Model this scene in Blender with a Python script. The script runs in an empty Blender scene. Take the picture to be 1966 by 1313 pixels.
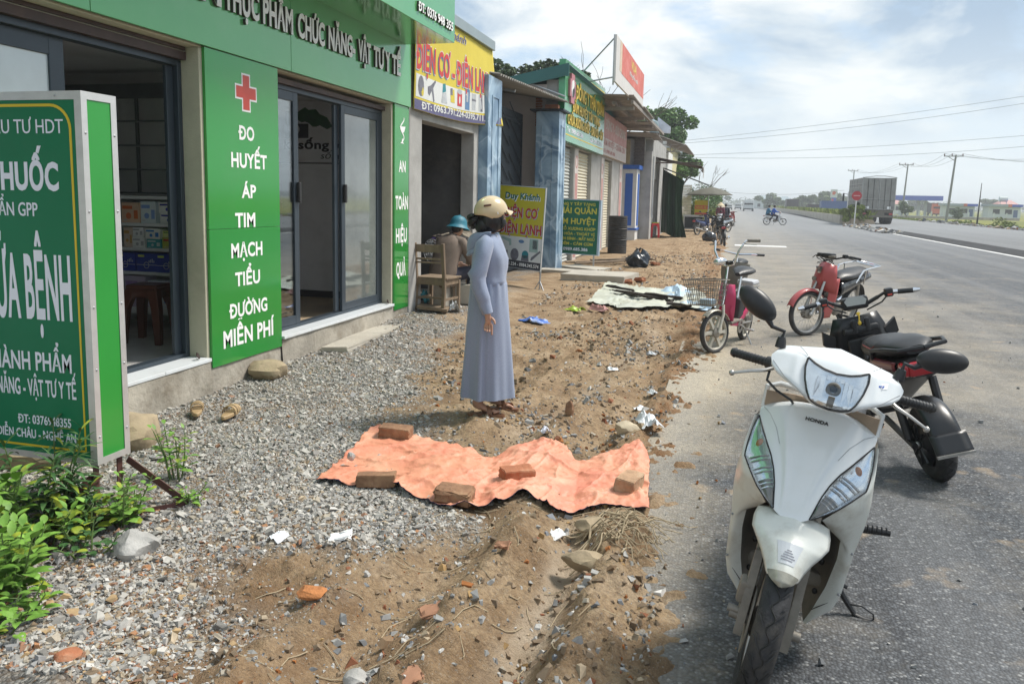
import bpy,bmesh,math,random,unicodedata
import numpy as np
from mathutils import Vector,Matrix
SC=bpy.context.scene
COL=SC.collection
R=math.radians
cam_d=bpy.data.cameras.new('camera')
cam=bpy.data.objects.new('camera',cam_d)
COL.objects.link(cam)
CAM_H=1.6
yaw,pitch,roll=R(15.0547),R(7.3639),R(1.2)
fw=Vector((-math.sin(yaw)*math.cos(pitch),math.cos(yaw)*math.cos(pitch),-math.sin(pitch)))
r0=Vector((math.cos(yaw),math.sin(yaw),0))
u0=r0.cross(fw)
rt=r0*math.cos(roll)+u0*math.sin(roll)
up=-r0*math.sin(roll)+u0*math.cos(roll)
cm=Matrix.Identity(4)
for i in range(3):
 cm[i][0]=rt[i];cm[i][1]=up[i];cm[i][2]=-fw[i]
cm[2][3]=CAM_H
cam.matrix_world=cm
cam_d.sensor_width=36
cam_d.lens=1530/1966*36
cam_d.shift_y=-76.5/1966
cam_d.clip_start=0.05
cam_d.clip_end=6000
SC.camera=cam
SUN_EL,SUN_AZ=R(56),R(56)
W=bpy.data.worlds.new('World');SC.world=W;W.use_nodes=True
nt=W.node_tree;N=nt.nodes;L=nt.links
for n in list(N):N.remove(n)
wo=N.new('ShaderNodeOutputWorld');bg=N.new('ShaderNodeBackground')
sky=N.new('ShaderNodeTexSky');sky.sky_type='NISHITA';sky.sun_disc=False
sky.sun_elevation=SUN_EL;sky.sun_rotation=SUN_AZ
sky.air_density=1.0;sky.dust_density=2.5;sky.ozone_density=1.0
tc=N.new('ShaderNodeTexCoord')
sep=N.new('ShaderNodeSeparateXYZ');L.new(tc.outputs['Generated'],sep.inputs[0])
def wmath(op,a,b=None,clamp=False):
 n=N.new('ShaderNodeMath');n.operation=op;n.use_clamp=clamp
 for i,q in enumerate((a,b)):
  if q is None:continue
  if isinstance(q,(int,float)):n.inputs[i].default_value=q
  else:L.new(q,n.inputs[i])
 return n.outputs[0]
zc=wmath('MAXIMUM',sep.outputs[2],0.0)
den=wmath('ADD',zc,0.34)
cx=wmath('DIVIDE',sep.outputs[0],den);cy=wmath('DIVIDE',sep.outputs[1],den)
comb=N.new('ShaderNodeCombineXYZ');L.new(cx,comb.inputs[0]);L.new(cy,comb.inputs[1])
def wnoise(scale,detail,rough,off,dist=0.0):
 mp=N.new('ShaderNodeMapping');L.new(comb.outputs[0],mp.inputs[0]);mp.inputs['Location'].default_value=off
 t=N.new('ShaderNodeTexNoise');t.inputs['Scale'].default_value=scale;t.inputs['Detail'].default_value=detail
 t.inputs['Roughness'].default_value=rough;t.inputs['Distortion'].default_value=dist
 L.new(mp.outputs[0],t.inputs['Vector']);return t.outputs['Fac']
def wramp(fac,stops):
 r=N.new('ShaderNodeValToRGB');e=r.color_ramp.elements
 e[0].position,e[0].color=stops[0][0],(*stops[0][1],1);e[1].position,e[1].color=stops[-1][0],(*stops[-1][1],1)
 for p,c in stops[1:-1]:
  q=e.new(p);q.color=(*c,1)
 L.new(fac,r.inputs[0]);return r.outputs[0]
def wmix(f,a,b):
 m=N.new('ShaderNodeMix');m.data_type='RGBA'
 for s,q in((m.inputs[0],f),(m.inputs[6],a),(m.inputs[7],b)):
  if isinstance(q,(int,float)):s.default_value=q
  elif isinstance(q,tuple):s.default_value=(*q,1)
  else:L.new(q,s)
 return m.outputs[2]
big=wnoise(1.7,6,0.56,(3.1,1.7,0),0.35)
fine=wnoise(4.6,7,0.6,(8.3,2.2,0),0.25)
mixn=wmath('ADD',wmath('MULTIPLY',big,0.68),wmath('MULTIPLY',fine,0.32))
cover=wramp(mixn,[(0.40,(0,0,0)),(0.50,(1,1,1))])
shade=wramp(wnoise(2.3,8,0.58,(5.3,4.1,0),0.25),[(0.39,(2.9,3.9,5.1)),(0.47,(4.9,5.6,6.2)),(0.58,(7.2,7.4,7.4))])
hor=wramp(zc,[(0.0,(1,1,1)),(0.07,(0.75,0.75,0.75)),(0.20,(0.12,0.12,0.12)),(0.32,(0,0,0))])
skyb=wmix(0.7,sky.outputs[0],(3.5,5.2,7.2))
col=wmix(cover,skyb,shade)
col=wmix(hor,col,(6.4,7.0,7.25))
below=wmath('LESS_THAN',sep.outputs[2],-0.01)
col=wmix(below,col,(2.2,2.2,2.1))
L.new(col,bg.inputs[0]);bg.inputs[1].default_value=0.098
L.new(bg.outputs[0],wo.inputs[0])
sun_d=bpy.data.lights.new('sun','SUN');sun_d.energy=3.3;sun_d.angle=R(14);sun_d.color=(1.0,0.95,0.87)
sun=bpy.data.objects.new('sun',sun_d);COL.objects.link(sun)
sdir=Vector((math.sin(SUN_AZ)*math.cos(SUN_EL),math.cos(SUN_AZ)*math.cos(SUN_EL),math.sin(SUN_EL)))
sun.rotation_euler=sdir.to_track_quat('Z','Y').to_euler()
sun.location=(0,0,60)
SC.view_settings.view_transform='Standard';SC.view_settings.look='None'
SC.view_settings.exposure=0.56;SC.view_settings.gamma=1.0
SC.render.engine='CYCLES'
SC.cycles.use_denoising=True
SC.cycles.max_bounces=7;SC.cycles.diffuse_bounces=5;SC.cycles.glossy_bounces=3
SC.cycles.transmission_bounces=5;SC.cycles.transparent_max_bounces=8;SC.cycles.volume_bounces=0
SC.cycles.caustics_reflective=False;SC.cycles.caustics_refractive=False
MATS={}
def mat(name,col=(0.5,0.5,0.5),rough=0.6,metal=0.0,var=0.12,vs=5.0,bump=0.0,bs=60.0,spec=0.5,coat=0.0,col2=None,stain=None,alpha=1.0,trans=0.0,attr=None,emit=None,sheen=0.0,stretch=(1,1,1),stain_amt=0.5,stain_scale=2.0,sss=0):
 if name in MATS:return MATS[name]
 m=bpy.data.materials.new(name);m.use_nodes=True
 t=m.node_tree;n=t.nodes;l=t.links
 b=n['Principled BSDF']
 b.inputs['Roughness'].default_value=rough;b.inputs['Metallic'].default_value=metal
 b.inputs['Specular IOR Level'].default_value=spec;b.inputs['Coat Weight'].default_value=coat
 b.inputs['Sheen Weight'].default_value=sheen
 if coat:b.inputs['Coat Roughness'].default_value=0.08
 if trans:b.inputs['Transmission Weight'].default_value=trans
 if alpha<1:b.inputs['Alpha'].default_value=alpha
 if sss:b.inputs['Subsurface Weight'].default_value=sss;b.inputs['Subsurface Radius'].default_value=(0.01,0.005,0.003)
 tc=n.new('ShaderNodeTexCoord');mp=n.new('ShaderNodeMapping');mp.inputs['Scale'].default_value=stretch
 l.new(tc.outputs['Object'],mp.inputs[0])
 no=n.new('ShaderNodeTexNoise');no.inputs['Scale'].default_value=vs;no.inputs['Detail'].default_value=6;no.inputs['Roughness'].default_value=0.62
 l.new(mp.outputs[0],no.inputs['Vector'])
 rp=n.new('ShaderNodeValToRGB')
 c1=[max(0,c*(1-var))for c in col];c2=[min(1,c*(1+var))for c in(col2 or col)]
 rp.color_ramp.elements[0].position=0.32;rp.color_ramp.elements[1].position=0.68
 rp.color_ramp.elements[0].color=(*c1,1);rp.color_ramp.elements[1].color=(*c2,1)
 l.new(no.outputs['Fac'],rp.inputs[0])
 out=rp.outputs[0]
 if attr:
  at=n.new('ShaderNodeAttribute');at.attribute_name=attr
  mx=n.new('ShaderNodeMix');mx.data_type='RGBA';mx.blend_type='MULTIPLY';mx.inputs[0].default_value=1
  l.new(at.outputs['Color'],mx.inputs[6]);l.new(out,mx.inputs[7]);out=mx.outputs[2]
 if stain:
  n2=n.new('ShaderNodeTexNoise');n2.inputs['Scale'].default_value=stain_scale;n2.inputs['Detail'].default_value=8;n2.inputs['Roughness'].default_value=0.7
  l.new(mp.outputs[0],n2.inputs['Vector'])
  r2=n.new('ShaderNodeValToRGB');r2.color_ramp.elements[0].position=0.5;r2.color_ramp.elements[1].position=0.72
  r2.color_ramp.elements[0].color=(0,0,0,1);r2.color_ramp.elements[1].color=(stain_amt,)*3+(1,)
  l.new(n2.outputs['Fac'],r2.inputs[0])
  m2=n.new('ShaderNodeMix');m2.data_type='RGBA'
  l.new(r2.outputs[0],m2.inputs[0]);l.new(out,m2.inputs[6]);m2.inputs[7].default_value=(*stain,1);out=m2.outputs[2]
 l.new(out,b.inputs['Base Color'])
 if emit:b.inputs['Emission Color'].default_value=(*emit,1);b.inputs['Emission Strength'].default_value=1
 if bump:
  n3=n.new('ShaderNodeTexNoise');n3.inputs['Scale'].default_value=bs;n3.inputs['Detail'].default_value=4
  l.new(mp.outputs[0],n3.inputs['Vector'])
  bp=n.new('ShaderNodeBump');bp.inputs['Strength'].default_value=bump;bp.inputs['Distance'].default_value=0.01
  l.new(n3.outputs['Fac'],bp.inputs['Height']);l.new(bp.outputs[0],b.inputs['Normal'])
 MATS[name]=m
 return m
def glass(name,tint=(0.8,0.85,0.85),refl=0.12,rough=0.02):
 """thin pane: mostly see-through with a fresnel-like mirror share"""
 if name in MATS:return MATS[name]
 m=bpy.data.materials.new(name);m.use_nodes=True
 t=m.node_tree;n=t.nodes;l=t.links
 for q in list(n):n.remove(q)
 o=n.new('ShaderNodeOutputMaterial');tr=n.new('ShaderNodeBsdfTransparent');tr.inputs[0].default_value=(*tint,1)
 g=n.new('ShaderNodeBsdfGlossy');g.inputs['Roughness'].default_value=rough;g.inputs[0].default_value=(0.95,0.97,1,1)
 lw=n.new('ShaderNodeLayerWeight');lw.inputs[0].default_value=0.35
 ma=n.new('ShaderNodeMath');ma.operation='MULTIPLY_ADD';ma.inputs[1].default_value=0.6;ma.inputs[2].default_value=refl;ma.use_clamp=True
 l.new(lw.outputs['Fresnel'],ma.inputs[0])
 mx=n.new('ShaderNodeMixShader');l.new(ma.outputs[0],mx.inputs[0]);l.new(tr.outputs[0],mx.inputs[1]);l.new(g.outputs[0],mx.inputs[2])
 l.new(mx.outputs[0],o.inputs[0]);MATS[name]=m
 return m
def thing(name,label,cat,loc=(0,0,0),rz=0.0,group=None,M=None):
 o=bpy.data.objects.new(name,None);COL.objects.link(o)
 o.empty_display_size=0.2
 o.matrix_world=M if M is not None else(Matrix.Translation(loc)@Matrix.Rotation(rz,4,'Z'))
 o['label']=label;o['category']=cat
 if group:o['group']=group
 return o
def tag(o,label=None,cat=None,group=None,kind=None):
 if label:o['label']=label
 if cat:o['category']=cat
 if group:o['group']=group
 if kind:o['kind']=kind
 return o
def kids(o):return[c for c in bpy.data.objects if c.parent==o]
def dup(root,M,label=None):
 def cp(o,par):
  c=o.copy();COL.objects.link(c)
  if par is not None:
   c.parent=par;c.matrix_parent_inverse=o.matrix_parent_inverse.copy()
  for ch in kids_of.get(o.name,[]):cp(ch,c)
  return c
 kids_of={}
 for q in bpy.data.objects:
  if q.parent:kids_of.setdefault(q.parent.name,[]).append(q)
 r=cp(root,None);r.matrix_world=M
 if label:r['label']=label
 return r
CAPH=[None]
class MB:
 def __init__(s):s.v=[];s.f=[];s.mi=[];s.mats=[];s.cur=0;s.M=Matrix.Identity(4);s.wn=False
 def use(s,m):
  if m not in s.mats:s.mats.append(m)
  s.cur=s.mats.index(m);return s
 def add(s,vs,fs):
  b=len(s.v)
  for q in vs:s.v.append(tuple(s.M@Vector(q)))
  for f in fs:s.f.append(tuple(b+i for i in f));s.mi.append(s.cur)
  return s
 def box(s,a,b):
  (x0,y0,z0),(x1,y1,z1)=a,b
  return s.add([(x0,y0,z0),(x1,y0,z0),(x1,y1,z0),(x0,y1,z0),(x0,y0,z1),(x1,y0,z1),(x1,y1,z1),(x0,y1,z1)],[(0,3,2,1),(4,5,6,7),(0,1,5,4),(1,2,6,5),(2,3,7,6),(3,0,4,7)])
 def obox(s,c,size,Rm=None):
  hx,hy,hz=[q/2 for q in size];Rm=Rm or Matrix.Identity(3);c=Vector(c)
  vs=[c+Rm@Vector(q)for q in((-hx,-hy,-hz),(hx,-hy,-hz),(hx,hy,-hz),(-hx,hy,-hz),(-hx,-hy,hz),(hx,-hy,hz),(hx,hy,hz),(-hx,hy,hz))]
  return s.add(vs,[(0,3,2,1),(4,5,6,7),(0,1,5,4),(1,2,6,5),(2,3,7,6),(3,0,4,7)])
 def rbox(s,c,size,r=0.01,Rm=None,seg=2):
  bm=bmesh.new();bmesh.ops.create_cube(bm,size=1)
  for v in bm.verts:v.co=Vector((v.co.x*size[0],v.co.y*size[1],v.co.z*size[2]))
  bmesh.ops.bevel(bm,geom=bm.edges[:],offset=min(r,min(size)*0.49),segments=seg,affect='EDGES',profile=0.5)
  Rm=Rm or Matrix.Identity(3);c=Vector(c);bm.verts.index_update();s.wn=True
  s.add([c+Rm@v.co for v in bm.verts],[[v.index for v in f.verts]for f in bm.faces]);bm.free();return s
 def tube(s,pts,r,n=8,caps=True,flat=None,closed=False):
  pts=[Vector(p)for p in pts];k=len(pts)
  rs=r if isinstance(r,(list,tuple))else[r]*k
  prev=None;rings=[]
  for i,p in enumerate(pts):
   if closed:t=pts[(i+1)%k]-pts[i-1]
   else:t=(pts[min(i+1,k-1)]-pts[max(i-1,0)])
   if t.length<1e-9:t=Vector((0,0,1))
   t.normalize()
   if prev is None:
    a=Vector((0,0,1))if abs(t.z)<0.9 else Vector((1,0,0));prev=a.cross(t).normalized()
   u=prev-t*prev.dot(t)
   if u.length<1e-6:u=t.orthogonal()
   u.normalize();w=t.cross(u);prev=u
   fl=flat or 1.0
   rings.append([p+u*math.cos(2*math.pi*j/n)*rs[i]+w*math.sin(2*math.pi*j/n)*rs[i]*fl for j in range(n)])
  vs=[q for rg in rings for q in rg];fs=[]
  for i in range(k if closed else k-1):
   i2=(i+1)%k
   for j in range(n):fs.append((i*n+j,i*n+(j+1)%n,i2*n+(j+1)%n,i2*n+j))
  if caps and not closed:fs+=[tuple(range(n))[::-1],tuple((k-1)*n+j for j in range(n))]
  return s.add(vs,fs)
 def cyl(s,a,b,r0,r1=None,n=16):return s.tube([a,b],[r0,r0 if r1 is None else r1],n)
 def lathe(s,prof,n=24,M=None,arc=1.0):
  M=M or Matrix.Identity(4);k=len(prof);vs=[];m=n if arc>=1 else n+1
  for r_,z in prof:
   for j in range(m):
    a=2*math.pi*arc*j/n;vs.append(M@Vector((r_*math.cos(a),r_*math.sin(a),z)))
  fs=[]
  for i in range(k-1):
   for j in range(n):
    j2=(j+1)%m if arc>=1 else j+1
    fs.append((i*m+j,i*m+j2,(i+1)*m+j2,(i+1)*m+j))
  return s.add(vs,fs)
 def prism(s,poly,d0,d1,M=None):
  """poly in (x, y), extruded along local z from d0 to d1"""
  M=M or Matrix.Identity(4);n=len(poly)
  vs=[M@Vector((x,y,d0))for x,y in poly]+[M@Vector((x,y,d1))for x,y in poly]
  fs=[tuple(range(n))[::-1],tuple(range(n,2*n))]+[(i,(i+1)%n,n+(i+1)%n,n+i)for i in range(n)]
  return s.add(vs,fs)
 def loft(s,secs,caps=True,closed_ring=True):
  n=len(secs[0]);vs=[q for sec in secs for q in sec];fs=[]
  for i in range(len(secs)-1):
   for j in range(n if closed_ring else n-1):
    fs.append((i*n+j,i*n+(j+1)%n,(i+1)*n+(j+1)%n,(i+1)*n+j))
  if caps and closed_ring:fs+=[tuple(range(n))[::-1],tuple((len(secs)-1)*n+j for j in range(n))]
  return s.add(vs,fs)
 def ell(s,c,r,n=16,m=10,Rm=None,z0=-1.0,z1=1.0):
  Rm=Rm or Matrix.Identity(3);c=Vector(c);secs=[]
  a0,a1=math.asin(z0),math.asin(z1)
  for i in range(m+1):
   a=a0+(a1-a0)*i/m
   rr=max(math.cos(a),1e-3)
   secs.append([c+Rm@Vector((r[0]*rr*math.cos(2*math.pi*j/n),r[1]*rr*math.sin(2*math.pi*j/n),r[2]*math.sin(a)))for j in range(n)])
  return s.loft(secs)
 def grid(s,fn,nu,nv):
  vs=[fn(i/nu,j/nv)for i in range(nu+1)for j in range(nv+1)]
  fs=[(i*(nv+1)+j,(i+1)*(nv+1)+j,(i+1)*(nv+1)+j+1,i*(nv+1)+j+1)for i in range(nu)for j in range(nv)]
  return s.add(vs,fs)
 def torus(s,c,axis,R_,r,n=32,m=10,flat=1.0):
  ax=Vector(axis).normalized();u=ax.orthogonal().normalized();w=ax.cross(u);c=Vector(c);vs=[]
  for i in range(n):
   a=2*math.pi*i/n;d=u*math.cos(a)+w*math.sin(a)
   for j in range(m):
    b=2*math.pi*j/m;vs.append(c+d*(R_+r*math.cos(b))+ax*r*flat*math.sin(b))
  return s.add(vs,[(i*m+j,((i+1)%n)*m+j,((i+1)%n)*m+(j+1)%m,i*m+(j+1)%m)for i in range(n)for j in range(m)])
 def text(s,txt,M,h,width=None,ext=0.002,bold=0.0,align='LEFT',shear=0.0):
  """lettering: cap height h, total width (optional), M: x right, y up, z out of the sign; bold = stroke growth / cap height"""
  def ev(q,off):
   cu=bpy.data.curves.new('t','FONT');cu.body=q;cu.size=1;cu.offset=off;cu.shear=shear;cu.resolution_u=3;cu.space_character=1+off*1.6
   ob=bpy.data.objects.new('t',cu);COL.objects.link(ob)
   dg=bpy.context.evaluated_depsgraph_get();dg.update()
   me=bpy.data.meshes.new_from_object(ob.evaluated_get(dg))
   v_=np.array([v.co[:]for v in me.vertices])if len(me.vertices)else np.zeros((0,3));f_=[tuple(p.vertices)for p in me.polygons]
   bpy.data.objects.remove(ob);bpy.data.curves.remove(cu);bpy.data.meshes.remove(me);return v_,f_
  off=min(bold*0.60,0.034)
  D=unicodedata.normalize('NFD',txt);plain=unicodedata.normalize('NFC',D.replace('\u031b','').replace('\u0110','D'));marks=[];k=-1
  for c in D:
   if not unicodedata.combining(c):k+=1
   if c=='\u0110':marks.append((k,'bar'))
   if c=='\u031b':marks.append((k,'horn'))
  vs,fs=ev(plain,off)
  if not len(vs):return s
  parts=[(vs,fs)]
  for k,kind in marks:
   one_,_=ev(plain[k],off);pre,_=ev(plain[:k+1],off)
   base=unicodedata.normalize('NFD',plain[k])[0];bw,_=ev(base,off)
   x1=pre[:,0].max()if pre[:,0].max()>0 else 0;w=np.ptp(bw[:,0]);up_=base.isupper()
   if kind=='bar':q=[(x1-w-0.085,0.335-off),(x1-w+0.30,0.335-off),(x1-w+0.30,0.405+off),(x1-w-0.085,0.405+off)]
   else:t_=0.73 if up_ else 0.50;a=0.045+off;q=[(x1-0.10,t_-0.07),(x1-0.02+a*0.3,t_-0.07-a),(x1+0.065+off,t_-0.03),(x1+0.075+off,t_+0.08),(x1-0.005,t_+0.08),(x1-0.015,t_+0.0)]
   parts.append((np.array([(x,y,0.0)for x,y in q]),[tuple(range(len(q)))]))
  sy=h/(0.73+2*off)
  x0,x1=vs[:,0].min(),vs[:,0].max();sx=(width/(x1-x0))if width else sy;wd=(x1-x0)*sx
  ox={'LEFT':0,'CENTER':-wd/2,'RIGHT':-wd}[align]
  for pi,(v_,f_)in enumerate(parts):
   n=len(v_);e={};zz=ext-0.0002*(pi>0)
   for f in f_:
    for i in range(len(f)):a,b=f[i],f[(i+1)%len(f)];e[(a,b)]=e.get((a,b),0)+1
   side=[(a,b)for(a,b)in e if(b,a)not in e]
   P=[((q[0]-x0)*sx+ox,(q[1]+off)*sy)for q in v_]
   s.add([M@Vector((x,y,zz))for x,y in P]+[M@Vector((x,y,0))for x,y in P],f_+[(b,a,a+n,b+n)for a,b in side])
  return s
 def build(s,name,parent=None,smooth=None,world=False,sub=0,sharp=40,bevel=0,solid=0):
  me=bpy.data.meshes.new(name)
  vs=s.v
  if parent is not None and world:
   pw=Matrix.Identity(4);pp=parent
   while pp is not None:pw=pp.matrix_basis@pw;pp=pp.parent
   inv=pw.inverted();vs=[tuple(inv@Vector(q))for q in vs]
  me.from_pydata(vs,[],s.f)
  for m in s.mats:me.materials.append(m)
  if len(s.mats)>1:me.polygons.foreach_set('material_index',s.mi)
  bm=bmesh.new();bm.from_mesh(me);bmesh.ops.recalc_face_normals(bm,faces=bm.faces);bm.to_mesh(me);bm.free()
  if smooth or(smooth is None and sharp):
   me.polygons.foreach_set('use_smooth',[True]*len(me.polygons));me.set_sharp_from_angle(angle=R(sharp))
  me.update()
  o=bpy.data.objects.new(name,me);COL.objects.link(o)
  if parent is not None:o.parent=parent
  if bevel:
   b=o.modifiers.new('bevel','BEVEL');b.width=bevel;b.segments=2;b.limit_method='ANGLE';b.angle_limit=R(40)
  if(bevel or s.wn)and not sub:
   q=o.modifiers.new('normals','WEIGHTED_NORMAL');q.keep_sharp=True
  if solid:
   q=o.modifiers.new('thick','SOLIDIFY');q.thickness=solid;q.offset=0
  if sub:
   q=o.modifiers.new('sub','SUBSURF');q.levels=sub;q.render_levels=sub
  return o
def one(name,parent,m,fn,**k):
 b=MB();b.use(m);fn(b);return b.build(name,parent,**k)
def np_mesh(name,V,Fq,m,parent=None,cols=None,smooth=False):
 me=bpy.data.meshes.new(name);n=len(V);k=Fq.shape[1]
 me.vertices.add(n);me.vertices.foreach_set('co',V.astype(np.float32).ravel())
 me.loops.add(Fq.size);me.loops.foreach_set('vertex_index',Fq.astype(np.int32).ravel())
 me.polygons.add(len(Fq));me.polygons.foreach_set('loop_start',np.arange(0,Fq.size,k,dtype=np.int32))
 me.update(calc_edges=True)
 if cols is not None:
  a=me.color_attributes.new('col','FLOAT_COLOR','POINT');c4=np.ones((n,4),np.float32);c4[:,:cols.shape[1]]=cols;a.data.foreach_set('color',c4.ravel())
 me.polygons.foreach_set('use_smooth',np.full(len(Fq),smooth))
 me.materials.append(m);me.validate()
 o=bpy.data.objects.new(name,me);COL.objects.link(o)
 if parent is not None:o.parent=parent
 return o
def vnoise(x,y,seed=0):
 xi=np.floor(x).astype(np.int64);yi=np.floor(y).astype(np.int64);xf=x-xi;yf=y-yi
 def h(a,b):
  n=(a*374761393+b*668265263+seed*1442695041)&0x7fffffff
  n=((n^(n>>13))*1274126177)&0x7fffffff
  return((n^(n>>16))&0xffff)/65535.0
 u=xf*xf*(3-2*xf);v=yf*yf*(3-2*yf)
 return(h(xi,yi)*(1-u)+h(xi+1,yi)*u)*(1-v)+(h(xi,yi+1)*(1-u)+h(xi+1,yi+1)*u)*v
def fbm(x,y,oct=4,seed=0,gain=0.5):
 t=0;a=1;n=0
 for i in range(oct):
  t=t+a*vnoise(x*2**i,y*2**i,seed+i*17);n+=a;a*=gain
 return t/n
def sstep(a,b,x):t=np.clip((x-a)/(b-a),0,1);return t*t*(3-2*t)
def frame(o,right,upv,out):
 m=Matrix.Identity(4)
 for i in range(3):m[i][0]=right[i];m[i][1]=upv[i];m[i][2]=out[i];m[i][3]=o[i]
 return m
def F_wall(y,z,x):return frame((x,y,z),(0,1,0),(0,0,1),(1,0,0))
def F_front(x,z,y):return frame((x,y,z),(1,0,0),(0,0,1),(0,-1,0))
# ==============
def gravel_edge(y):
 return np.interp(y,[0,2.2,3.0,3.6,4.5,5.2,6.5,8,10,12.5,14],[-1.7,-1.62,-1.45,-1.35,-1.75,-2.2,-2.7,-3.05,-3.3,-3.4,-4.2])
def gmask(x,y):
 e=gravel_edge(y)+(fbm(x*1.7,y*1.7,3,5)-0.5)*0.9
 m=1-sstep(-0.22,0.28,x-e)
 patch=np.exp(-(((x+1.72)/0.26)**2+((y-2.72)/0.3)**2))
 return np.clip(m-1.1*patch,0,1)
def height(x,y):
 n1=fbm(x*0.9,y*0.6,3,1)-0.5
 h=n1*0.10
 n2=fbm(x*5,y*3.0,4,2)-0.5
 cl=np.maximum(fbm(x*13,y*11,3,3)-0.5,0)
 dirt=sstep(-3.2,-1.6,x)*(1-sstep(-0.25,0.25,x))
 g=gmask(x,y)
 near=1-sstep(30,60,y)
 w=0.10*np.sin(y*0.9)+0.05*np.sin(y*2.3)
 rut=np.exp(-((x+0.70-w-0.02*(y-3))/0.11)**2)+0.8*np.exp(-((x+1.22-w*1.2-0.05*(y-3))/0.13)**2)
 ridge=np.exp(-((x+0.95-w)/0.10)**2)+0.9*np.exp(-((x+0.46-w*0.6)/0.09)**2)+0.7*np.exp(-((x+1.47-w)/0.10)**2)
 n3=fbm(x*21,y*18,3,91)-0.5
 rutw=(1-0.65*sstep(5.0,7.5,y))*(1-sstep(11,15,y))*(1-g)
 smooth=1-0.75*np.clip(rut,0,1)*(1-sstep(6,9,y))
 h=h+smooth*dirt*(n3*0.030*(1-sstep(9,14,y))+n2*0.06+cl*0.10*(0.4+1.6*fbm(x*2,y*2,2,9)))*near*(1-0.5*g)
 h=h+rutw*(-0.075*rut*(0.6+0.8*fbm(x*3,y*2,2,21))+0.075*ridge*(0.2+1.6*fbm(x*4,y*3,3,22)))
 tb=np.exp(-((x+0.34)/0.10)**2)*sstep(4.2,5.0,y)*(1-sstep(9.5,11,y))
 tread=0.5+0.5*np.sign(np.sin(y*36+18*np.abs(x+0.34)*3))*np.sign(np.sin(x*60))
 h=h+tb*(tread*0.028-0.016)
 e=x+0.08+(fbm(x*0+y*1.3,y*0.7,3,31)-0.5)*0.34
 h=h*(1-sstep(-0.1,0.35,e))+0.012*(1-sstep(-0.3,0.0,e))-0.09*sstep(-0.02,0.25,e)
 tq=sstep(-2.5,-2.2,x)*(1-sstep(-0.45,-0.2,x))*sstep(3.55,3.85,y)*(1-sstep(4.85,5.15,y))
 h=h*(1-0.7*tq)
 far=sstep(19.3,22.5,x)
 h=h*(1-far)-0.45*far
 bank=sstep(-2.75,-3.35,x)*(1-sstep(2.9,4.0,y))
 h=h+0.05*bank
 h=h+0.10*sstep(6.0,9.3,y)*(1-sstep(-3.7,-2.7,x))*(1-sstep(12,16,y))
 h=h+sstep(20,30,y)*(1-sstep(-0.8,-0.2,x))*0.02
 return h
xs=np.concatenate([[-700,-300,-150,-80,-45,-28,-18,-12,-9,-7.5],np.arange(-6.6,-4.2,0.15),np.arange(-4.2,-2.0,0.03),np.arange(-2.0,0.30,0.018),np.arange(0.35,1.5,0.3),[3,6,9,12,16,18.5,19.2,19.6,20,20.5,21,22,23,24,26,30,38,50,80,140,260,500,900]])
ys=[-6,-3,-1,0.5,1.4];y=1.9
while y<1600:
 ys.append(y);y+=0.019 if y<5 else 0.019*(y/5)**1.55 if y<60 else 0.9*(y/60)**1.6
ys=np.array(ys)
GX,GY=np.meshgrid(xs,ys,indexing='ij')
GZ=height(GX,GY)
nx,ny=GX.shape
V=np.stack([GX.ravel(),GY.ravel(),GZ.ravel()],1)
idx=np.arange(nx*ny).reshape(nx,ny)
Fq=np.stack([idx[:-1,:-1],idx[1:,:-1],idx[1:,1:],idx[:-1,1:]],-1).reshape(-1,4)
gm=gmask(GX,GY).ravel()
cl=np.clip((fbm(GX*9,GY*8,4,3)-0.36)*3.0,0,1).ravel()
grass=sstep(19.6,22,GX).ravel()
orange=(np.exp(-((GX+0.33)/0.22)**2)*sstep(3.6,5,GY)+np.exp(-(((GX+2.2)/0.9)**2+((GY-2.3)/0.6)**2))*0.8).ravel().clip(0,1)
wv=0.10*np.sin(GY*0.9)+0.05*np.sin(GY*2.3)
rutm=(np.exp(-((GX+0.70-wv-0.02*(GY-3))/0.085)**4)*(1-sstep(3.3,3.8,GY))+0.6*np.exp(-((GX+1.22-wv*1.2-0.05*(GY-3))/0.12)**4)*sstep(4.5,5.5,GY)*(1-sstep(9,12,GY))).ravel()*np.clip(fbm(GX*5,GY*2.5,3,66).ravel()*3-0.75,0,0.9)*(1-gm)
ground_mat=bpy.data.materials.new('earth_and_gravel');ground_mat.use_nodes=True
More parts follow.
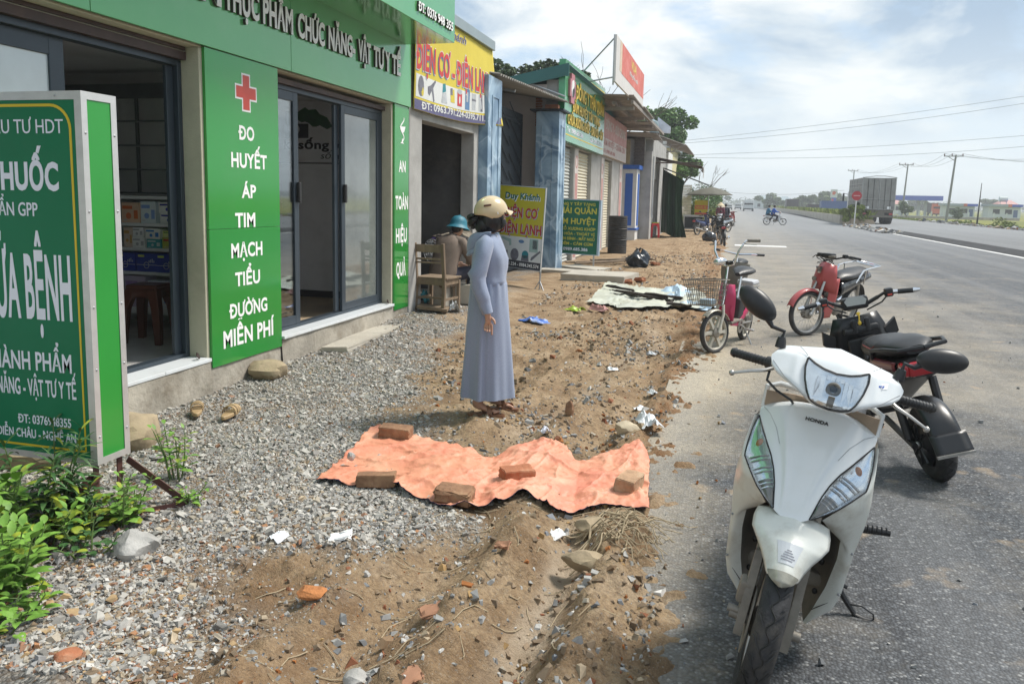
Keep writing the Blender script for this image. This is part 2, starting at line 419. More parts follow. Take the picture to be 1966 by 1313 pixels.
def build_ground_mat(m):
 t=m.node_tree;n=t.nodes;l=t.links;b=n['Principled BSDF'];b.inputs['Roughness'].default_value=0.92;b.inputs['Specular IOR Level'].default_value=0.2
 at=n.new('ShaderNodeAttribute');at.attribute_name='col'
 s=n.new('ShaderNodeSeparateColor');l.new(at.outputs['Color'],s.inputs[0])
 g=n.new('ShaderNodeNewGeometry')
 def noise(sc,d=6,r=0.6):
  q=n.new('ShaderNodeTexNoise');q.inputs['Scale'].default_value=sc;q.inputs['Detail'].default_value=d;q.inputs['Roughness'].default_value=r
  l.new(g.outputs['Position'],q.inputs['Vector']);return q.outputs['Fac']
 def ramp(f,st):
  r=n.new('ShaderNodeValToRGB');e=r.color_ramp.elements
  e[0].position,e[0].color=st[0][0],(*st[0][1],1);e[1].position,e[1].color=st[-1][0],(*st[-1][1],1)
  for p,c in st[1:-1]:q=e.new(p);q.color=(*c,1)
  l.new(f,r.inputs[0]);return r.outputs[0]
 def mix(f,a,bb,mode='MIX'):
  x=n.new('ShaderNodeMix');x.data_type='RGBA';x.blend_type=mode
  for so,q in((x.inputs[0],f),(x.inputs[6],a),(x.inputs[7],bb)):
   if isinstance(q,(int,float)):so.default_value=q
   elif isinstance(q,tuple):so.default_value=(*q,1)
   else:l.new(q,so)
  return x.outputs[2]
 dirt=ramp(noise(2.2,9,0.68),[(0.30,(0.15,0.092,0.048)),(0.42,(0.285,0.190,0.108)),(0.55,(0.41,0.295,0.18)),(0.72,(0.51,0.40,0.28))])
 dirt=mix(ramp(noise(38,4,0.6),[(0.40,(0,0,0)),(0.66,(0.6,0.6,0.6))]),dirt,(0.14,0.094,0.058))
 dirt=mix(ramp(noise(110,3),[(0.58,(0,0,0)),(0.68,(0.75,0.75,0.75))]),dirt,(0.36,0.31,0.25))
 om=n.new('ShaderNodeMath');om.operation='MULTIPLY';l.new(s.outputs[2],om.inputs[0]);l.new(ramp(noise(5,5),[(0.35,(0.2,)*3),(0.6,(0.9,)*3)]),om.inputs[1])
 dirt=mix(om.outputs[0],dirt,(0.235,0.125,0.06))
 dirt=mix(at.outputs['Alpha'],dirt,ramp(noise(9,5),[(0.3,(0.36,0.275,0.19)),(0.7,(0.50,0.41,0.31))]))
 vo=n.new('ShaderNodeTexVoronoi');vo.inputs['Scale'].default_value=62;l.new(g.outputs['Position'],vo.inputs['Vector'])
 sc=n.new('ShaderNodeSeparateColor');l.new(vo.outputs['Color'],sc.inputs[0])
 peb=ramp(sc.outputs[0],[(0.0,(0.13,0.125,0.12)),(0.35,(0.25,0.24,0.22)),(0.7,(0.40,0.385,0.355)),(0.93,(0.52,0.49,0.44)),(1.0,(0.40,0.25,0.14))])
 ed=ramp(vo.outputs['Distance'],[(0.0,(1,1,1)),(0.55,(0.85,)*3),(0.9,(0.42,0.36,0.30))])
 peb=mix(1.0,peb,ed,'MULTIPLY');peb=mix(ramp(noise(3.0,6,0.7),[(0.42,(0,0,0)),(0.62,(0.8,)*3)]),peb,dirt)
 c=mix(s.outputs[0],dirt,peb)
 gr=ramp(noise(0.22,8,0.65),[(0.3,(0.075,0.105,0.025)),(0.5,(0.16,0.17,0.035)),(0.62,(0.30,0.27,0.045)),(0.75,(0.13,0.15,0.04))])
 c=mix(s.outputs[1],c,gr)
 l.new(c,b.inputs['Base Color'])
 bp=n.new('ShaderNodeBump');bp.inputs['Strength'].default_value=1.0;bp.inputs['Distance'].default_value=0.022
 hh=n.new('ShaderNodeMath');hh.operation='SUBTRACT';l.new(noise(70,5,0.7),hh.inputs[0])
 hv=n.new('ShaderNodeMath');hv.operation='MULTIPLY';l.new(vo.outputs['Distance'],hv.inputs[0]);l.new(s.outputs[0],hv.inputs[1])
 l.new(hv.outputs[0],hh.inputs[1]);l.new(hh.outputs[0],bp.inputs['Height']);l.new(bp.outputs[0],b.inputs['Normal'])
build_ground_mat(ground_mat)
ground=np_mesh('ground',V,Fq,ground_mat,cols=np.stack([gm,grass,orange,rutm],1),smooth=True)
tag(ground,kind='structure')
def asphalt_mat(name,dusty,base=((0.028,0.031,0.036),(0.085,0.092,0.101),(0.25,0.255,0.255))):
 m=bpy.data.materials.new(name);m.use_nodes=True
 t=m.node_tree;n=t.nodes;l=t.links;b=n['Principled BSDF'];b.inputs['Roughness'].default_value=0.78;b.inputs['Specular IOR Level'].default_value=0.35
 g=n.new('ShaderNodeNewGeometry');sp=n.new('ShaderNodeSeparateXYZ');l.new(g.outputs['Position'],sp.inputs[0])
 def noise(sc,d=5,r=0.6,mp=None):
  q=n.new('ShaderNodeTexNoise');q.inputs['Scale'].default_value=sc;q.inputs['Detail'].default_value=d;q.inputs['Roughness'].default_value=r
  if mp:
   mm=n.new('ShaderNodeMapping');mm.inputs['Scale'].default_value=mp;l.new(g.outputs['Position'],mm.inputs[0]);l.new(mm.outputs[0],q.inputs['Vector'])
  else:l.new(g.outputs['Position'],q.inputs['Vector'])
  return q.outputs['Fac']
 def ramp(f,st):
  r=n.new('ShaderNodeValToRGB');e=r.color_ramp.elements
  e[0].position,e[0].color=st[0][0],(*st[0][1],1);e[1].position,e[1].color=st[-1][0],(*st[-1][1],1)
  for p,c in st[1:-1]:q=e.new(p);q.color=(*c,1)
  l.new(f,r.inputs[0]);return r.outputs[0]
 def mix(f,a,bb):
  x=n.new('ShaderNodeMix');x.data_type='RGBA'
  for so,q in((x.inputs[0],f),(x.inputs[6],a),(x.inputs[7],bb)):
   if isinstance(q,(int,float)):so.default_value=q
   elif isinstance(q,tuple):so.default_value=(*q,1)
   else:l.new(q,so)
  return x.outputs[2]
 def ma(op,a,bb,clamp=True):
  x=n.new('ShaderNodeMath');x.operation=op;x.use_clamp=clamp
  for i,q in enumerate((a,bb)):
   if isinstance(q,(int,float)):x.inputs[i].default_value=q
   else:l.new(q,x.inputs[i])
  return x.outputs[0]
 def mr(v,a0,a1,b0,b1):
  x=n.new('ShaderNodeMapRange');x.inputs[1].default_value=a0;x.inputs[2].default_value=a1;x.inputs[3].default_value=b0;x.inputs[4].default_value=b1
  l.new(v,x.inputs[0]);return x.outputs[0]
 vo=n.new('ShaderNodeTexVoronoi');vo.inputs['Scale'].default_value=78;l.new(g.outputs['Position'],vo.inputs['Vector'])
 sc=n.new('ShaderNodeSeparateColor');l.new(vo.outputs['Color'],sc.inputs[0])
 c=ramp(sc.outputs[0],[(0.0,base[0]),(0.6,base[1]),(0.86,tuple(q*1.25 for q in base[1])),(1.0,base[2])])
 c=mix(mr(vo.outputs['Distance'],0.35,0.75,0,0.8),c,(0.022,0.023,0.025))
 big=noise(0.5,6,0.65);
 if dusty:
  dx=mr(sp.outputs[0],-0.3,0.35,0.75,0.0);dy=mr(sp.outputs[1],4.6,7.6,-0.2,0.56)
  dl=mr(sp.outputs[0],1.6,5.5,0.0,-0.6)
  amt=ma('ADD',ma('ADD',ma('ADD',dx,dy),dl,False),ma('MULTIPLY',ma('SUBTRACT',noise(0.9,8,0.7),0.5,False),1.5,False),True)
  grit=ramp(noise(45,4,0.7),[(0.3,(0.45,)*3),(0.65,(1,)*3)])
  c=mix(ma('MULTIPLY',amt,grit),c,(0.45,0.385,0.285))
  spots=ramp(noise(3.5,3,0.5),[(0.63,(0,0,0)),(0.70,(0.6,)*3)])
  c=mix(ma('MULTIPLY',spots,grit),c,(0.36,0.27,0.17))
 c=mix(ramp(noise(0.8,7,0.7),[(0.56,(0,0,0)),(0.68,(0.55,)*3)]),c,(0.05,0.052,0.055))
 st=ramp(noise(1.0,5,0.6,(1.6,0.03,1)),[(0.42,(0,0,0)),(0.75,(0.38,)*3)])
 c=mix(st,c,(0.27,0.27,0.27))
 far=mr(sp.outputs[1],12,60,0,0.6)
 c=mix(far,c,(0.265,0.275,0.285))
 l.new(c,b.inputs['Base Color'])
 bp=n.new('ShaderNodeBump');bp.inputs['Strength'].default_value=0.8;bp.inputs['Distance'].default_value=0.006;bp.invert=True
 l.new(vo.outputs['Distance'],bp.inputs['Height']);l.new(bp.outputs[0],b.inputs['Normal'])
 return m
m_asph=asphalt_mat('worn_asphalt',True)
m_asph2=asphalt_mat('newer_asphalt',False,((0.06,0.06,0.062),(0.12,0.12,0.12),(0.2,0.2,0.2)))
m_paint=mat('road_paint_white',(0.72,0.72,0.69),0.7,var=0.15,vs=8,stain=(0.30,0.28,0.25),stain_amt=0.7)
YS=[-6,0,4,8,14,22,34,50,80,130,220,400,800,1600]
def strip(b,x0,x1,z,y0,y1,t=None):
 yy=[y0]+[q for q in YS if y0<q<y1]+[y1]
 vs=[(x,q,z)for q in yy for x in(x0,x1)]
 b.add(vs,[(2*i,2*i+1,2*i+3,2*i+2)for i in range(len(yy)-1)])
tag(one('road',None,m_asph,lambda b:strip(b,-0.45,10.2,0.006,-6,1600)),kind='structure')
m_edge=mat('fresh_asphalt_edge',(0.03,0.03,0.032),0.85,var=0.4,vs=3,bump=0.6,bs=30)
def raised(b):
 b.use(m_asph2);strip(b,10.15,19.6,0.165,14,1600)
 b.use(m_edge);b.add([(9.72,14,0.012),(9.72,1600,0.012),(10.15,1600,0.165),(10.15,14,0.165)],[(0,1,2,3)])
 b.add([(19.6,14,0.165),(19.6,1600,0.165),(19.9,1600,-0.3),(19.9,14,-0.3)],[(0,3,2,1)])
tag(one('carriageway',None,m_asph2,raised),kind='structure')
def lane_marks(b):
 b.add([(9.42,20,0.012),(9.60,20,0.012),(9.60,60,0.012),(9.42,60,0.012)],[(0,1,2,3)])
 b.add([(0.25,31.6,0.012),(2.15,31.6,0.012),(2.15,32.5,0.012),(0.25,32.5,0.012)],[(0,1,2,3)])
tag(one('road_marking',None,m_paint,lane_marks),kind='structure')
rng=np.random.default_rng(4)
def chips(P,S,C,flat=0.55,seed=1,sink=0.25,name='gravel',m=None):
 """P: (n,2), S: sizes, C: colours -> one mesh of angular chips resting on the ground"""
 r=np.random.default_rng(seed);n=len(P)
 cube=np.array([[-1,-1,-1],[1,-1,-1],[1,1,-1],[-1,1,-1],[-1,-1,1],[1,-1,1],[1,1,1],[-1,1,1]],float)
 T=cube[None]*0.5+r.uniform(-0.26,0.26,(n,8,3))
 T[:,4:,:2]*=r.uniform(0.35,0.95,(n,1,1));
 asp=np.stack([r.uniform(0.75,1.5,n),r.uniform(0.55,1.0,n),r.uniform(0.22,0.75,n)*flat/0.55],1)
 T*=asp[:,None,:]
 a=r.uniform(0,6.283,n);tx=r.normal(0,0.32,n);ty=r.normal(0,0.32,n)
 ca,sa=np.cos(a)[:,None],np.sin(a)[:,None]
 X=T[...,0].copy();Y=T[...,1].copy();Z=T[...,2].copy()
 Y2=Y*np.cos(tx)[:,None]-Z*np.sin(tx)[:,None];Z2=Y*np.sin(tx)[:,None]+Z*np.cos(tx)[:,None]
 X2=X*np.cos(ty)[:,None]+Z2*np.sin(ty)[:,None];Z3=-X*np.sin(ty)[:,None]+Z2*np.cos(ty)[:,None]
 T=np.stack([X2*ca-Y2*sa,X2*sa+Y2*ca,Z3],-1)*S[:,None,None]
 T[...,0]+=P[:,0:1];T[...,1]+=P[:,1:2]
 zmin=T[...,2].min(1);zr=T[...,2].max(1)-zmin
 T[...,2]+=(height(P[:,0],P[:,1])-zmin-sink*zr)[:,None]
 Vv=T.reshape(-1,3)
 q=np.array([[0,3,2,1],[4,5,6,7],[0,1,5,4],[1,2,6,5],[2,3,7,6],[3,0,4,7]])
 Fv=(np.arange(n)[:,None,None]*8+q[None]).reshape(-1,4)
 o=np_mesh(name,Vv,Fv,m,cols=np.repeat(C,8,0));return o
m_stone=mat('stone_chips',(1,1,1),0.85,var=0.18,vs=60,attr='col',spec=0.25)
def stone_cols(n,r,warm):
 base=np.array([[0.42,0.415,0.395],[0.30,0.30,0.295],[0.52,0.51,0.485],[0.17,0.175,0.18],[0.62,0.60,0.57],[0.40,0.355,0.285],[0.26,0.275,0.30]])
 c=base[r.choice(7,n,p=[0.28,0.24,0.15,0.10,0.06,0.10,0.07])]
 wb=np.array([[0.36,0.14,0.045],[0.28,0.115,0.06],[0.42,0.27,0.12],[0.24,0.16,0.095],[0.45,0.36,0.25]])
 k=r.random(n)<warm;c[k]=wb[r.choice(5,int(k.sum()))]
 return c*r.uniform(0.8,1.15,(n,1))
pts=[]
cand=np.stack([rng.uniform(-4.0,-0.9,140000),1.95+10.5*rng.random(140000)**1.75],1)
den=gmask(cand[:,0],cand[:,1])
cand=cand[(rng.random(len(cand))<den**1.6*np.clip(0.35+1.3*(fbm(cand[:,0]*1.1+7,cand[:,1]*1.1,3,77)-0.2),0.25,1)*np.interp(cand[:,1],[2,3.2,6,12],[0.75,0.95,0.75,0.4]))]
cand=cand[~((cand[:,0]<-2.75)&(cand[:,1]<2.75))]
S=rng.lognormal(math.log(0.0145),0.48,len(cand)).clip(0.006,0.048)*np.interp(cand[:,1],[2,4,12],[0.80,0.85,1.1])
warm=np.clip(0.26-0.16*(cand[:,1]-2.2),0.012,0.3)
C=stone_cols(len(cand),rng,warm);C=C*0.76+np.array([0.42,0.36,0.27])*0.24
g2=np.stack([rng.uniform(-3.95,-0.9,70000),1.95+6*rng.random(70000)**1.5],1);g2=g2[(rng.random(len(g2))<gmask(g2[:,0],g2[:,1])*0.8+0.06)&~((g2[:,0]<-2.75)&(g2[:,1]<2.75))]
cand=np.concatenate([cand,g2]);S=np.concatenate([S,rng.lognormal(math.log(0.0075),0.3,len(g2)).clip(0.004,0.013)]);C=np.concatenate([C,stone_cols(len(g2),rng,0.12)*0.95])
tag(chips(cand,S,C,flat=0.47,seed=2,sink=0.36,name='gravel',m=m_stone),'loose grey crushed stone gravel in front of the pharmacy',kind='stuff')
d2=np.stack([rng.uniform(-2.9,-0.18,30000),2.0+24*rng.random(30000)**2.3],1)
keep=(gmask(d2[:,0],d2[:,1])<0.5)&(fbm(d2[:,0]*1.6,d2[:,1]*1.1,3,41)>np.where(rng.random(len(d2))<0.22,0.3,0.54))
d2=d2[keep]
cc=np.array([(-0.60,2.55),(-0.52,3.0),(-0.98,2.45),(-0.42,2.15),(-0.55,5.3),(-0.72,5.9),(-0.9,5.15),(-0.62,7.0),(-1.0,6.4),(-1.3,5.6),(-0.9,8.6),(-2.2,9.2),(-1.1,2.05)])
d3=cc[rng.integers(0,len(cc),900)]+rng.normal(0,0.13,(900,2))*np.array([0.8,1.6]);d3=d3[(d3[:,0]<-0.22)&(d3[:,1]>1.95)];n3_=len(d3);d2=np.concatenate([d2,d3])
S2=rng.lognormal(math.log(0.0115),0.5,len(d2)).clip(0.004,0.034)*np.interp(d2[:,1],[2,8],[1,1.5])
S2[-n3_:]=rng.lognormal(math.log(0.017),0.45,n3_).clip(0.006,0.05)
C2=stone_cols(len(d2),rng,0.30)*0.92
earth=rng.random(len(d2))<0.55;earth[-n3_:]=rng.random(n3_)<0.25;C2[earth]=np.array([0.215,0.16,0.108])*rng.uniform(0.7,1.3,(int(earth.sum()),1))
tag(chips(d2,S2,C2,flat=0.8,seed=3,sink=0.5,name='rubble',m=m_stone),'scattered pebbles and earth clods over the muddy verge',kind='stuff')
P=np.stack([-0.1+4.2*rng.random(420)**1.8,2.2+14*rng.random(420)**1.5],1)
o=chips(P,rng.lognormal(math.log(0.009),0.5,420).clip(0.004,0.03),stone_cols(420,rng,0.25)*0.9,flat=0.8,seed=23,sink=0.1,name='road_grit',m=m_stone)
zz=np.zeros(420*24,np.float32);o.data.vertices.foreach_get('co',zz);zz=zz.reshape(420,8,3);zz[:,:,2]+=0.006-zz[:,:,2].min(1)[:,None];o.data.vertices.foreach_set('co',zz.ravel());o.data.update()
tag(o,'loose grit strewn over the asphalt',kind='stuff')
# ==============
m_acp=mat('green_aluminium_panel',(0.022,0.30,0.045),0.13,metal=0.22,var=0.05,vs=0.8,spec=0.6,coat=0.5,stain=(0.10,0.24,0.10),stain_amt=0.25,stain_scale=1.3)
m_acp_sky=mat('green_aluminium_panel_sky_sheen',(0.115,0.40,0.145),0.2,metal=0.25,var=0.05,vs=0.8,spec=0.6,coat=0.5,stain=(0.22,0.42,0.22),stain_amt=0.25,stain_scale=1.1)  # same panel green, lightened to paint in the sheen of the sky
m_cream=mat('cream_render',(0.50,0.47,0.36),0.85,var=0.10,vs=3,bump=0.35,bs=90,stain=(0.30,0.27,0.20),stain_amt=0.5)
m_conc=mat('raw_concrete',(0.34,0.31,0.26),0.92,var=0.28,vs=2.2,bump=0.7,bs=28,stain=(0.17,0.14,0.10),stain_amt=0.8,stain_scale=3)
m_sill=mat('white_tile_sill',(0.70,0.73,0.75),0.25,var=0.06,vs=2,stain=(0.45,0.42,0.38),stain_amt=0.5)
m_dkal=mat('slate_aluminium',(0.040,0.055,0.072),0.38,metal=0.25,var=0.08,vs=2)
m_white=mat('white_letter',(0.88,0.88,0.87),0.45,var=0.02)
m_letside=mat('dark_letter_edge',(0.05,0.04,0.035),0.6)
m_red=mat('red_vinyl',(0.58,0.07,0.045),0.4,var=0.06)
m_black=mat('black_rubber',(0.018,0.018,0.019),0.55,var=0.2,vs=20)
m_brownsteel=mat('brown_shutter_steel',(0.055,0.032,0.028),0.55,var=0.25,vs=7,stain=(0.16,0.09,0.05),stain_amt=0.6)
m_dark_in=mat('interior_paint_grey',(0.58,0.59,0.59),0.8,var=0.1,vs=1.5)
m_wallwhite=mat('interior_white_wall',(0.72,0.74,0.77),0.4,var=0.10,vs=1.2,stain=(0.36,0.37,0.38),stain_amt=0.35,stain_scale=1.7)
m_tile=mat('floor_tile',(0.66,0.65,0.63),0.2,var=0.08,vs=1.5,stain=(0.30,0.26,0.21),stain_amt=0.5)
m_floorbr=mat('dusty_floor',(0.34,0.26,0.17),0.5,var=0.2,vs=2)
m_glass=glass('window_glass',(0.80,0.84,0.84),0.10)
m_glass_m=mat('pale_reflection_pane',(0.55,0.62,0.66),0.04,var=0.05,spec=0.9,coat=1.0)  # opaque pane, the sky's pale reflection painted into its base colour
m_steel=mat('galvanised_steel',(0.45,0.46,0.47),0.4,metal=0.7,var=0.1,vs=10)
m_logo=mat('dark_logo_vinyl',(0.03,0.032,0.04),0.5)
m_leafprint=mat('printed_leaf_green',(0.03,0.11,0.04),0.5,var=0.3,vs=6)
PX0=-3.95
ph=thing('pharmacy','green panelled pharmacy with white lettering and two open sliding doors, nearest building','shop',(-3.95,6.0,0))
def W_(b,name,**k):return b.build(name,ph,world=True,**k)
b=MB().use(m_cream)
b.box((-4.3,5.42,0.27),(-3.975,6.49,2.70));b.box((-4.3,9.03,0.27),(-3.975,9.50,2.70))
b.box((-4.3,0.5,2.70),(-3.975,9.50,4.40));b.box((-4.3,0.5,0.27),(-3.975,1.6,2.70))
b.box((-8.2,9.40,0.0),(-4.3,9.50,4.40));b.box((-8.3,0.5,0.0),(-8.2,9.5,4.4));b.box((-8.2,0.5,0.0),(-4.3,0.6,4.4))
W_(b,'wall',bevel=0.006)
b=MB().use(m_dark_in);b.box((-8.15,6.98,0.28),(-4.32,7.06,2.78));b.box((-8.2,0.6,2.78),(-4.3,9.4,2.84));b.box((-8.19,0.6,0.3),(-8.1,6.98,2.78));W_(b,'inner_wall')
b=MB().use(m_tile);b.box((-8.2,0.6,0.15),(-4.24,6.98,0.272));W_(b,'tiled_floor')
b=MB().use(m_floorbr);b.box((-8.2,7.06,0.15),(-4.24,9.4,0.272));W_(b,'inner_floor')
b=MB().use(m_wallwhite);b.box((-8.2,9.355,0.272),(-4.31,9.40,1.995));b.box((-8.2,9.365,2.01),(-4.31,9.40,2.78));b.use(m_logo).box((-8.2,9.36,1.995),(-4.31,9.395,2.01))
b.box((-8.2,9.345,0.272),(-4.31,9.354,0.36));W_(b,'white_inner_wall')
b=MB().use(m_logo)
b.text('sống khỏe',F_front(-5.42,2.18,9.364),0.12,0.98,0.003,0.05)
b.text('sống vui',F_front(-5.10,2.06,9.364),0.085,0.52,0.003,0.0,shear=0.2)
b.text('k',F_front(-5.62,2.18,9.364),0.13,0.09,0.003,0.08)
b.box((-5.60,9.361,2.32),(-5.27,9.364,2.50));b.box((-5.60,9.361,2.50),(-5.46,9.364,2.66))
b.use(m_wallwhite);b.lathe([(0.0,0),(0.075,0),(0.075,0.003),(0,0.003)],20,frame((-5.47,9.360,2.43),(1,0,0),(0,0,1),(0,-1,0)))
b.use(m_leafprint);lf=[]
for i in range(13):t=i/12;lf.append((-5.52+0.62*t,2.62+0.10*math.sin(t*3.14)+0.02*math.sin(t*25)-0.16*t*t))
for i in range(13):t=1-i/12;lf.append((-5.52+0.62*t,2.60-0.08*math.sin(t*3.14)+0.02*math.sin(t*21)-0.16*t*t))
b.prism([(x,z)for x,z in lf],0,0.003,frame((0,9.3635,0),(1,0,0),(0,0,1),(0,-1,0)))
W_(b,'wall_lettering',sharp=0)
b=MB().use(m_letside);b.box((-3.975,0.6,2.715),(-3.955,9.52,4.60))
b.use(m_acp_sky)
for y0,y1 in((0.6,2.05),(2.055,4.30),(4.305,6.685),(6.69,9.53)):
 b.rbox((-3.942,(y0+y1)/2,3.655),(0.026,y1-y0,1.89),0.004)
b.use(m_acp_sky).box((-4.30,9.504,2.71),(-3.955,9.53,4.60))
W_(b,'fascia')
b=MB().use(m_white)
wl=[('PHẨM',4.62,5.62),('THỰC',5.66,6.14),('PHẨM',6.20,6.68),('CHỨC',6.77,7.27),('NĂNG-',7.35,7.93),('VẬT',8.01,8.31),('TƯ',8.39,8.65),('Y',8.70,8.83),('TẾ',8.89,9.15)]
for s_,y0,y1 in wl:
 b=MB().use(m_letside).text(s_,F_wall(y0,3.03,-3.929),0.235,y1-y0,0.024,0.05)
 b.use(m_white).text(s_,F_wall(y0,3.03,-3.9045),0.235,y1-y0,0.004,0.05);W_(b,'raised_lettering',sharp=0)
b=MB().use(m_acp_sky)
b.rbox((-3.615,5.0,4.02),(0.63,8.72,1.16),0.005)
W_(b,'canopy_box')
for s_,y0,y1 in(('ĐT:',8.16,8.34),('0376',8.40,8.68),('948',8.73,8.95),('355',9.01,9.24)):
 b=MB().use(m_letside).text(s_,F_wall(y0,3.55,-3.299),0.105,y1-y0,0.02,0.04);b.use(m_white).text(s_,F_wall(y0,3.55,-3.2785),0.105,y1-y0,0.003,0.04);W_(b,'canopy_lettering',sharp=0)
def vpanel(y0,y1,lines,seam):
 p=MB().use(m_acp)
 p.box((-3.975,y0,0.20),(-3.950,y1,seam-0.0015));p.box((-3.975,y0,seam+0.0015),(-3.950,y1,2.705))
 o=W_(p,'green_panel')
 for s_,a,c,z,h in lines:MB().use(m_white).text(s_,F_wall(a,z,-3.949),h,c-a,0.0018,0.045).build('lettering',o,world=True,sharp=0)
 return o
lines=[('ĐO',5.885,6.10,2.04,0.125),('HUYẾT',5.765,6.285,1.81,0.13),('ÁP',5.90,6.11,1.56,0.12),('TIM',5.80,6.09,1.315,0.13),('MẠCH',5.735,6.19,1.065,0.13),('TIỂU',5.78,6.145,0.825,0.125),('ĐƯỜNG',5.70,6.25,0.565,0.13),('MIỄN PHÍ',5.60,6.355,0.33,0.155)]
pan=vpanel(5.455,6.487,lines,1.31)
def cross(b,cy,cz,r,w,out,M):
 b.prism([(-w,-r),(w,-r),(w,-w),(r,-w),(r,w),(w,w),(w,r),(-w,r),(-w,w),(-r,w),(-r,-w),(-w,-w)],0,out,M)
c=MB().use(m_white);cross(c,0,0,0.155,0.061,0.0015,F_wall(5.995,2.43,-3.9495));c.use(m_red);cross(c,0,0,0.140,0.046,0.003,F_wall(5.995,2.43,-3.9495))
c.build('red_cross',pan,world=True,sharp=0)
pan2=vpanel(9.075,9.515,[('AN',9.20,9.41,1.90,0.15),('TOÀN',9.10,9.49,1.44,0.18),('HIỆU',9.115,9.455,1.03,0.19),('QUẢ',9.13,9.42,0.61,0.19)],1.20)
c=MB().use(m_white)
Mq=F_wall(9.30,2.25,-3.9485)
def flat_tube(b,pts,w,M,th=0.0015):
 L_,R_=[],[]
 for i,p in enumerate(pts):
  q0=pts[max(i-1,0)];q1=pts[min(i+1,len(pts)-1)];dx,dy=q1[0]-q0[0],q1[1]-q0[1];d=math.hypot(dx,dy)or 1
  ww=w[i]if isinstance(w,list)else w
  L_.append((p[0]-dy/d*ww,p[1]+dx/d*ww));R_.append((p[0]+dy/d*ww,p[1]-dx/d*ww))
 for i in range(len(pts)-1):b.prism([L_[i],L_[i+1],R_[i+1],R_[i]],0,th,M)
flat_tube(c,[(0.055*math.sin(a*0.9),0.02+0.032*a)for a in[i*0.4 for i in range(24)]],0.009,Mq)
c.prism([(-0.075,0.20),(0.10,0.21),(0.06,0.145),(0.015,0.125),(-0.04,0.15)],0.0006,0.002,Mq)
c.prism([(-0.055,0.0),(0.055,0.0),(0.02,0.018),(0.008,0.06),(-0.008,0.06),(-0.02,0.018)],0.0007,0.0022,Mq)
c.build('snake_and_cup_emblem',pan2,world=True,sharp=0)
b=MB().use(m_conc)
def rough_block(b,x0,x1,y0,y1,z0,z1,amp=0.02,seed=0,nseg=0.06):
 ny_=max(2,int((y1-y0)/nseg));nz_=max(2,int((z1-z0)/nseg))
 rr=random.Random(seed)
 def f(u,v):
  yy=y0+(y1-y0)*u;zz=z0+(z1-z0)*v
  n=float(fbm(np.array([yy*4.0+seed]),np.array([zz*5.0]),4,seed)[0])-0.5
  edge=(1-v)*0.03
  return(x1+n*amp*2*(1-0.7*(v>0.98))+edge*0.6,yy,zz)
 b.grid(f,ny_,nz_)
 b.box((x0,y0,z0),(x1-amp*1.3,y1,z1-0.004))
rough_block(b,-4.35,-3.93,1.6,5.40,-0.25,0.262,0.03,3)
rough_block(b,-4.35,-3.965,5.40,6.49,-0.25,0.262,0.008,4)
rough_block(b,-4.35,-3.945,6.49,9.02,-0.25,0.262,0.025,5)
rough_block(b,-4.35,-3.965,9.02,9.51,-0.25,0.262,0.012,6)
W_(b,'plinth',sharp=50)
for y0,y1 in((1.6,5.415),(6.495,9.025)):
 b=MB().use(m_sill)
 n=int((y1-y0)/0.6)+1
 for i in range(n):
  a0=y0+(y1-y0)*i/n;a1=y0+(y1-y0)*(i+1)/n-0.003
  b.rbox((-4.075,(a0+a1)/2,0.278),(0.30,a1-a0,0.028),0.004)
 W_(b,'door_sill')
b=MB().use(m_brownsteel);b.box((-4.15,1.6,2.60),(-4.08,5.41,2.66));b.use(m_cream).box((-4.2,1.6,2.662),(-4.10,5.415,2.698));b.use(m_brownsteel).box((-4.098,1.6,2.672),(-4.085,5.41,2.698))
W_(b,'shutter_rail')
b=MB().use(m_brownsteel);b.box((-4.14,6.5,2.615),(-4.05,9.02,2.66));W_(b,'shutter_rail')
def frame_rect(b,y0,y1,z0,z1,x,d,w,wb=None):
 wb=wb or w
 b.box((x-d/2,y0,z0),(x+d/2,y0+w,z1));b.box((x-d/2,y1-w,z0),(x+d/2,y1,z1))
 b.box((x-d/2+.001,y0+w,z0),(x+d/2-.001,y1-w,z0+wb));b.box((x-d/2+.001,y0+w,z1-w),(x+d/2-.001,y1-w,z1))
def door_leaf(y0,y1,z0,z1,x,w,handle=None,gm=None,hl=0.2):
 f=MB().use(m_dkal);frame_rect(f,y0,y1,z0,z1,x,0.035,w,0.085)
 o=W_(f,'sliding_door',bevel=0.003)
 q=MB().use(gm or m_glass);q.box((x-0.003,y0+w,z0+0.085),(x+0.003,y1-w,z1-w));q.build('glass',o,world=True)
 if handle:
  h=MB().use(m_black);h.rbox((x+0.04,handle,1.62),(0.035,0.045,hl),0.01);h.build('handle',o,world=True)
 return o
b=MB().use(m_dkal);frame_rect(b,1.6,5.415,0.293,2.60,-4.175,0.09,0.045,0.03);b.box((-4.20,5.29,0.32),(-4.17,5.365,2.55));W_(b,'door_frame',bevel=0.003)
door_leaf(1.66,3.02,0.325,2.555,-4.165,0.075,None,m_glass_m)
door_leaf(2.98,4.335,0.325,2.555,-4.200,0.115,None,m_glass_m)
b=MB().use(m_dkal);frame_rect(b,6.50,9.03,0.293,2.615,-4.14,0.09,0.045,0.03);W_(b,'door_frame',bevel=0.003)
door_leaf(6.56,7.09,0.325,2.57,-4.120,0.085,7.06,m_glass,0.2)
door_leaf(7.99,8.99,0.325,2.57,-4.120,0.085,8.035,mat('grey_reflection_pane',(0.15,0.17,0.165),0.04,var=0.3,vs=1.2,spec=0.9,coat=1.0),0.2)  # right leaf: grey-green of the reflection painted on as an opaque pane
b=MB().use(m_dkal);b.box((-4.17,7.90,0.33),(-4.14,7.985,2.56));W_(b,'door_stile')
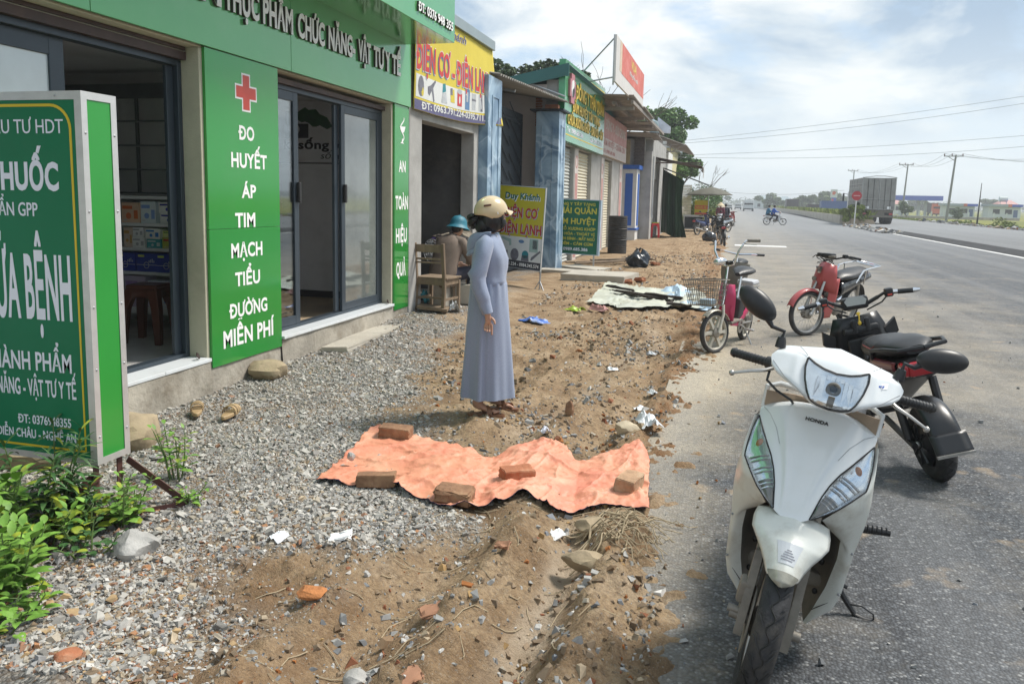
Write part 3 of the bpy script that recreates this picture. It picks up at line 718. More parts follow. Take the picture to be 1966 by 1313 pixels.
for y_ in(5.35,8.98):
 b=MB().use(m_brownsteel);b.tube([(-4.0,y_,0.31),(-3.98,y_-0.05,0.345),(-3.96,y_-0.07,0.33),(-3.975,y_-0.03,0.305)],0.008,6,closed=True);W_(b,'shutter_lock')
sh=thing('medicine_shelf','white metal display shelf behind the open pharmacy door','shelf',(-5.4,6.75,0.272))
m_shelf=mat('white_enamel_shelf',(0.80,0.82,0.83),0.4,var=0.05)
b=MB().use(m_shelf)
SZ=[0.49,0.835,1.065,1.30,1.555]
for z in SZ:b.box((-7.2,6.42,z-0.03),(-4.34,6.95,z))
b.box((-7.2,6.42,0.43),(-4.34,6.44,0.459))
b.build('shelf_board',sh,world=True,bevel=0.002)
b=MB().use(m_dark_in)
for x in(-7.2,-4.36):b.box((x,6.43,0.272),(x+0.02,6.94,2.62))
b.box((-7.18,6.93,0.272),(-4.36,6.945,2.62));b.build('shelf_frame',sh,world=True)
b=MB().use(mat('cabinet_door_dark',(0.10,0.115,0.12),0.4))
for i in range(7):
 x=-7.17+0.4*i
 for z in(1.575,1.80,2.03,2.26):frame_b=b.box((x,6.60,z),(x+0.03,6.62,z+0.225));b.box((x,6.601,z),(x+0.4,6.619,z+0.015))
b.box((-7.17,6.60,2.48),(-4.37,6.62,2.62));b.build('cabinet_grille',sh,world=True)
BOXES=[(-5.62,-5.42,3,0.19,(0.62,0.42,0.30),(0.60,0.16,0.05),'orange and white box on the second highest pharmacy shelf'),(-5.41,-5.24,3,0.205,(0.55,0.62,0.72),(0.2,0.32,0.6),'pale blue box next to the orange box on the shelf'),(-5.20,-4.97,3,0.100,(0.66,0.66,0.68),(0.03,0.03,0.28),'lower white and navy box of a stacked pair'),(-5.20,-4.97,3.5,0.100,(0.66,0.66,0.68),(0.03,0.03,0.28),'upper white and navy box of a stacked pair'),(-4.965,-4.80,3,0.175,(0.45,0.05,0.045),(0.6,0.3,0.25),'red box beside the stacked white and navy boxes'),(-5.62,-5.52,2,0.19,(0.55,0.44,0.36),(0.5,0.3,0.1),'beige box at the left of the shelf of white cartons'),(-5.51,-5.37,2,0.10,(0.66,0.66,0.66),(0.4,0.4,0.42),'lower plain white carton on the middle pharmacy shelf'),(-5.51,-5.39,2.5,0.09,(0.66,0.66,0.66),(0.4,0.4,0.42),'upper plain white carton on the middle pharmacy shelf'),(-5.36,-5.20,2,0.085,(0.05,0.30,0.33),(0.5,0.6,0.6),'teal carton beside the plain white carton'),(-5.36,-5.20,2.46,0.10,(0.62,0.64,0.62),(0.05,0.2,0.5),'white carton with blue corner lying on the teal carton'),(-5.18,-4.93,2,0.105,(0.36,0.38,0.06),(0.4,0.05,0.03),'dark green and lime carton with a red fruit picture'),(-5.18,-4.93,2.53,0.06,(0.55,0.58,0.22),(0.05,0.2,0.05),'lime carton lying on the dark green carton'),(-4.925,-4.78,2,0.175,(0.34,0.42,0.10),(0.6,0.55,0.4),'olive carton at the right end of its shelf')]
for i in range(5):
 BOXES.append((-5.72+0.235*i,-5.72+0.235*i+0.225,1,0.175,(0.03,0.055,0.30),(0.5,0.55,0.12),'blue carton in the row of equal blue cartons on the pharmacy shelf'))
BOXES+=[(-5.62,-5.38,0,0.30,(0.42,0.36,0.46),(0.3,0.2,0.4),'lilac box low behind the brown stool'),(-5.36,-5.10,0,0.26,(0.58,0.62,0.68),(0.05,0.25,0.6),'white and sky blue box low behind the brown stool'),(-5.08,-4.86,0,0.22,(0.62,0.62,0.62),(0.4,0.4,0.4),'white box low on the shelf behind the stool'),(-4.85,-4.70,0,0.25,(0.35,0.16,0.06),(0.5,0.4,0.3),'brown box at the right end of the lowest shelf')]
for i,(x0,x1,si,h,c1,c2,lb)in enumerate(BOXES):
 blu=c1==(0.03,0.055,0.30);c1,c2=tuple(min(0.88,q*1.35)for q in c1),tuple(min(0.88,q*1.3)for q in c2)
 k=int(si);z=SZ[k]+(0.101 if si-k==0.5 else 0.087 if si-k>0.45 and si-k<0.5 else 0.106 if si-k>0.5 else 0)
 ma_=mat('carton_%s'%'_'.join(str(int(q*100))for q in c1),c1,0.5,var=0.04);mb_=mat('print_%s'%'_'.join(str(int(q*100))for q in c2),c2,0.5,var=0.04)
 y0=6.43+0.008*(i%3)
 b=MB().use(ma_);b.rbox(((x0+x1)/2,y0+0.08,z+h/2),(x1-x0,0.16,h),0.003)
 b.use(mb_);yy=y0-0.0015;w=x1-x0
 if blu:
  b.box((x0+0.02,yy,z+h*0.80),(x0+w*0.4,yy+0.001,z+h*0.92));b.use(mat('print_white',(0.6,0.62,0.65),0.5));b.box((x0,yy,z+h*0.36),(x1,yy+0.001,z+h*0.39))
  b.lathe([(0.026,0),(0.031,0),(0.031,0.001),(0.026,0.001),(0.026,0)],16,F_front(x0+w*0.5,z+h*0.36,yy+0.001))
  for q in range(4):b.box((x0+w*(0.62+0.08*q),yy,z+h*0.5),(x0+w*(0.66+0.08*q),yy+0.001,z+h*(0.62+0.05*(q%3))))
 else:
  b.box((x0+w*0.06,yy,z+h*0.68),(x0+w*0.62,yy+0.001,z+h*0.84));b.box((x0+w*0.7,yy,z+h*0.2),(x0+w*0.92,yy+0.001,z+h*0.62))
  b.lathe([(0.0,0),(min(w,h)*0.16,0),(min(w,h)*0.16,0.001),(0,0.001)],14,F_front(x0+w*0.4,z+h*0.34,yy+0.001))
  b.use(mat('print_white',(0.6,0.62,0.65),0.5));b.box((x0+w*0.08,yy-0.0005,z+h*0.1),(x0+w*0.3,yy+0.0002,z+h*0.14))
 o=b.build('carton',None);tag(o,lb,'box','medicine boxes on the pharmacy shelf')
st=thing('plastic_stool','dark brown plastic stool inside the open pharmacy door','stool',(-4.93,5.93,0.272),R(12))
m_brplast=mat('brown_plastic',(0.10,0.032,0.018),0.35,var=0.1)
def plastic_stool(root,m,w=0.18,top=0.13,h=0.52):
 b=MB().use(m);b.rbox((0,0,h-0.02),(top*2+0.06,top*2+0.06,0.04),0.018,seg=3)
 for k in range(4):
  M_=Matrix.Rotation(k*math.pi/2,4,'Z');n=12;secs=[]
  def P_(u,z):f=(h-z)/h;hw=top+0.03+(w-top-0.03)*f;return M_@Vector((u*hw,-hw,z))
  vs=[];
  for i in range(n+1):
   u=-1+2*i/n;zb=h*(0.70-0.30*abs(u)**3.0)if abs(u)<0.72 else 0.0
   zb=h*(0.72-0.2*(abs(u)/0.72)**3)if abs(u)<0.72 else 0
   vs+=[P_(u,h-0.02),P_(u,zb)]
  b.add(vs,[(2*i,2*i+2,2*i+3,2*i+1)for i in range(n)if True])
 return b.build('seat_shell',root,solid=0.006)
def plastic_stool2(root,m,w=0.19,top=0.14,h=0.52,mseat=None):
 b=MB().use(mseat or m);b.rbox((0,0,h-0.02),(top*2,top*2,0.04),0.018,seg=3);b.build('seat',root)
 for sx in(-1,1):
  for sy in(-1,1):
   l=MB().use(m)
   l.loft([[Vector((sx*(c_+dx*t_),sy*(c_+dy*t_),z))for dx,dy in((0.5,0.5),(-0.5,0.5),(-0.5,-0.5),(0.5,-0.5))]for c_,t_,z in((w-0.03,0.055,0),(w-0.05,0.075,h*0.6),(top-0.045,0.09,h-0.035))])
   l.build('leg',root,bevel=0.006)
 r=MB().use(m)
 for k in range(4):
  M_=Matrix.Rotation(k*math.pi/2,4,'Z');n=14
  def q(u,z):f=1-z/h;hw=top-0.005+(w-top)*f;return M_@Vector((u*hw,-hw,z))
  vs=[]
  for i in range(n+1):
   u=-0.9+1.8*i/n;vs+=[q(u,h-0.03),q(u,h*0.80-h*0.28*abs(u)**2.6)]
  r.add(vs,[(2*i,2*i+2,2*i+3,2*i+1)for i in range(n)])
 r.build('apron',root,solid=0.006)
plastic_stool2(st,m_brplast)
# ==============
m_sgreen=mat('sign_vinyl_deep_green',(0.0025,0.165,0.070),0.38,var=0.05,vs=2,spec=0.3,stain=(0.02,0.16,0.075),stain_amt=0.4,stain_scale=3)
m_sgreen2=mat('sign_vinyl_side_green',(0.018,0.27,0.035),0.3,var=0.06,vs=1.2,coat=0.25)
m_alu=mat('brushed_aluminium_angle',(0.62,0.62,0.61),0.38,metal=0.55,var=0.08,vs=12)
m_yel=mat('yellow_vinyl',(0.66,0.475,0.02),0.4,var=0.04)
m_lilac=mat('pale_lettering',(0.80,0.81,0.90),0.45,var=0.03)
m_rustleg=mat('maroon_painted_angle_iron',(0.085,0.035,0.032),0.6,var=0.3,vs=12,stain=(0.16,0.075,0.035),stain_amt=0.6)
bs=thing('sign_box','tall green light box sign on rusty legs standing in the weeds at the left','sign',(-3.6,3.2,0))
SX0,SX1,SY0,SY1,SB,ST=-4.75,-2.88,3.07,3.285,0.285,2.045
b=MB().use(m_sgreen);b.box((SX0,SY0,SB),(SX1,SY0+0.01,ST));b.build('front_panel',bs,world=True)
b=MB().use(m_sgreen2);b.box((SX1-0.01,SY0+0.011,SB),(SX1-0.001,SY1,ST));b.box((SX0,SY1-0.01,SB),(SX1-0.011,SY1,ST));b.box((SX0,SY0+0.011,ST-0.01),(SX1-0.011,SY1-0.011,ST));b.box((SX0,SY0+0.011,SB),(SX0+0.01,SY1-0.011,ST));b.build('side_panel',bs,world=True)
b=MB().use(m_alu);t=0.036;e=0.003
b.box((SX1-t,SY0-e,SB-e),(SX1+e,SY0,ST+e));b.box((SX1,SY0,SB-e),(SX1+e,SY0+t*0.9,ST+e));b.box((SX1,SY1-t,SB-e),(SX1+e,SY1,ST+e))
b.box((SX0,SY0-e,ST-t),(SX1-t,SY0,ST+e));b.box((SX0,SY0-e,SB-e),(SX1-t,SY0,SB+t*0.8));b.box((SX1,SY0+t*0.9,ST-t*0.9),(SX1+e,SY1-t,ST+e));b.box((SX1,SY0+t*0.9,SB-e),(SX1+e,SY1-t,SB+t*0.8))
b.box((SX0,SY0,ST),(SX1,SY1,ST+e));b.box((SX0,SY0,SB-e),(SX1,SY1,SB));b.build('aluminium_edge',bs,world=True)
b=MB().use(m_steel)
for z in(0.42,0.75,1.05,1.5,1.86):
 for y_ in(SY0+0.017,SY1-0.018):b.ell((SX1+e,y_,z+0.03*(y_>3.3)),(0.005,0.006,0.006),8,6)
for x in(-3.02,-3.5,-4.0):b.ell((x,SY0-e,ST-0.018),(0.006,0.005,0.006),8,6)
b.build('screw',bs,world=True);bpy.data.objects['screw']['kind']='stuff'
b=MB().use(m_yel);r_=0.11;xr,zt,zb=-2.945,1.985,0.345
pts=[(SX0+0.06,zt),(xr-r_,zt)]+[(xr-r_+r_*math.sin(a),zt-r_+r_*math.cos(a))for a in[i*math.pi/16 for i in range(1,8)]]+[(xr,zt-r_),(xr,zb+0.0),(SX0+0.06,zb)]
flat_tube(b,pts,0.0065,F_front(0,0,SY0-0.0005));b.build('yellow_border',bs,world=True,sharp=0)
fy=SY0-0.0006
def rt_(s_,xr,z,h,w,bold=0.0,align='RIGHT'):MB().use(m_lilac).text(s_,F_front(xr,z,fy),h,w,0.0016,bold,align).build('lettering',bs,world=True,sharp=0)
rt_('CÔNG TY ĐẦU TƯ HDT',-2.985,1.857,0.068,0.84,0.0)
rt_('NHÀ THUỐC',-3.025,1.592,0.142,0.70,0.06)
rt_('ĐẠT CHUẨN GPP',-3.155,1.472,0.068,0.52,0.015)
rt_('CHỮA BỆNH',-2.985,0.978,0.335,0.60,0.035)
rt_('BÁN THUỐC THÀNH PHẨM',-3.005,0.725,0.098,1.02,0.025)
rt_('CHỨC NĂNG - VẬT TƯ Y TẾ',-2.985,0.598,0.088,0.63,0.025)
rt_('ĐT: 0376948355',-3.025,0.455,0.047,0.315,0.02)
rt_('DIỄN CHÂU - NGHỆ AN',-3.0,0.382,0.047,0.475,0.02)
def angle_iron(b,a,c,w=0.032,t=0.005):
 a,c=Vector(a),Vector(c);d=(c-a);L_=d.length;q=d.to_track_quat('Z','Y').to_matrix()
 b.obox((a+c)/2+q@Vector((w/2,0,0)),(w,t,L_),q);b.obox((a+c)/2+q@Vector((0,w/2+t/2,0)),(t,w,L_),q)
for x,y_ in((-2.905,3.10),(-2.905,3.255),(-4.70,3.10),(-4.70,3.255)):
 b=MB().use(m_rustleg);angle_iron(b,(x,y_,-0.05),(x,y_,SB-0.004));b.build('leg',bs,world=True)
b=MB().use(m_rustleg);angle_iron(b,(-2.91,3.11,0.22),(-3.02,2.72,-0.02));b.build('brace',bs,world=True)
b=MB().use(m_rustleg);angle_iron(b,(-2.89,3.265,0.24),(-2.55,3.30,0.02));b.build('brace',bs,world=True)
b=MB().use(m_rustleg);angle_iron(b,(-2.56,3.30,0.025),(-3.06,2.75,0.02));b.build('ground_bar',bs,world=True)
# ==============
m_conc2=mat('grey_cement_render',(0.36,0.355,0.34),0.9,var=0.16,vs=2.5,bump=0.4,bs=40,stain=(0.21,0.20,0.18),stain_amt=0.6,stain_scale=1.6)
m_cdark=mat('dark_cement',(0.085,0.085,0.085),0.9,var=0.35,vs=1.6,stain=(0.20,0.18,0.15),stain_amt=0.5,stain_scale=1.2)  # dark grey cement tone for the repair shop's inner walls
m_flash=mat('grey_metal_flashing',(0.30,0.36,0.38),0.45,metal=0.3,var=0.08,vs=3)
m_teal=mat('teal_roof_sheet',(0.016,0.105,0.10),0.45,var=0.08,vs=2)
m_corr=mat('weathered_corrugated_sheet',(0.22,0.21,0.19),0.75,var=0.2,vs=4,stain=(0.14,0.09,0.06),stain_amt=0.5)
m_fibro=mat('weathered_fibre_cement',(0.27,0.24,0.215),0.9,var=0.22,vs=3,bump=0.3,bs=20,stain=(0.11,0.095,0.08),stain_amt=0.7)
m_shut=mat('cream_shutter_slats',(0.60,0.55,0.42),0.55,var=0.07,vs=3)
m_shutg=mat('grey_shutter_slats',(0.47,0.48,0.45),0.55,var=0.07,vs=3)
m_pink=mat('faded_pink_print',(0.47,0.24,0.22),0.7,var=0.12,vs=4,stain=(0.55,0.47,0.44),stain_amt=0.4)
m_palepr=mat('faded_pale_print',(0.56,0.50,0.47),0.75,var=0.08,vs=4,stain=(0.40,0.33,0.31),stain_amt=0.4)
m_iron=mat('dark_iron_gate',(0.018,0.026,0.036),0.5,metal=0.3,var=0.2,vs=6)
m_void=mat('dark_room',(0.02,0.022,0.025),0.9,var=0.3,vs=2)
m_brick=mat('fired_clay',(0.36,0.135,0.065),0.9,var=0.25,vs=9,bump=0.6,bs=40,stain=(0.42,0.30,0.20),stain_amt=0.7,stain_scale=8)
m_wood=mat('weathered_wood',(0.20,0.145,0.095),0.8,var=0.3,vs=9,bump=0.4,bs=40,stretch=(1,1,0.18),stain=(0.10,0.07,0.05),stain_amt=0.6)
m_gold=mat('gold_letter',(0.74,0.50,0.05),0.4,metal=0.15,var=0.06)
m_navy=mat('navy_print',(0.055,0.055,0.16),0.6,var=0.1)
m_tprint=mat('teal_print',(0.03,0.22,0.26),0.6)
m_gprint=mat('grey_print',(0.16,0.16,0.19),0.6,var=0.3,vs=14)
m_lprint=mat('pale_grey_print',(0.45,0.47,0.49),0.6,var=0.15,vs=14)
def marble_mat():
 m=bpy.data.materials.new('blue_marble_paint');m.use_nodes=True;t=m.node_tree;n=t.nodes;l=t.links;b=n['Principled BSDF'];b.inputs['Roughness'].default_value=0.3
 g=n.new('ShaderNodeNewGeometry')
 no=n.new('ShaderNodeTexNoise');no.inputs['Scale'].default_value=1.5;no.inputs['Detail'].default_value=5;no.inputs['Distortion'].default_value=1.6;l.new(g.outputs['Position'],no.inputs['Vector'])
 r=n.new('ShaderNodeValToRGB');e=r.color_ramp.elements;e[0].position=0.36;e[0].color=(0.11,0.20,0.31,1);e[1].position=0.68;e[1].color=(0.36,0.50,0.62,1)
 l.new(no.outputs['Fac'],r.inputs[0])
 vo=n.new('ShaderNodeTexVoronoi');vo.feature='DISTANCE_TO_EDGE';vo.inputs['Scale'].default_value=1.7
 ad=n.new('ShaderNodeMix');ad.data_type='VECTOR';ad.inputs[0].default_value=0.35;l.new(g.outputs['Position'],ad.inputs[4]);l.new(no.outputs['Color'],ad.inputs[5]);l.new(ad.outputs[1],vo.inputs['Vector'])
 r2=n.new('ShaderNodeValToRGB');r2.color_ramp.elements[0].position=0.0;r2.color_ramp.elements[0].color=(0.7,0.7,0.7,1);r2.color_ramp.elements[1].position=0.05;r2.color_ramp.elements[1].color=(0,0,0,1);l.new(vo.outputs['Distance'],r2.inputs[0])
 mx=n.new('ShaderNodeMix');mx.data_type='RGBA';l.new(r2.outputs[0],mx.inputs[0]);l.new(r.outputs[0],mx.inputs[6]);mx.inputs[7].default_value=(0.50,0.62,0.72,1)
 l.new(mx.outputs[2],b.inputs['Base Color']);return m
m_marble=marble_mat()
def corrugated(b,o,du,dv,n,amp,t=0.0):
 """sheet from o spanned by du (across the ribs) and dv (along the ribs)"""
 o,du,dv=Vector(o),Vector(du),Vector(dv);nn=du.cross(dv).normalized();k=n*6
 vs=[]
 for i in range(k+1):
  p=o+du*(i/k)+nn*amp*math.sin(2*math.pi*i/6);vs+=[p,p+dv]
 b.add(vs,[(2*i,2*i+2,2*i+3,2*i+1)for i in range(k)])
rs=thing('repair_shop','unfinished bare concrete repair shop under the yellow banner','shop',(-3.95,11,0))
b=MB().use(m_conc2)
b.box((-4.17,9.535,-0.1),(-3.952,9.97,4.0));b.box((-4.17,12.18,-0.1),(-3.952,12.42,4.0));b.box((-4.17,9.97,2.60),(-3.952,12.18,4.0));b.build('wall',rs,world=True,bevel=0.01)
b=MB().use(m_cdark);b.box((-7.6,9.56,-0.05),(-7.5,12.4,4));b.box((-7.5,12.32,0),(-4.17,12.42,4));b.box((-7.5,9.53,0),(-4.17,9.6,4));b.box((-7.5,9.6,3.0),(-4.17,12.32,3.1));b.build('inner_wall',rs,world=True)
b=MB().use(m_conc);b.box((-7.5,9.6,-0.1),(-3.96,12.3,0.10));b.build('floor',rs,world=True)
b=MB().use(m_flash);b.box((-7.6,9.54,4.002),(-3.86,12.96,4.15));b.build('roof_edge',rs,world=True,bevel=0.004)
t=MB().use(m_black);t.torus((-5.1,12.27,1.95),(0,1,0),0.16,0.022,28,8);t.torus((-5.09,12.25,1.93),(0.05,1,0.08),0.15,0.022,28,8)
tag(t.build('hose_coil',None),'black coil of hose hanging on the dark repair shop wall','hose')
def ban_x(y,z):
 y=np.asarray(y,float);z=np.asarray(z,float)
 u=(y-9.58)/3.5;v=(4.0-z)/1.25
 return-3.90+0.10*np.clip(u,0,1)**4*np.clip(v,0,1.2)+0.012*np.sin(u*9+v*5)*v+0.02*np.sin((u*6-v*4))*np.clip(u-0.55,0,1)*2+0.012*np.sin(u*23)*np.clip(v-0.6,0,1)
ban=thing('banner','yellow cloth banner with red lettering and product pictures over the repair shop','banner',(-3.9,11.3,3.4))
m_bany=mat('yellow_banner_cloth',(0.62,0.50,0.055),0.65,var=0.05,vs=3)
m_banw=mat('white_banner_print',(0.66,0.67,0.66),0.65,var=0.04);m_bann=mat('violet_grey_banner_print',(0.10,0.095,0.19),0.65,var=0.08);m_banr=mat('red_banner_print',(0.55,0.05,0.05),0.65,var=0.06);m_banb=mat('blue_banner_print',(0.10,0.20,0.36),0.65)
def zb(u):return 2.70+0.12*u-0.05*math.sin(u*3.1)
def ban_pt(u,v):
 y=9.58+3.38*u+0.30*u**3*v;zt=4.0;z=zt+(zb(u)-zt)*v
 return(float(ban_x(y,z)),y,z)
b=MB().use(m_bany);b.grid(lambda u,v:ban_pt(u,v),60,24)
o=b.build('cloth',ban,world=True,solid=0.003,sharp=80)
def on_ban(b,off):
 b.v=[(float(ban_x(y,z))+off+(x),y,z)for x,y,z in b.v];return b
def ban_part(name,m,fn,off):q=MB().use(m);fn(q);on_ban(q,off);return q.build(name,ban,world=True,sharp=0)
FB=lambda y,z:F_wall(y,z,0)
def bstrip(z0f,z1f,y0=9.60,y1=12.9,n=40):
 def fn(q):q.add([p for i in range(n+1)for yy in[y0+(y1-y0)*i/n]for p in((0,yy,z0f((yy-9.58)/3.38)),(0,yy,z1f((yy-9.58)/3.38)))],[(2*i,2*i+2,2*i+3,2*i+1)for i in range(n)])
 return fn
ban_part('navy_strip',m_bann,bstrip(lambda u:zb(u)+0.005,lambda u:zb(u)+0.135,9.59,13.15),0.004)
ban_part('picture_strip',m_banw,bstrip(lambda u:zb(u)+0.165,lambda u:zb(u)+0.45,9.63,12.95),0.004)
def tilt(fn):
 def g(q):fn(q);q.v=[(x,y,z+0.035*(y-9.6))for x,y,z in q.v]
 return g
for s_,y0,y1,z,h in(('ĐIỆN CƠ',9.63,10.86,3.20,0.35),('-',10.95,11.07,3.17,0.30),('ĐIỆN LẠNH',11.16,12.78,3.155,0.36)):
 ban_part('letter_shadow',m_banb,tilt(lambda q:q.text(s_,FB(y0-0.02,z-0.02,),h,y1-y0,0.0008,0.06)),0.0045)
 ban_part('letter_outline',m_banw,tilt(lambda q:q.text(s_,FB(y0-0.015,z-0.012),h+0.025,y1-y0+0.03,0.0008,0.075)),0.0062)
 ban_part('lettering',m_banr,tilt(lambda q:q.text(s_,FB(y0,z),h,y1-y0,0.0008,0.05)),0.0080)
ban_part('lettering',m_banw,tilt(lambda q:q.text('Duy Khánh',FB(10.15,3.765),0.125,1.42,0.0008,0.07,shear=0.25)),0.0055)
ban_part('lettering',m_bann,tilt(lambda q:q.text('Duy Khánh',FB(10.16,3.772),0.115,1.40,0.0008,0.03,shear=0.25)),0.0075)
ban_part('lettering',m_banw,tilt(lambda q:q.text('ĐT: 0963.791.224-0395.711.868',FB(9.83,2.715),0.10,2.95,0.0008,0.04)),0.0065)
def poly_pic(name,parts,y,z,s):
 q=None
 for m,pts in parts:
  q=MB().use(m);q.prism([(y+px*s,z+pz*s)for px,pz in pts],0,0.0008,F_wall(0,0,0));q.v=[(x,yy,zz+0.035*(yy-9.6))for x,yy,zz in q.v]
  on_ban(q,0.0055+0.0008*parts.index((m,pts)));q.build(name,ban,world=True,sharp=0)
def ellp(cx,cy,rx,ry,n=14):return[(cx+rx*math.cos(2*math.pi*i/n),cy+ry*math.sin(2*math.pi*i/n))for i in range(n)]
zc_=2.99
poly_pic('printed_motor',[(m_gprint,ellp(0,0.05,0.40,0.5)),(m_bany,ellp(0.2,-0.2,0.16,0.22))],9.80,zc_,0.26)
poly_pic('printed_drill',[(m_gprint,[(-0.5,0.1),(-0.1,0.2),(0.5,0.5),(0.55,0.4),(0.2,0.1),(0.35,-0.5),(0.2,-0.55),(0.0,-0.05),(-0.3,-0.3),(-0.5,-0.2)])],10.18,zc_,0.28)
poly_pic('printed_saw',[(m_tprint,[(-0.2,0),(-0.1,0.45),(0.25,0.5),(0.3,0.1)]),(m_lprint,[(-0.4,-0.5),(-0.2,0),(0.3,0.05),(0.4,-0.5)])],10.62,zc_,0.27)
poly_pic('printed_pump',[(m_bany,[(-0.3,-0.4),(-0.3,0.3),(0.35,0.35),(0.4,-0.4)]),(m_gprint,[(-0.3,0.0),(-0.3,0.35),(0.05,0.4),(0.05,0.0)])],10.95,zc_,0.25)
poly_pic('printed_cooker',[(m_banr,[(-0.4,-0.5),(-0.4,0.25),(0.4,0.25),(0.4,-0.5)]),(m_banw,ellp(0,-0.15,0.13,0.22)),(m_lprint,ellp(0,0.32,0.40,0.16))],11.27,zc_,0.25)
poly_pic('printed_fridge',[(m_banb,[(-0.4,-0.6),(-0.4,0.6),(0.4,0.6),(0.4,-0.6)]),(m_lprint,[(-0.22,-0.15),(-0.22,0.42),(0.1,0.42),(0.1,-0.15)])],11.62,zc_,0.25)
poly_pic('printed_washer',[(m_lprint,[(-0.35,-0.55),(-0.4,0.45),(0.4,0.45),(0.35,-0.55)]),(m_gprint,[(-0.4,0.0),(-0.4,0.12),(0.4,0.12),(0.4,0.0)])],11.92,zc_,0.24)
poly_pic('printed_boiler',[(m_lprint,[(-0.3,-0.5),(-0.35,0.45),(0.3,0.5),(0.35,-0.5)]),(m_gprint,[(0.0,-0.5),(0.0,0.45),(0.3,0.5),(0.35,-0.5)])],12.24,zc_,0.26)
poly_pic('printed_rice_cooker',[(m_lprint,ellp(0,-0.05,0.75,0.5)),(m_gprint,[(-0.7,-0.05),(0.7,-0.05),(0.6,0.15),(-0.6,0.15)])],12.68,zc_,0.24)
def pillar(y0,y1,x0,x1,h,label,pitch_top=0.0):
 p=thing('gate_pillar',label,'pillar',((x0+x1)/2,(y0+y1)/2,0),group='blue marbled gate pillars')
 b=MB().use(m_marble);b.rbox(((x0+x1)/2,(y0+y1)/2,h/2-0.1),(x1-x0,y1-y0,h+0.2),0.02);b.build('shaft',p,world=True)
 b=MB().use(m_marble);w=x1-x0;d=y1-y0;t_=0.012
 for a0,a1 in((x0+w*0.25,x0+w*0.28),(x0+w*0.72,x0+w*0.75)):b.box((a0,y0-t_,0.3),(a1,y0-0.001,h-0.3))
 b.box((x0+w*0.28,y0-t_,h-0.33),(x0+w*0.72,y0-0.001,h-0.3))
 for a0,a1 in((y0+d*0.25,y0+d*0.29),(y0+d*0.71,y0+d*0.75)):b.box((x1+0.001,a0,0.3),(x1+t_,a1,h-0.3))
 b.box((x1+0.001,y0+d*0.29,h-0.33),(x1+t_,y0+d*0.71,h-0.3));b.build('panel_moulding',p,world=True)
 return p
pillar(12.44,13.22,-4.40,-3.80,3.56,'blue marbled gate pillar touching the yellow banner')
pl2=pillar(17.72,18.45,-4.30,-3.76,3.56,'blue marbled gate pillar behind the yellow standing sign')
b=MB().use(m_iron);b.box((-4.42,17.62,3.562),(-3.66,18.5,3.60));b.build('cap',pl2,world=True)
b=MB().use(m_brick);b.rbox((-3.98,17.95,3.66),(0.3,0.2,0.11),0.01);tag(b.build('brick',None),'pale brick wedged on top of the blue pillar under the roof sheets','brick')
gt=thing('iron_gate','dark iron double gate with diagonal bars between the blue pillars','gate',(-4.6,15.5,0))
for y0,y1 in((13.25,15.45),(15.50,17.70)):
 b=MB().use(m_iron);x=-4.62
 b.box((x-0.012,y0,0.05),(x-0.002,y1,3.30));frame_rect(b,y0,y1,0.04,3.32,x,0.05,0.06)
 for k in range(9):
  z=0.2+k*0.36;b.tube([(x+0.02,y0+0.06,z+0.55),(x+0.02,min(y1-0.06,y0+1.1),z)],0.012,6);b.tube([(x+0.02,y0+1.1,z+0.55 if y0>15 else z),(x+0.02,y1-0.06,z if y0>15 else z+0.45)],0.012,6)
 b.build('gate_leaf',gt,world=True)
b=MB().use(m_iron);b.box((-4.66,13.25,3.33),(-4.60,17.7,3.48));b.build('top_rail',gt,world=True)
cr=thing('corrugated_roof','corrugated sheet roof spanning the gate between the blue pillars','roof',(-4.6,15.6,3.5))
b=MB().use(m_corr);corrugated(b,(-3.72,12.75,3.60),(0,5.75,0.24),(-2.6,0.0,0.42),40,0.022);b.build('sheet',cr,world=True,solid=0.003)
b=MB().use(m_steel);b.tube([(-3.95,14.6,3.58),(-6.1,14.6,3.94)],0.03,6);b.build('rafter',cr,world=True)
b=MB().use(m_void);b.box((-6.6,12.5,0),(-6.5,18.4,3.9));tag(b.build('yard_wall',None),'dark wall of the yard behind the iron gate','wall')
ss=thing('shutter_shop','single storey shop row with cream roller shutters and grey posts','shop',(-3.95,24.5,0))
b=MB().use(m_conc2)
posts=[(18.5,18.95),(20.65,21.25),(23.35,25.05),(25.1,25.9),(27.55,29.35),(29.4,30.4)]
for y0,y1 in posts:b.box((-4.25,y0,-0.1),(-3.97,y1,2.95))
b.box((-4.25,18.5,2.95),(-3.97,30.4,4.35));b.build('wall',ss,world=True)
b=MB().use(m_palepr);b.box((-9.0,18.5,-0.1),(-4.25,18.6,4.25));b.box((-9,30.3,-0.1),(-4.25,30.4,4.2));b.box((-9.1,18.5,-0.1),(-9.0,30.4,4.2));b.build('side_wall',ss,world=True)
b=MB().use(m_teal);b.add([(-9.2,18.3,3.55),(-3.70,18.3,4.66),(-3.70,30.6,4.70),(-9.2,30.6,3.6)],[(0,1,2,3)])
b.box((-3.74,18.28,4.40),(-3.70,18.32,4.67));b.loft([[Vector((-9.2,18.28,3.55)),Vector((-3.70,18.28,4.68)),Vector((-3.70,18.28,4.42)),Vector((-9.2,18.28,3.29))],[Vector((-9.2,18.31,3.55)),Vector((-3.70,18.31,4.68)),Vector((-3.70,18.31,4.42)),Vector((-9.2,18.31,3.29))]])
b.build('roof',ss,world=True,solid=0.02)
b=MB().use(m_steel);b.tube([(-4.75,18.34,4.30),(-3.78,18.34,3.95)],0.022,6);b.build('sign_strut',ss,world=True)
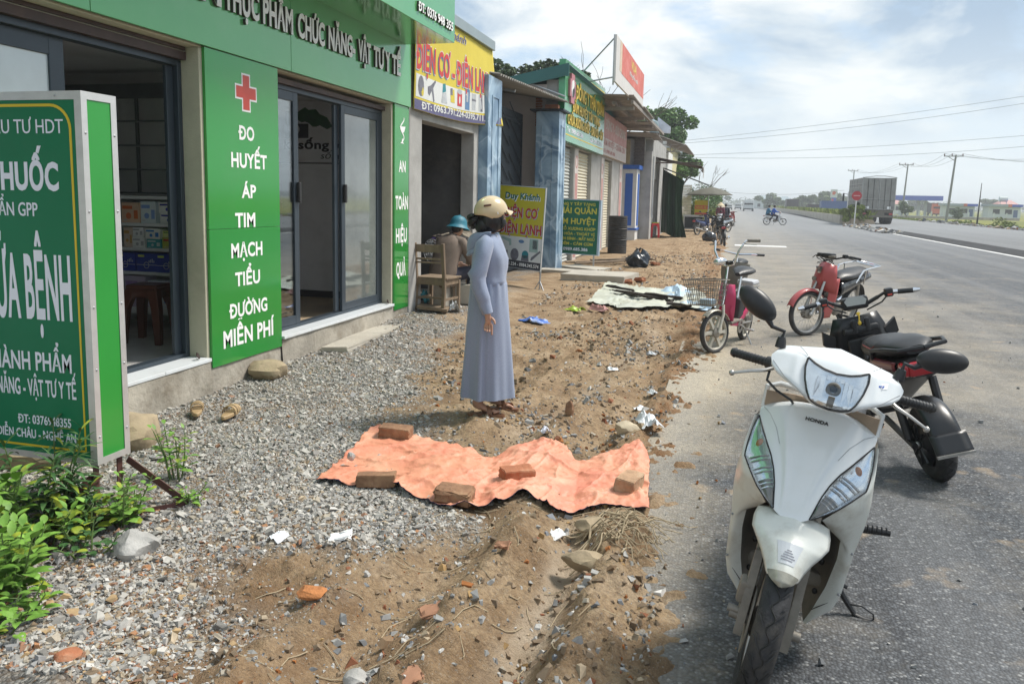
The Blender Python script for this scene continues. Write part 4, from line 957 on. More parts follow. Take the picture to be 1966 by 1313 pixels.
def shutter(y0,y1,m,zt=2.92):
 b=MB().use(m);n=int(zt/0.085);vs=[]
 for i in range(n+1):
  z=0.02+(zt-0.02)*i/n
  vs+=[(-4.10,y0,z),(-4.10,y1,z),(-4.065,y0,z+0.02),(-4.065,y1,z+0.02)]
 fs=[]
 for i in range(n):a=4*i;fs+=[(a,a+1,a+3,a+2),(a+2,a+3,a+5,a+4)]
 b.add(vs,fs);return b.build('roller_shutter',ss,world=True,sharp=0)
shutter(18.95,20.65,m_shutg);shutter(21.25,23.35,m_shut);shutter(25.9,27.55,m_shut);shutter(29.0,29.42,m_shut)
for y0,y1 in((20.72,21.2),(25.15,25.6),(29.45,30.1)):
 b=MB().use(m_palepr);b.box((-3.969,y0,0.0),(-3.955,y1,2.94));b.use(m_pink);b.box((-3.954,y0+0.08,0.1),(-3.95,y1-0.08,2.3));b.use(m_pink)
 b.lathe([(0.12,0),(0.17,0),(0.17,0.004),(0.12,0.004),(0.12,0)],16,F_wall((y0+y1)/2,2.6,-3.9545));b.build('printed_post_strip',ss,world=True)
b=MB().use(m_brick);
for k in range(14):b.box((-4.5+0.0,18.485,3.3+0.06*k),(-4.36+0.02*(k%2),18.499,3.35+0.06*k))
b.build('bare_brick_patch',ss,world=True)
gs=thing('signboard','green shop signboard with raised gold lettering and a pink emblem','sign',(-3.8,21.4,3.8),group='signboards on the shop row')
m_gb=mat('sea_green_board',(0.045,0.30,0.125),0.18,var=0.04,vs=1.5,spec=0.6,coat=0.3)
GY0,GY1,GZ0,GZ1=18.42,24.42,2.98,4.80
def lz(y):return 0.02*(y-18.4)
b=MB().use(m_gb);b.add([(-3.95,GY0,GZ0),(-3.95,GY1,GZ0),(-3.80,GY1,GZ0),(-3.80,GY0,GZ0),(-3.95,GY0,GZ1),(-3.95,GY1,GZ1+0.12),(-3.80,GY1,GZ1+0.12),(-3.80,GY0,GZ1)],[(0,3,2,1),(4,5,6,7),(0,1,5,4),(1,2,6,5),(2,3,7,6),(3,0,4,7)])
b.build('board',gs,world=True)
b=MB().use(m_yel)
for z0,z1,s1 in((3.12,3.15,0),(4.66,4.70,0.11)):b.add([(-3.797,GY0+0.15,z0),(-3.797,GY1-0.15,z0+s1),(-3.797,GY1-0.15,z1+s1),(-3.797,GY0+0.15,z1)],[(0,1,2,3)])
b.build('yellow_line',gs,world=True,sharp=0)
for s_,y0,y1,z,h in(('ĐÔNG Y THÁI QUÂN',19.75,24.15,4.07,0.36),('BẤM HUYỆT TÂY TẠNG',19.35,23.5,3.72,0.25),('CHỮA XƯƠNG KHỚP - ĐAU CỔ - GÁY',18.75,24.2,3.38,0.26)):
 b=MB().use(mat('dark_gold_edge',(0.20,0.12,0.02),0.5));b.text(s_,F_wall(y0,z,-3.797),h,y1-y0,0.014,0.03);b.use(m_gold);b.text(s_,F_wall(y0,z,-3.782),h,y1-y0,0.006,0.03);b.build('raised_lettering',gs,world=True,sharp=0)
for s_,y0,y1 in(('Tel: 0989.685.386',18.75,20.9),('Zalo: 0989.685.386',22.0,24.1)):
 b=MB().use(m_lilac);b.text(s_,F_wall(y0,3.20,-3.797),0.13,y1-y0,0.004,0.03);b.build('lettering',gs,world=True,sharp=0)
b=MB().use(mat('rose_emblem',(0.45,0.17,0.20),0.5));Me=F_wall(19.12,4.22,-3.797);cross(b,0,0,0.34,0.2,0.05,Me);b.use(m_white);b.lathe([(0,0),(0.2,0),(0.2,0.004),(0,0.004)],20,F_wall(19.12,4.22,-3.746));b.use(m_logo)
b.prism([(0.2*math.sin(a),0.2*math.cos(a))for a in[i*math.pi/12 for i in range(13)]],0.0045,0.006,F_wall(19.12,4.22,-3.746));b.lathe([(0,0),(0.1,0),(0.1,0.003),(0,0.003)],14,F_wall(19.12,4.12,-3.740));b.use(m_white);b.lathe([(0,0),(0.1,0),(0.1,0.003),(0,0.003)],14,F_wall(19.12,4.32,-3.7385));b.build('emblem',gs,world=True,sharp=0)
pk=thing('signboard','faded pink and grey printed signboard under the cement sheet awning','sign',(-3.9,27.4,3.6),group='signboards on the shop row')
b=MB().use(m_pink);b.box((-3.96,24.45,3.55),(-3.86,30.35,4.32));b.use(m_palepr);b.box((-3.96,24.45,3.02),(-3.86,30.35,3.548));b.build('board',pk,world=True)
for s_,y0,y1,z,h,m in(('ĐÔNG Y - ĐỨC CHUNG',25.2,29.9,3.82,0.32,m_palepr),('BẤM HUYỆT - CHÂM CỨU',24.7,29.9,3.32,0.2,m_pink),('ĐT: 0989.685.386',24.8,27.4,3.1,0.12,m_pink)):
 b=MB().use(m);b.text(s_,F_wall(y0,z,-3.858),h,y1-y0,0.004,0.04);b.build('lettering',pk,world=True,sharp=0)
aw=thing('awning','grey cement sheet awning jutting over the pink signboard and under the red hoarding','awning',(-3.5,28,4.5),group='awnings along the shop row')
b=MB().use(m_fibro)
for y0,y1,x1,z1 in((23.6,26.4,-2.85,4.63),(26.3,29.4,-2.80,4.60),(29.3,32.4,-2.88,4.42),(32.3,35.2,-2.95,4.28)):
 corrugated(b,(x1,y0,z1),(0,y1-y0,-0.05),(-2.6,0,0.10),12,0.025)
b.build('sheet',aw,world=True,solid=0.012)
b=MB().use(m_fibro);
for z,x0 in((4.42,-2.95),(4.40,-3.5)):b.box((x0,23.8,z),(x0+0.08,35,z+0.1))
for y in(24.2,27.2,30.2,33.2):b.box((-3.97,y,4.28),(-2.9,y+0.1,4.38))
b.build('timber',aw,world=True)
hb=thing('hoarding','tall faded red and white hoarding braced above the awning','sign',(-3.0,24,4.6),group='signboards on the shop row')
m_hr=mat('faded_red_print',(0.60,0.15,0.12),0.7,var=0.1,vs=2,stain=(0.65,0.42,0.38),stain_amt=0.5);m_hw=mat('faded_white_print',(0.62,0.60,0.58),0.7,var=0.06,vs=3)
b=MB().use(m_hw);b.box((-3.04,20.8,4.62),(-2.99,27.4,5.78));b.build('board',hb,world=True)
b=MB().use(m_hr);b.box((-2.989,21.9,4.98),(-2.985,27.38,5.775));b.use(mat('faded_cream_print',(0.62,0.50,0.38),0.7));b.box((-2.989,21.5,5.0),(-2.985,21.9,5.775));b.build('red_print',hb,world=True)
b=MB().use(m_yel);b.text('VUA',F_wall(23.9,5.42,-2.984),0.26,1.3,0.003,0.06);b.build('lettering',hb,world=True,sharp=0)
b=MB().use(m_hw);b.text('Khuyến mãi',F_wall(23.6,5.2,-2.984),0.13,2.0,0.003,0.04);b.build('lettering',hb,world=True,sharp=0)
for a,c in(((-3.02,20.9,5.76),(-4.6,22.5,4.66)),((-3.02,20.9,4.75),(-4.0,21.4,4.68))):
 b=MB().use(m_steel);b.tube([a,c],0.02,6);b.build('brace',hb,world=True)
b=MB().use(m_steel)
for y in(20.9,24,27.3):b.tube([(-3.06,y,4.55),(-3.06,y,5.8)],0.025,6)
b.build('post',hb,world=True);bpy.data.objects['post']['kind']='stuff'
bp=thing('porch_pillar','white square porch pillar with blue stripes and blue cap','pillar',(-3.95,33,0))
m_bl=mat('cobalt_paint',(0.03,0.13,0.50),0.5,var=0.06);m_wp=mat('white_wash',(0.68,0.68,0.66),0.7,var=0.06,stain=(0.45,0.42,0.36),stain_amt=0.4)
b=MB().use(m_wp);b.box((-4.28,32.8,-0.05),(-3.70,33.9,2.9));b.build('shaft',bp,world=True,bevel=0.01)
b=MB().use(m_bl);b.box((-4.16,32.78,0.62),(-3.86,32.799,2.72));b.box((-3.699,33.15,0.62),(-3.68,33.6,2.72));b.box((-4.33,32.75,0.44),(-3.65,33.95,0.52));b.build('blue_stripe',bp,world=True)
b=MB().use(m_bl);b.box((-4.35,32.72,2.90),(-3.60,34.0,3.06));b.build('cap',bp,world=True)
gh=thing('grey_house','bare grey rendered house with an open doorway beside the green tarpaulin','house',(-4,37,0))
b=MB().use(m_conc2);b.box((-8.5,34.0,-0.1),(-3.55,34.2,4.3));b.box((-3.55,34.0,-0.1),(-3.25,34.8,3.7));b.box((-3.6,34.8,-0.1),(-3.3,36.2,4.2));b.box((-3.6,37.5,-0.1),(-3.3,42,4.2));b.box((-3.6,36.2,2.6),(-3.3,37.5,4.2));b.box((-8.5,34,4.2),(-3.3,42,4.35));b.build('wall',gh,world=True)
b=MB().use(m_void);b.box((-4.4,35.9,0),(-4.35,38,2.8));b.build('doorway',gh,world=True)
b=MB().use(mat('dark_blue_curtain',(0.01,0.015,0.06),0.8));b.box((-3.45,36.25,0.05),(-3.42,36.8,2.55));b.build('door_curtain',gh,world=True)
b=MB().use(mat('old_brick_pier',(0.13,0.11,0.10),0.9,var=0.3,vs=14))
for k in range(22):b.box((-3.98+0.01*(k%2),33.9,3.08+0.062*k),(-3.56,34.0,3.135+0.062*k))
b.build('brick_pier',gh,world=True)
b=MB().use(mat('stained_sacking',(0.33,0.27,0.17),0.9,var=0.25,vs=4));b.box((-4.25,31.5,3.05),(-3.85,31.52,3.95));tag(b.build('sack_screen',None,solid=0.01),'stained beige sacking hung above the porch pillar','screen')
b=MB().use(m_steel);b.tube([(-3.2,34.4,3.5),(-3.2,34.4,1.0),(-3.17,34.35,0.9),(-3.14,34.38,1.02)],0.025,8);b.build('drain_pipe',gh,world=True)
m_redpl=mat('red_plastic',(0.55,0.035,0.045),0.4,var=0.05);m_limepl=mat('lime_plastic',(0.30,0.42,0.03),0.4)
st2=thing('plastic_stool','tall red plastic stool with a lime green seat in the grey doorway','stool',(-3.12,35.6,0.05));plastic_stool2(st2,m_redpl,0.19,0.15,0.66,m_limepl)
ba=thing('awning','rust brown flat awning above the green tarpaulin','awning',(-2.4,38,3.4),group='awnings along the shop row')
b=MB().use(mat('rust_brown_sheet',(0.085,0.06,0.05),0.7,var=0.25,vs=3));corrugated(b,(-1.28,36.4,3.18),(0,2.6,0),(-2.2,0,0.42),14,0.02);b.build('sheet',ba,world=True,solid=0.01)
b=MB().use(mat('rust_brown_sheet'));b.box((-3.4,36.38,3.30),(-1.3,36.44,3.36));b.box((-1.30,36.4,2.98),(-1.26,39.0,3.19));b.build('edge_beam',ba,world=True)
b=MB().use(m_wp);b.box((-1.24,37.0,2.72),(-1.22,37.5,3.15));b.build('cloth_tag',ba,world=True,solid=0.005)
tp=thing('tarpaulin','dark green tarpaulin hanging as a side screen from poles','tarpaulin',(-2.5,38,0))
m_gtarp=mat('green_tarpaulin',(0.022,0.075,0.030),0.5,var=0.25,vs=1.3,bump=0.3,bs=6,stretch=(1,1,0.35))
def tarp_fn(u,v):
 w=0.13*math.sin(u*17+1.3*math.sin(v*3))*(0.35+0.65*v)+0.05*math.sin(u*41)*v
 zt=3.12-0.55*u;zb_=0.16-0.24*u+0.05*math.sin(u*9)
 x=-3.12+1.08*u+0.25*u*v;
 if u>0.85:x-=(u-0.85)*1.1*math.sin(v*3.1)
 return(x,38.4-1.5*u+w,zt+(zb_-zt)*v)
b=MB().use(m_gtarp);b.grid(tarp_fn,48,26);b.build('sheet',tp,world=True,solid=0.006,sharp=80)
b=MB().use(m_wp);b.tube([(-3.18,38.5,0),(-3.1,38.45,3.2)],0.03,6);b.build('pole',tp,world=True)
b=MB().use(m_steel);b.tube([(-3.1,38.4,3.18),(-0.95,37.0,2.38)],0.03,6);b.build('rail',tp,world=True)
fh=thing('far_shop','pale shop with trussed tin awning beyond the green tarpaulin','shop',(-4,47,0))
b=MB().use(m_wp);b.box((-9,43,-0.1),(-3.95,43.2,5.0));b.box((-4.1,43.2,-0.1),(-3.95,56,4.6));b.box((-9,43,4.6),(-3.95,56,4.8));b.box((-3.62,43.5,3.9),(-3.42,43.8,4.8));b.build('wall',fh,world=True)
b=MB().use(m_shut);
for k in range(20):b.box((-2.6,46.0,0.9+0.085*k),(-2.1,46.03,0.965+0.085*k))
b.build('slatted_panel',fh,world=True)
b=MB().use(m_fibro);corrugated(b,(-2.35,43.4,4.55),(0,9,0),(-2.1,0,0.75),24,0.03);b.build('tin_awning',fh,world=True,solid=0.01)
b=MB().use(m_fibro)
for p_,q_ in(((-4.1,43.5,4.62),(-2.4,43.5,4.62)),((-4.1,43.5,4.15),(-2.5,43.5,4.3)),((-4.0,43.5,4.6),(-3.2,43.5,4.22)),((-3.2,43.5,4.22),(-2.5,43.5,4.6)),((-3.2,43.5,4.22),(-3.2,43.5,4.62))):b.tube([p_,q_],0.022,6)
b.build('truss',fh,world=True)
b=MB().use(mat('dark_eave_sheet',(0.10,0.115,0.12),0.7));corrugated(b,(-3.35,34.6,4.22),(0,7,0),(-2,0,0.3),16,0.025);b.build('eave',gh,world=True,solid=0.01)
wt=thing('water_tank','grey blue plastic water tank on the roof edge','tank',(-4.25,43.8,4.8));b=MB().use(mat('tank_blue_grey',(0.20,0.27,0.29),0.45));b.lathe([(0,0),(0.34,0.0),(0.36,0.1),(0.36,0.9),(0.30,1.05),(0.10,1.14),(0.08,1.2),(0,1.2)],24);b.build('shell',wt)
b=MB().use(m_steel);b.cyl((0,0,1.2),(0,0,1.23),0.1,n=16);b.build('lid',wt)
wbx=thing('light_box','blank white light box mounted above the tin awning','sign',(-3.7,44.2,5.4));b=MB().use(mat('milky_acrylic',(0.62,0.64,0.72),0.3));b.loft([[Vector((-4.02,44.1,5.30)),Vector((-3.30,44.1,5.25)),Vector((-3.30,44.1,5.60)),Vector((-3.98,44.1,6.12))],[Vector((-4.02,44.25,5.30)),Vector((-3.30,44.25,5.25)),Vector((-3.30,44.25,5.60)),Vector((-3.98,44.25,6.12))]]);b.build('box',wbx,world=True)
b=MB().use(m_steel);b.tube([(-3.9,44.2,4.8),(-3.9,44.2,5.3)],0.03,6);b.build('bracket',wbx,world=True)
h3=thing('yellow_house','small pale yellow house beyond the tin awning','house',(-5,62,0));b=MB().use(mat('pale_yellow_wall',(0.60,0.54,0.32),0.8));b.box((-9,58,0),(-4.2,66,5.4));b.build('wall',h3,world=True);b=MB().use(m_flash);b.box((-9.3,57.7,5.4),(-3.9,66.3,5.6));b.build('roof',h3,world=True)
# ==============
def gz(x,y):return float(height(np.array([float(x)]),np.array([float(y)]))[0])
def ridged(x,y,o=4,seed=0):
 t=0;a=1;n=0
 for i in range(o):t=t+a*(1-np.abs(2*vnoise(x*2**i,y*2**i,seed+i*7)-1))**2.2;n+=a;a*=0.5
 return t/n
TB=np.array([(-2.28,4.95),(-2.10,4.86),(-1.75,4.74),(-1.40,4.58),(-1.30,4.60),(-1.10,4.84),(-0.95,4.86),(-0.83,4.66),(-0.66,4.80),(-0.50,4.97),(-0.41,4.90)])
TF=np.array([(-2.14,3.85),(-1.95,3.83),(-1.72,3.90),(-1.51,3.78),(-1.30,3.69),(-1.13,3.78),(-0.98,3.94),(-0.86,3.90),(-0.74,3.84),(-0.56,3.97),(-0.33,3.97)])
def tarp_h(x,y):
 base=height(x*0+x,y)
 return base
nu,nv=230,130
U,Vv_=np.meshgrid(np.linspace(0,1,nu+1),np.linspace(0,1,nv+1),indexing='ij')
k11=np.linspace(0,1,11)
bx,by=np.interp(U,k11,TB[:,0]),np.interp(U,k11,TB[:,1]);fx_,fy_=np.interp(U,k11,TF[:,0]),np.interp(U,k11,TF[:,1])
TX=bx+(fx_-bx)*Vv_;TY=by+(fy_-by)*Vv_
TX+=0.02*(fbm(U*9,Vv_*7,3,51)-0.5)*2;TY+=0.02*(fbm(U*9+5,Vv_*7,3,52)-0.5)*2
hs=np.stack([height(TX+dx,TY+dy)for dx,dy in((0,0),(0.09,0),(-0.09,0),(0,0.09),(0,-0.09))]).max(0)+0.008
cre=ridged(TX*3.2+TY*1.1,TY*3.4-TX*0.6,4,61)
wq=0.5*fbm(TX*2.2,TY*2.2,3,73)
def fold(th,fa,fb,sd):a_,b_=TX*math.cos(th)+TY*math.sin(th),-TX*math.sin(th)+TY*math.cos(th);return(1-np.abs(2*vnoise(a_*fa+wq*3,b_*fb+wq*6,sd)-1))**6
TZ=hs+0.012*cre**2.5+0.018*fold(0.35,1.6,7,71)+0.016*fold(-0.5,2.0,9,72)+0.010*fold(1.2,3,14,74)+0.008*fold(-0.1,4,20,75)
TZ+=0.03*np.exp(-((U-0.53)/0.05)**2)*(1-Vv_)**3+0.035*np.exp(-((U-0.93)/0.05)**2)*(1-Vv_)**3+0.03*np.exp(-((U-0.62)/0.05)**2)*Vv_**9+0.025*np.exp(-((U-0.22)/0.04)**2)*Vv_**10
TZ+=0.012*np.sin((TX*0.6+TY)*7.5)**2*np.clip(1-Vv_*1.1,0,1)
m_tarp=mat('faded_orange_tarpaulin',(0.66,0.315,0.185),0.55,var=0.08,vs=2.6,col2=(0.60,0.205,0.13),stain=(0.66,0.43,0.29),stain_amt=0.75,stain_scale=3.6,bump=0.55,bs=34)
Vt=np.stack([TX.ravel(),TY.ravel(),TZ.ravel()],1);it=np.arange((nu+1)*(nv+1)).reshape(nu+1,nv+1)
Ft=np.stack([it[:-1,:-1],it[:-1,1:],it[1:,1:],it[1:,:-1]],-1).reshape(-1,4)
tp1=thing('tarpaulin','crumpled orange tarpaulin lying on the ground weighed down by bricks','tarpaulin',(-1.3,4.3,0))
o=np_mesh('sheet',Vt-np.array([-1.3,4.3,0]),Ft,m_tarp,parent=tp1,smooth=True)
m_under=mat('navy_tarpaulin_back',(0.012,0.012,0.06),0.5)
o.data.materials.append(m_under);sm=o.modifiers.new('thick','SOLIDIFY');sm.thickness=0.004;sm.offset=-1;sm.material_offset=1;sm.material_offset_rim=1
def tz(x,y):
 i=np.argmin((TX-x)**2+(TY-y)**2);return float(TZ.ravel()[i])
def chunk(name,label,cat,x,y,z,size,rot,m,group=None,seed=0,bev=0.008,jit=0.004,parent=None):
 bm=bmesh.new();bmesh.ops.create_cube(bm,size=1);rr=random.Random(seed)
 for v in bm.verts:v.co=Vector((v.co.x*size[0],v.co.y*size[1],v.co.z*size[2]))
 bmesh.ops.subdivide_edges(bm,edges=bm.edges[:],cuts=3,use_grid_fill=True)
 bmesh.ops.smooth_vert(bm,verts=bm.verts[:],factor=0.0)
 for v in bm.verts:
  n=np.array([v.co.x,v.co.y]);
  v.co+=Vector((rr.uniform(-1,1),rr.uniform(-1,1),rr.uniform(-1,1)))*jit
 bmesh.ops.bevel(bm,geom=[e for e in bm.edges if e.is_manifold and e.calc_face_angle(0)>0.9],offset=bev,segments=2,affect='EDGES')
 me=bpy.data.meshes.new(name);bm.to_mesh(me);bm.free();me.materials.append(m)
 me.polygons.foreach_set('use_smooth',[True]*len(me.polygons));me.set_sharp_from_angle(angle=R(35))
 o=bpy.data.objects.new(name,me);COL.objects.link(o);o.location=(x,y,z);o.rotation_euler=rot
 return tag(o,label,cat,group)
m_brick2=mat('dusty_dark_brick',(0.25,0.135,0.075),0.92,var=0.3,vs=12,bump=0.7,bs=45,stain=(0.36,0.24,0.14),stain_amt=0.8,stain_scale=9)
m_brick3=mat('pale_worn_brick',(0.40,0.25,0.15),0.92,var=0.25,vs=12,bump=0.7,bs=45,stain=(0.44,0.37,0.27),stain_amt=0.8,stain_scale=7)
BR='bricks weighing down the orange tarpaulin'
for x,y,s_,rz,rx,m,lb in((-2.05,4.74,(0.235,0.12,0.085),4,3,m_brick2,'brown brick on the back left corner of the orange tarpaulin'),(-1.80,3.90,(0.235,0.10,0.075),17,-4,m_brick2,'mortar crusted brick near the front left edge of the orange tarpaulin'),(-1.31,3.80,(0.215,0.13,0.085),2,5,m_brick2,'broken rounded brick on the front edge of the orange tarpaulin'),(-1.08,4.20,(0.21,0.11,0.065),38,6,m_brick,'clean red brick in the middle of the orange tarpaulin'),(-0.45,4.22,(0.215,0.12,0.085),78,4,m_brick3,'pale topped brick at the right end of the orange tarpaulin')):
 chunk('brick',lb,'brick',x,y,tz(x,y)+s_[2]*0.42-0.004,tuple(q*0.9 for q in s_),(R(rx),R(rx*0.5),R(rz)),m,BR,seed=int(abs(x)*100),jit=0.0035 if 'rounded' not in lb else 0.006,bev=0.004 if 'rounded' not in lb else 0.010)
m_rock=mat('tan_rock',(0.33,0.26,0.17),0.9,var=0.3,vs=6,bump=0.8,bs=20,stain=(0.16,0.13,0.07),stain_amt=0.6,stain_scale=3)
m_grock=mat('grey_limestone',(0.36,0.35,0.33),0.9,var=0.3,vs=7,bump=0.8,bs=25,stain=(0.55,0.53,0.50),stain_amt=0.6,stain_scale=5)
def rock(label,x,y,size,m,seed,rz=0,sink=0.3,group=None,name='rock'):
 bm=bmesh.new();bmesh.ops.create_icosphere(bm,subdivisions=3,radius=0.5);r_=np.random.default_rng(seed)
 pl=[(Vector(r_.normal(size=3)).normalized(),r_.uniform(0.33,0.45))for _ in range(20)]
 for v in bm.verts:
  for n_,d in pl:
   e=v.co.dot(n_)-d
   if e>0:v.co-=n_*e
  v.co+=v.co.normalized()*(float(fbm(np.array([v.co.x*5+seed]),np.array([v.co.y*5+v.co.z*4]),3,seed)[0])-0.5)*0.13
  v.co=Vector((v.co.x*size[0],v.co.y*size[1],v.co.z*size[2]))*1.25
 me=bpy.data.meshes.new('rock');bm.to_mesh(me);bm.free();me.materials.append(m);me.polygons.foreach_set('use_smooth',[True]*len(me.polygons));me.set_sharp_from_angle(angle=R(25))
 o=bpy.data.objects.new(name,me);COL.objects.link(o);zb_=min(v.co.z for v in me.vertices)
 o.location=(x,y,gz(x,y)-zb_-sink*size[2]);o.rotation_euler=(0,0,R(rz));return tag(o,label,'rock' if name=='rock' else name,group)
rock('small dark stone on the left part of the orange tarpaulin',-2.07,4.13,(0.05,0.04,0.05),m_grock,5,sink=-0.9)
rock('mossy tan boulder against the pharmacy plinth below the green panel',-3.80,6.02,(0.30,0.24,0.20),m_rock,8,20)
rock('pale grey white boulder between the weeds and the gravel',-2.43,2.78,(0.17,0.16,0.13),m_grock,11,0)
rock('flat tan rock by the tangle of roots at the edge of the asphalt',-0.50,3.27,(0.22,0.13,0.09),m_rock,13,-10)
rock('long buff rock under the orange tarpaulin edge by the roots',-0.55,3.70,(0.17,0.11,0.08),m_rock,14,10)
rock('pale yellow stone beside the white plastic bag',-0.60,5.38,(0.17,0.11,0.10),mat('pale_yellow_stone',(0.50,0.42,0.30),0.9,var=0.15,bump=0.5,bs=30),16,10)
rock('orange crumbling clod in the bare patch of the gravel',-1.46,2.58,(0.12,0.085,0.035),mat('orange_clod',(0.40,0.16,0.055),0.95,var=0.25,vs=20,bump=0.8,bs=60),19,0)
rock('red brick lump at the bottom of the gravel',-2.08,2.04,(0.085,0.065,0.035),m_brick,21,30)
rock('grey green lump at the left of the muddy rut',-1.12,2.28,(0.09,0.07,0.05),m_grock,25,0)
rock('brown lump of earth standing in the mud beyond the tarpaulin',-1.02,5.43,(0.07,0.05,0.12),m_brick2,27,0)
rock('large tan block at the foot of the concrete step behind the sign box',-3.52,4.10,(0.20,0.30,0.26),m_rock,29,10)
rock('second tan block lying flat behind the sign box',-3.95,3.55,(0.6,0.3,0.2),m_rock,31,5)
shard_m=mat('roof_tile_shard',(0.33,0.17,0.10),0.85,var=0.15)
for i,(x,y,sx,sy,rz,m,lb)in enumerate(((-0.98,2.60,0.085,0.05,30,shard_m,'brown tile shard lying in the muddy rut'),(-0.86,3.12,0.07,0.04,-20,shard_m,'small red tile shard higher up the muddy rut'),(-0.90,2.20,0.07,0.05,60,shard_m,'brown tile shard at the very bottom of the picture'),(-1.62,3.12,0.10,0.05,10,m_white,'white plastic scrap on the gravel'),(-0.72,3.62,0.06,0.05,40,m_white,'white paper scrap in front of the orange tarpaulin'))):
 o=chunk('shard' if 'tile' in lb else 'scrap',lb,'shard' if 'tile' in lb else 'litter',x,y,gz(x,y)+0.02,(sx,sy,0.008),(R(20),R(-15),R(rz)),m,None,40+i,0.002,0.006)
m_slab=mat('cast_concrete_slab',(0.42,0.39,0.33),0.9,var=0.18,vs=4,bump=0.5,bs=35,stain=(0.26,0.22,0.17),stain_amt=0.5)
chunk('concrete_slab','long thin concrete slab on the gravel in front of the second door','slab',-3.80,8.0,0.045,(0.30,1.75,0.09),(0,R(-2),R(3)),m_slab,None,3,0.01,0.006)
chunk('concrete_slab','thick concrete cover slab below the green standing sign','slab',-2.45,15.9,0.07,(1.3,1.15,0.18),(0,0,R(-8)),m_slab,None,4,0.01,0.006)
for i,(x,y,sx,sy,rz)in enumerate(((-3.5,17.2,0.9,0.5,10),(-3.2,18.6,1.0,0.7,-20),(-2.8,17.4,0.5,0.35,30))):
 chunk('paving_slab',('cracked paving slab in front of the blue pillar','paving slab under the green standing sign','small broken paving slab beside the blue pillar')[i],'slab',x,y,gz(x,y)+0.02,(sx,sy,0.06),(0,R(2),R(rz)),m_slab,None,60+i,0.006,0.012)
for i,(x,y)in enumerate(((-1.70,19.9),(-1.78,20.1),(-1.62,15.6),(-1.85,15.35))):
 chunk('brick',('red brick lying by the black rubbish bag','second red brick leaning by the black rubbish bag','red brick by the corner of the thick concrete slab','half brick against the thick concrete slab')[i],'brick',x,y,gz(x,y)+0.05,(0.22,0.11,0.07),(R(10*i),R(8),R(40+50*i)),m_brick,None,70+i)
for i,(x,y,L_,rz)in enumerate(((-2.9,20.5,2.4,-62),(-2.75,20.0,2.2,-50),(-2.6,20.3,1.6,-70))):
 chunk('plank',('dark plank between the green sign and the rubbish bag','lower dark plank beside the rubbish bag','short weathered plank near the rubbish bag')[i],'plank',x,y,gz(x,y)+0.06+0.03*i,(0.14,L_,0.03),(R(2),R(5),R(rz)),m_wood,'planks by the rubbish bag',80+i,0.004,0.005)
nu,nv=60,40
T2B=np.array([(-2.17,14.9),(-1.5,14.3),(-0.9,14.7),(-0.56,14.6),(-0.34,13.9)]);T2F=np.array([(-2.02,11.85),(-1.7,12.0),(-1.45,11.4),(-0.75,11.8),(-0.23,12.1)])
U,Vv_=np.meshgrid(np.linspace(0,1,nu+1),np.linspace(0,1,nv+1),indexing='ij');k5=np.linspace(0,1,5)
X2=np.interp(U,k5,T2B[:,0])*(1-Vv_)+np.interp(U,k5,T2F[:,0])*Vv_+0.08*(fbm(U*7,Vv_*7,3,81)-0.5);Y2=np.interp(U,k5,T2B[:,1])*(1-Vv_)+np.interp(U,k5,T2F[:,1])*Vv_+0.2*(fbm(U*7,Vv_*7,3,82)-0.5)
Z2=np.stack([height(X2+d,Y2)for d in(-0.1,0,0.1)]).max(0)*0.8+0.02+0.06*ridged(X2*3,Y2*2,3,83)
i2=np.arange((nu+1)*(nv+1)).reshape(nu+1,nv+1)
o=np_mesh('tarpaulin',np.stack([X2.ravel(),Y2.ravel(),Z2.ravel()],1),np.stack([i2[:-1,:-1],i2[:-1,1:],i2[1:,1:],i2[1:,:-1]],-1).reshape(-1,4),mat('pale_plastic_sheet',(0.50,0.52,0.46),0.45,var=0.12,vs=2.5,col2=(0.46,0.47,0.37),stain=(0.34,0.29,0.20),stain_amt=0.6,stain_scale=1.6,bump=0.3,bs=15),smooth=True)
tag(o,'pale grey green plastic sheet spread on the mud with scraps on it','tarpaulin')
m_ltblue=mat('pale_blue_plastic',(0.42,0.55,0.66),0.4,var=0.2,vs=9)
m_charred=mat('dark_scrap_wood',(0.05,0.04,0.033),0.9,var=0.3)
for i,(x,y,L_,w,rz)in enumerate(((-1.75,13.6,0.55,0.10,60),(-1.35,13.1,0.95,0.13,72),(-1.15,12.6,0.8,0.08,66),(-0.95,12.9,0.6,0.12,80),(-0.65,12.0,0.35,0.16,85))):
 chunk('scrap_board',('dark scrap board at the left of the pale plastic sheet','longest dark scrap board in the middle of the pale sheet','narrow dark scrap board nearest the front of the pale sheet','dark scrap board right of the middle of the pale sheet','dark scrap at the right front of the pale sheet')[i],'board',x,y,gz(x,y)+0.09,(w,L_,0.03),(R(3),R(8),R(rz)),m_charred,'scrap boards on the pale plastic sheet',90+i,0.004,0.012)
def litter(label,x,y,w,h,m,seed,rz=0,zt=0.05,name='plastic_bag'):
 r_=np.random.default_rng(seed)
 b=MB().use(m)
 def f(u,v):
  n=float(ridged(np.array([u*3+seed]),np.array([v*3.0]),3,seed)[0]);e=float(fbm(np.array([u*5+seed]),np.array([v*5.]),2,seed+1)[0])-0.5
  return((u-0.5)*w*(1+0.5*e),(v-0.5)*h*(1+0.6*e),zt*n*math.sin(max(0.05,u)*3.1)*1.3+0.005)
 b.grid(f,18,14);o=b.build(name,None,solid=0.002,sharp=30);o.location=(x,y,gz(x,y)+0.01);o.rotation_euler=(0,0,R(rz));return tag(o,label,'litter')
litter('pale blue plastic bag at the right back of the pale sheet',-0.75,13.7,0.6,0.9,m_ltblue,3,10,0.16)
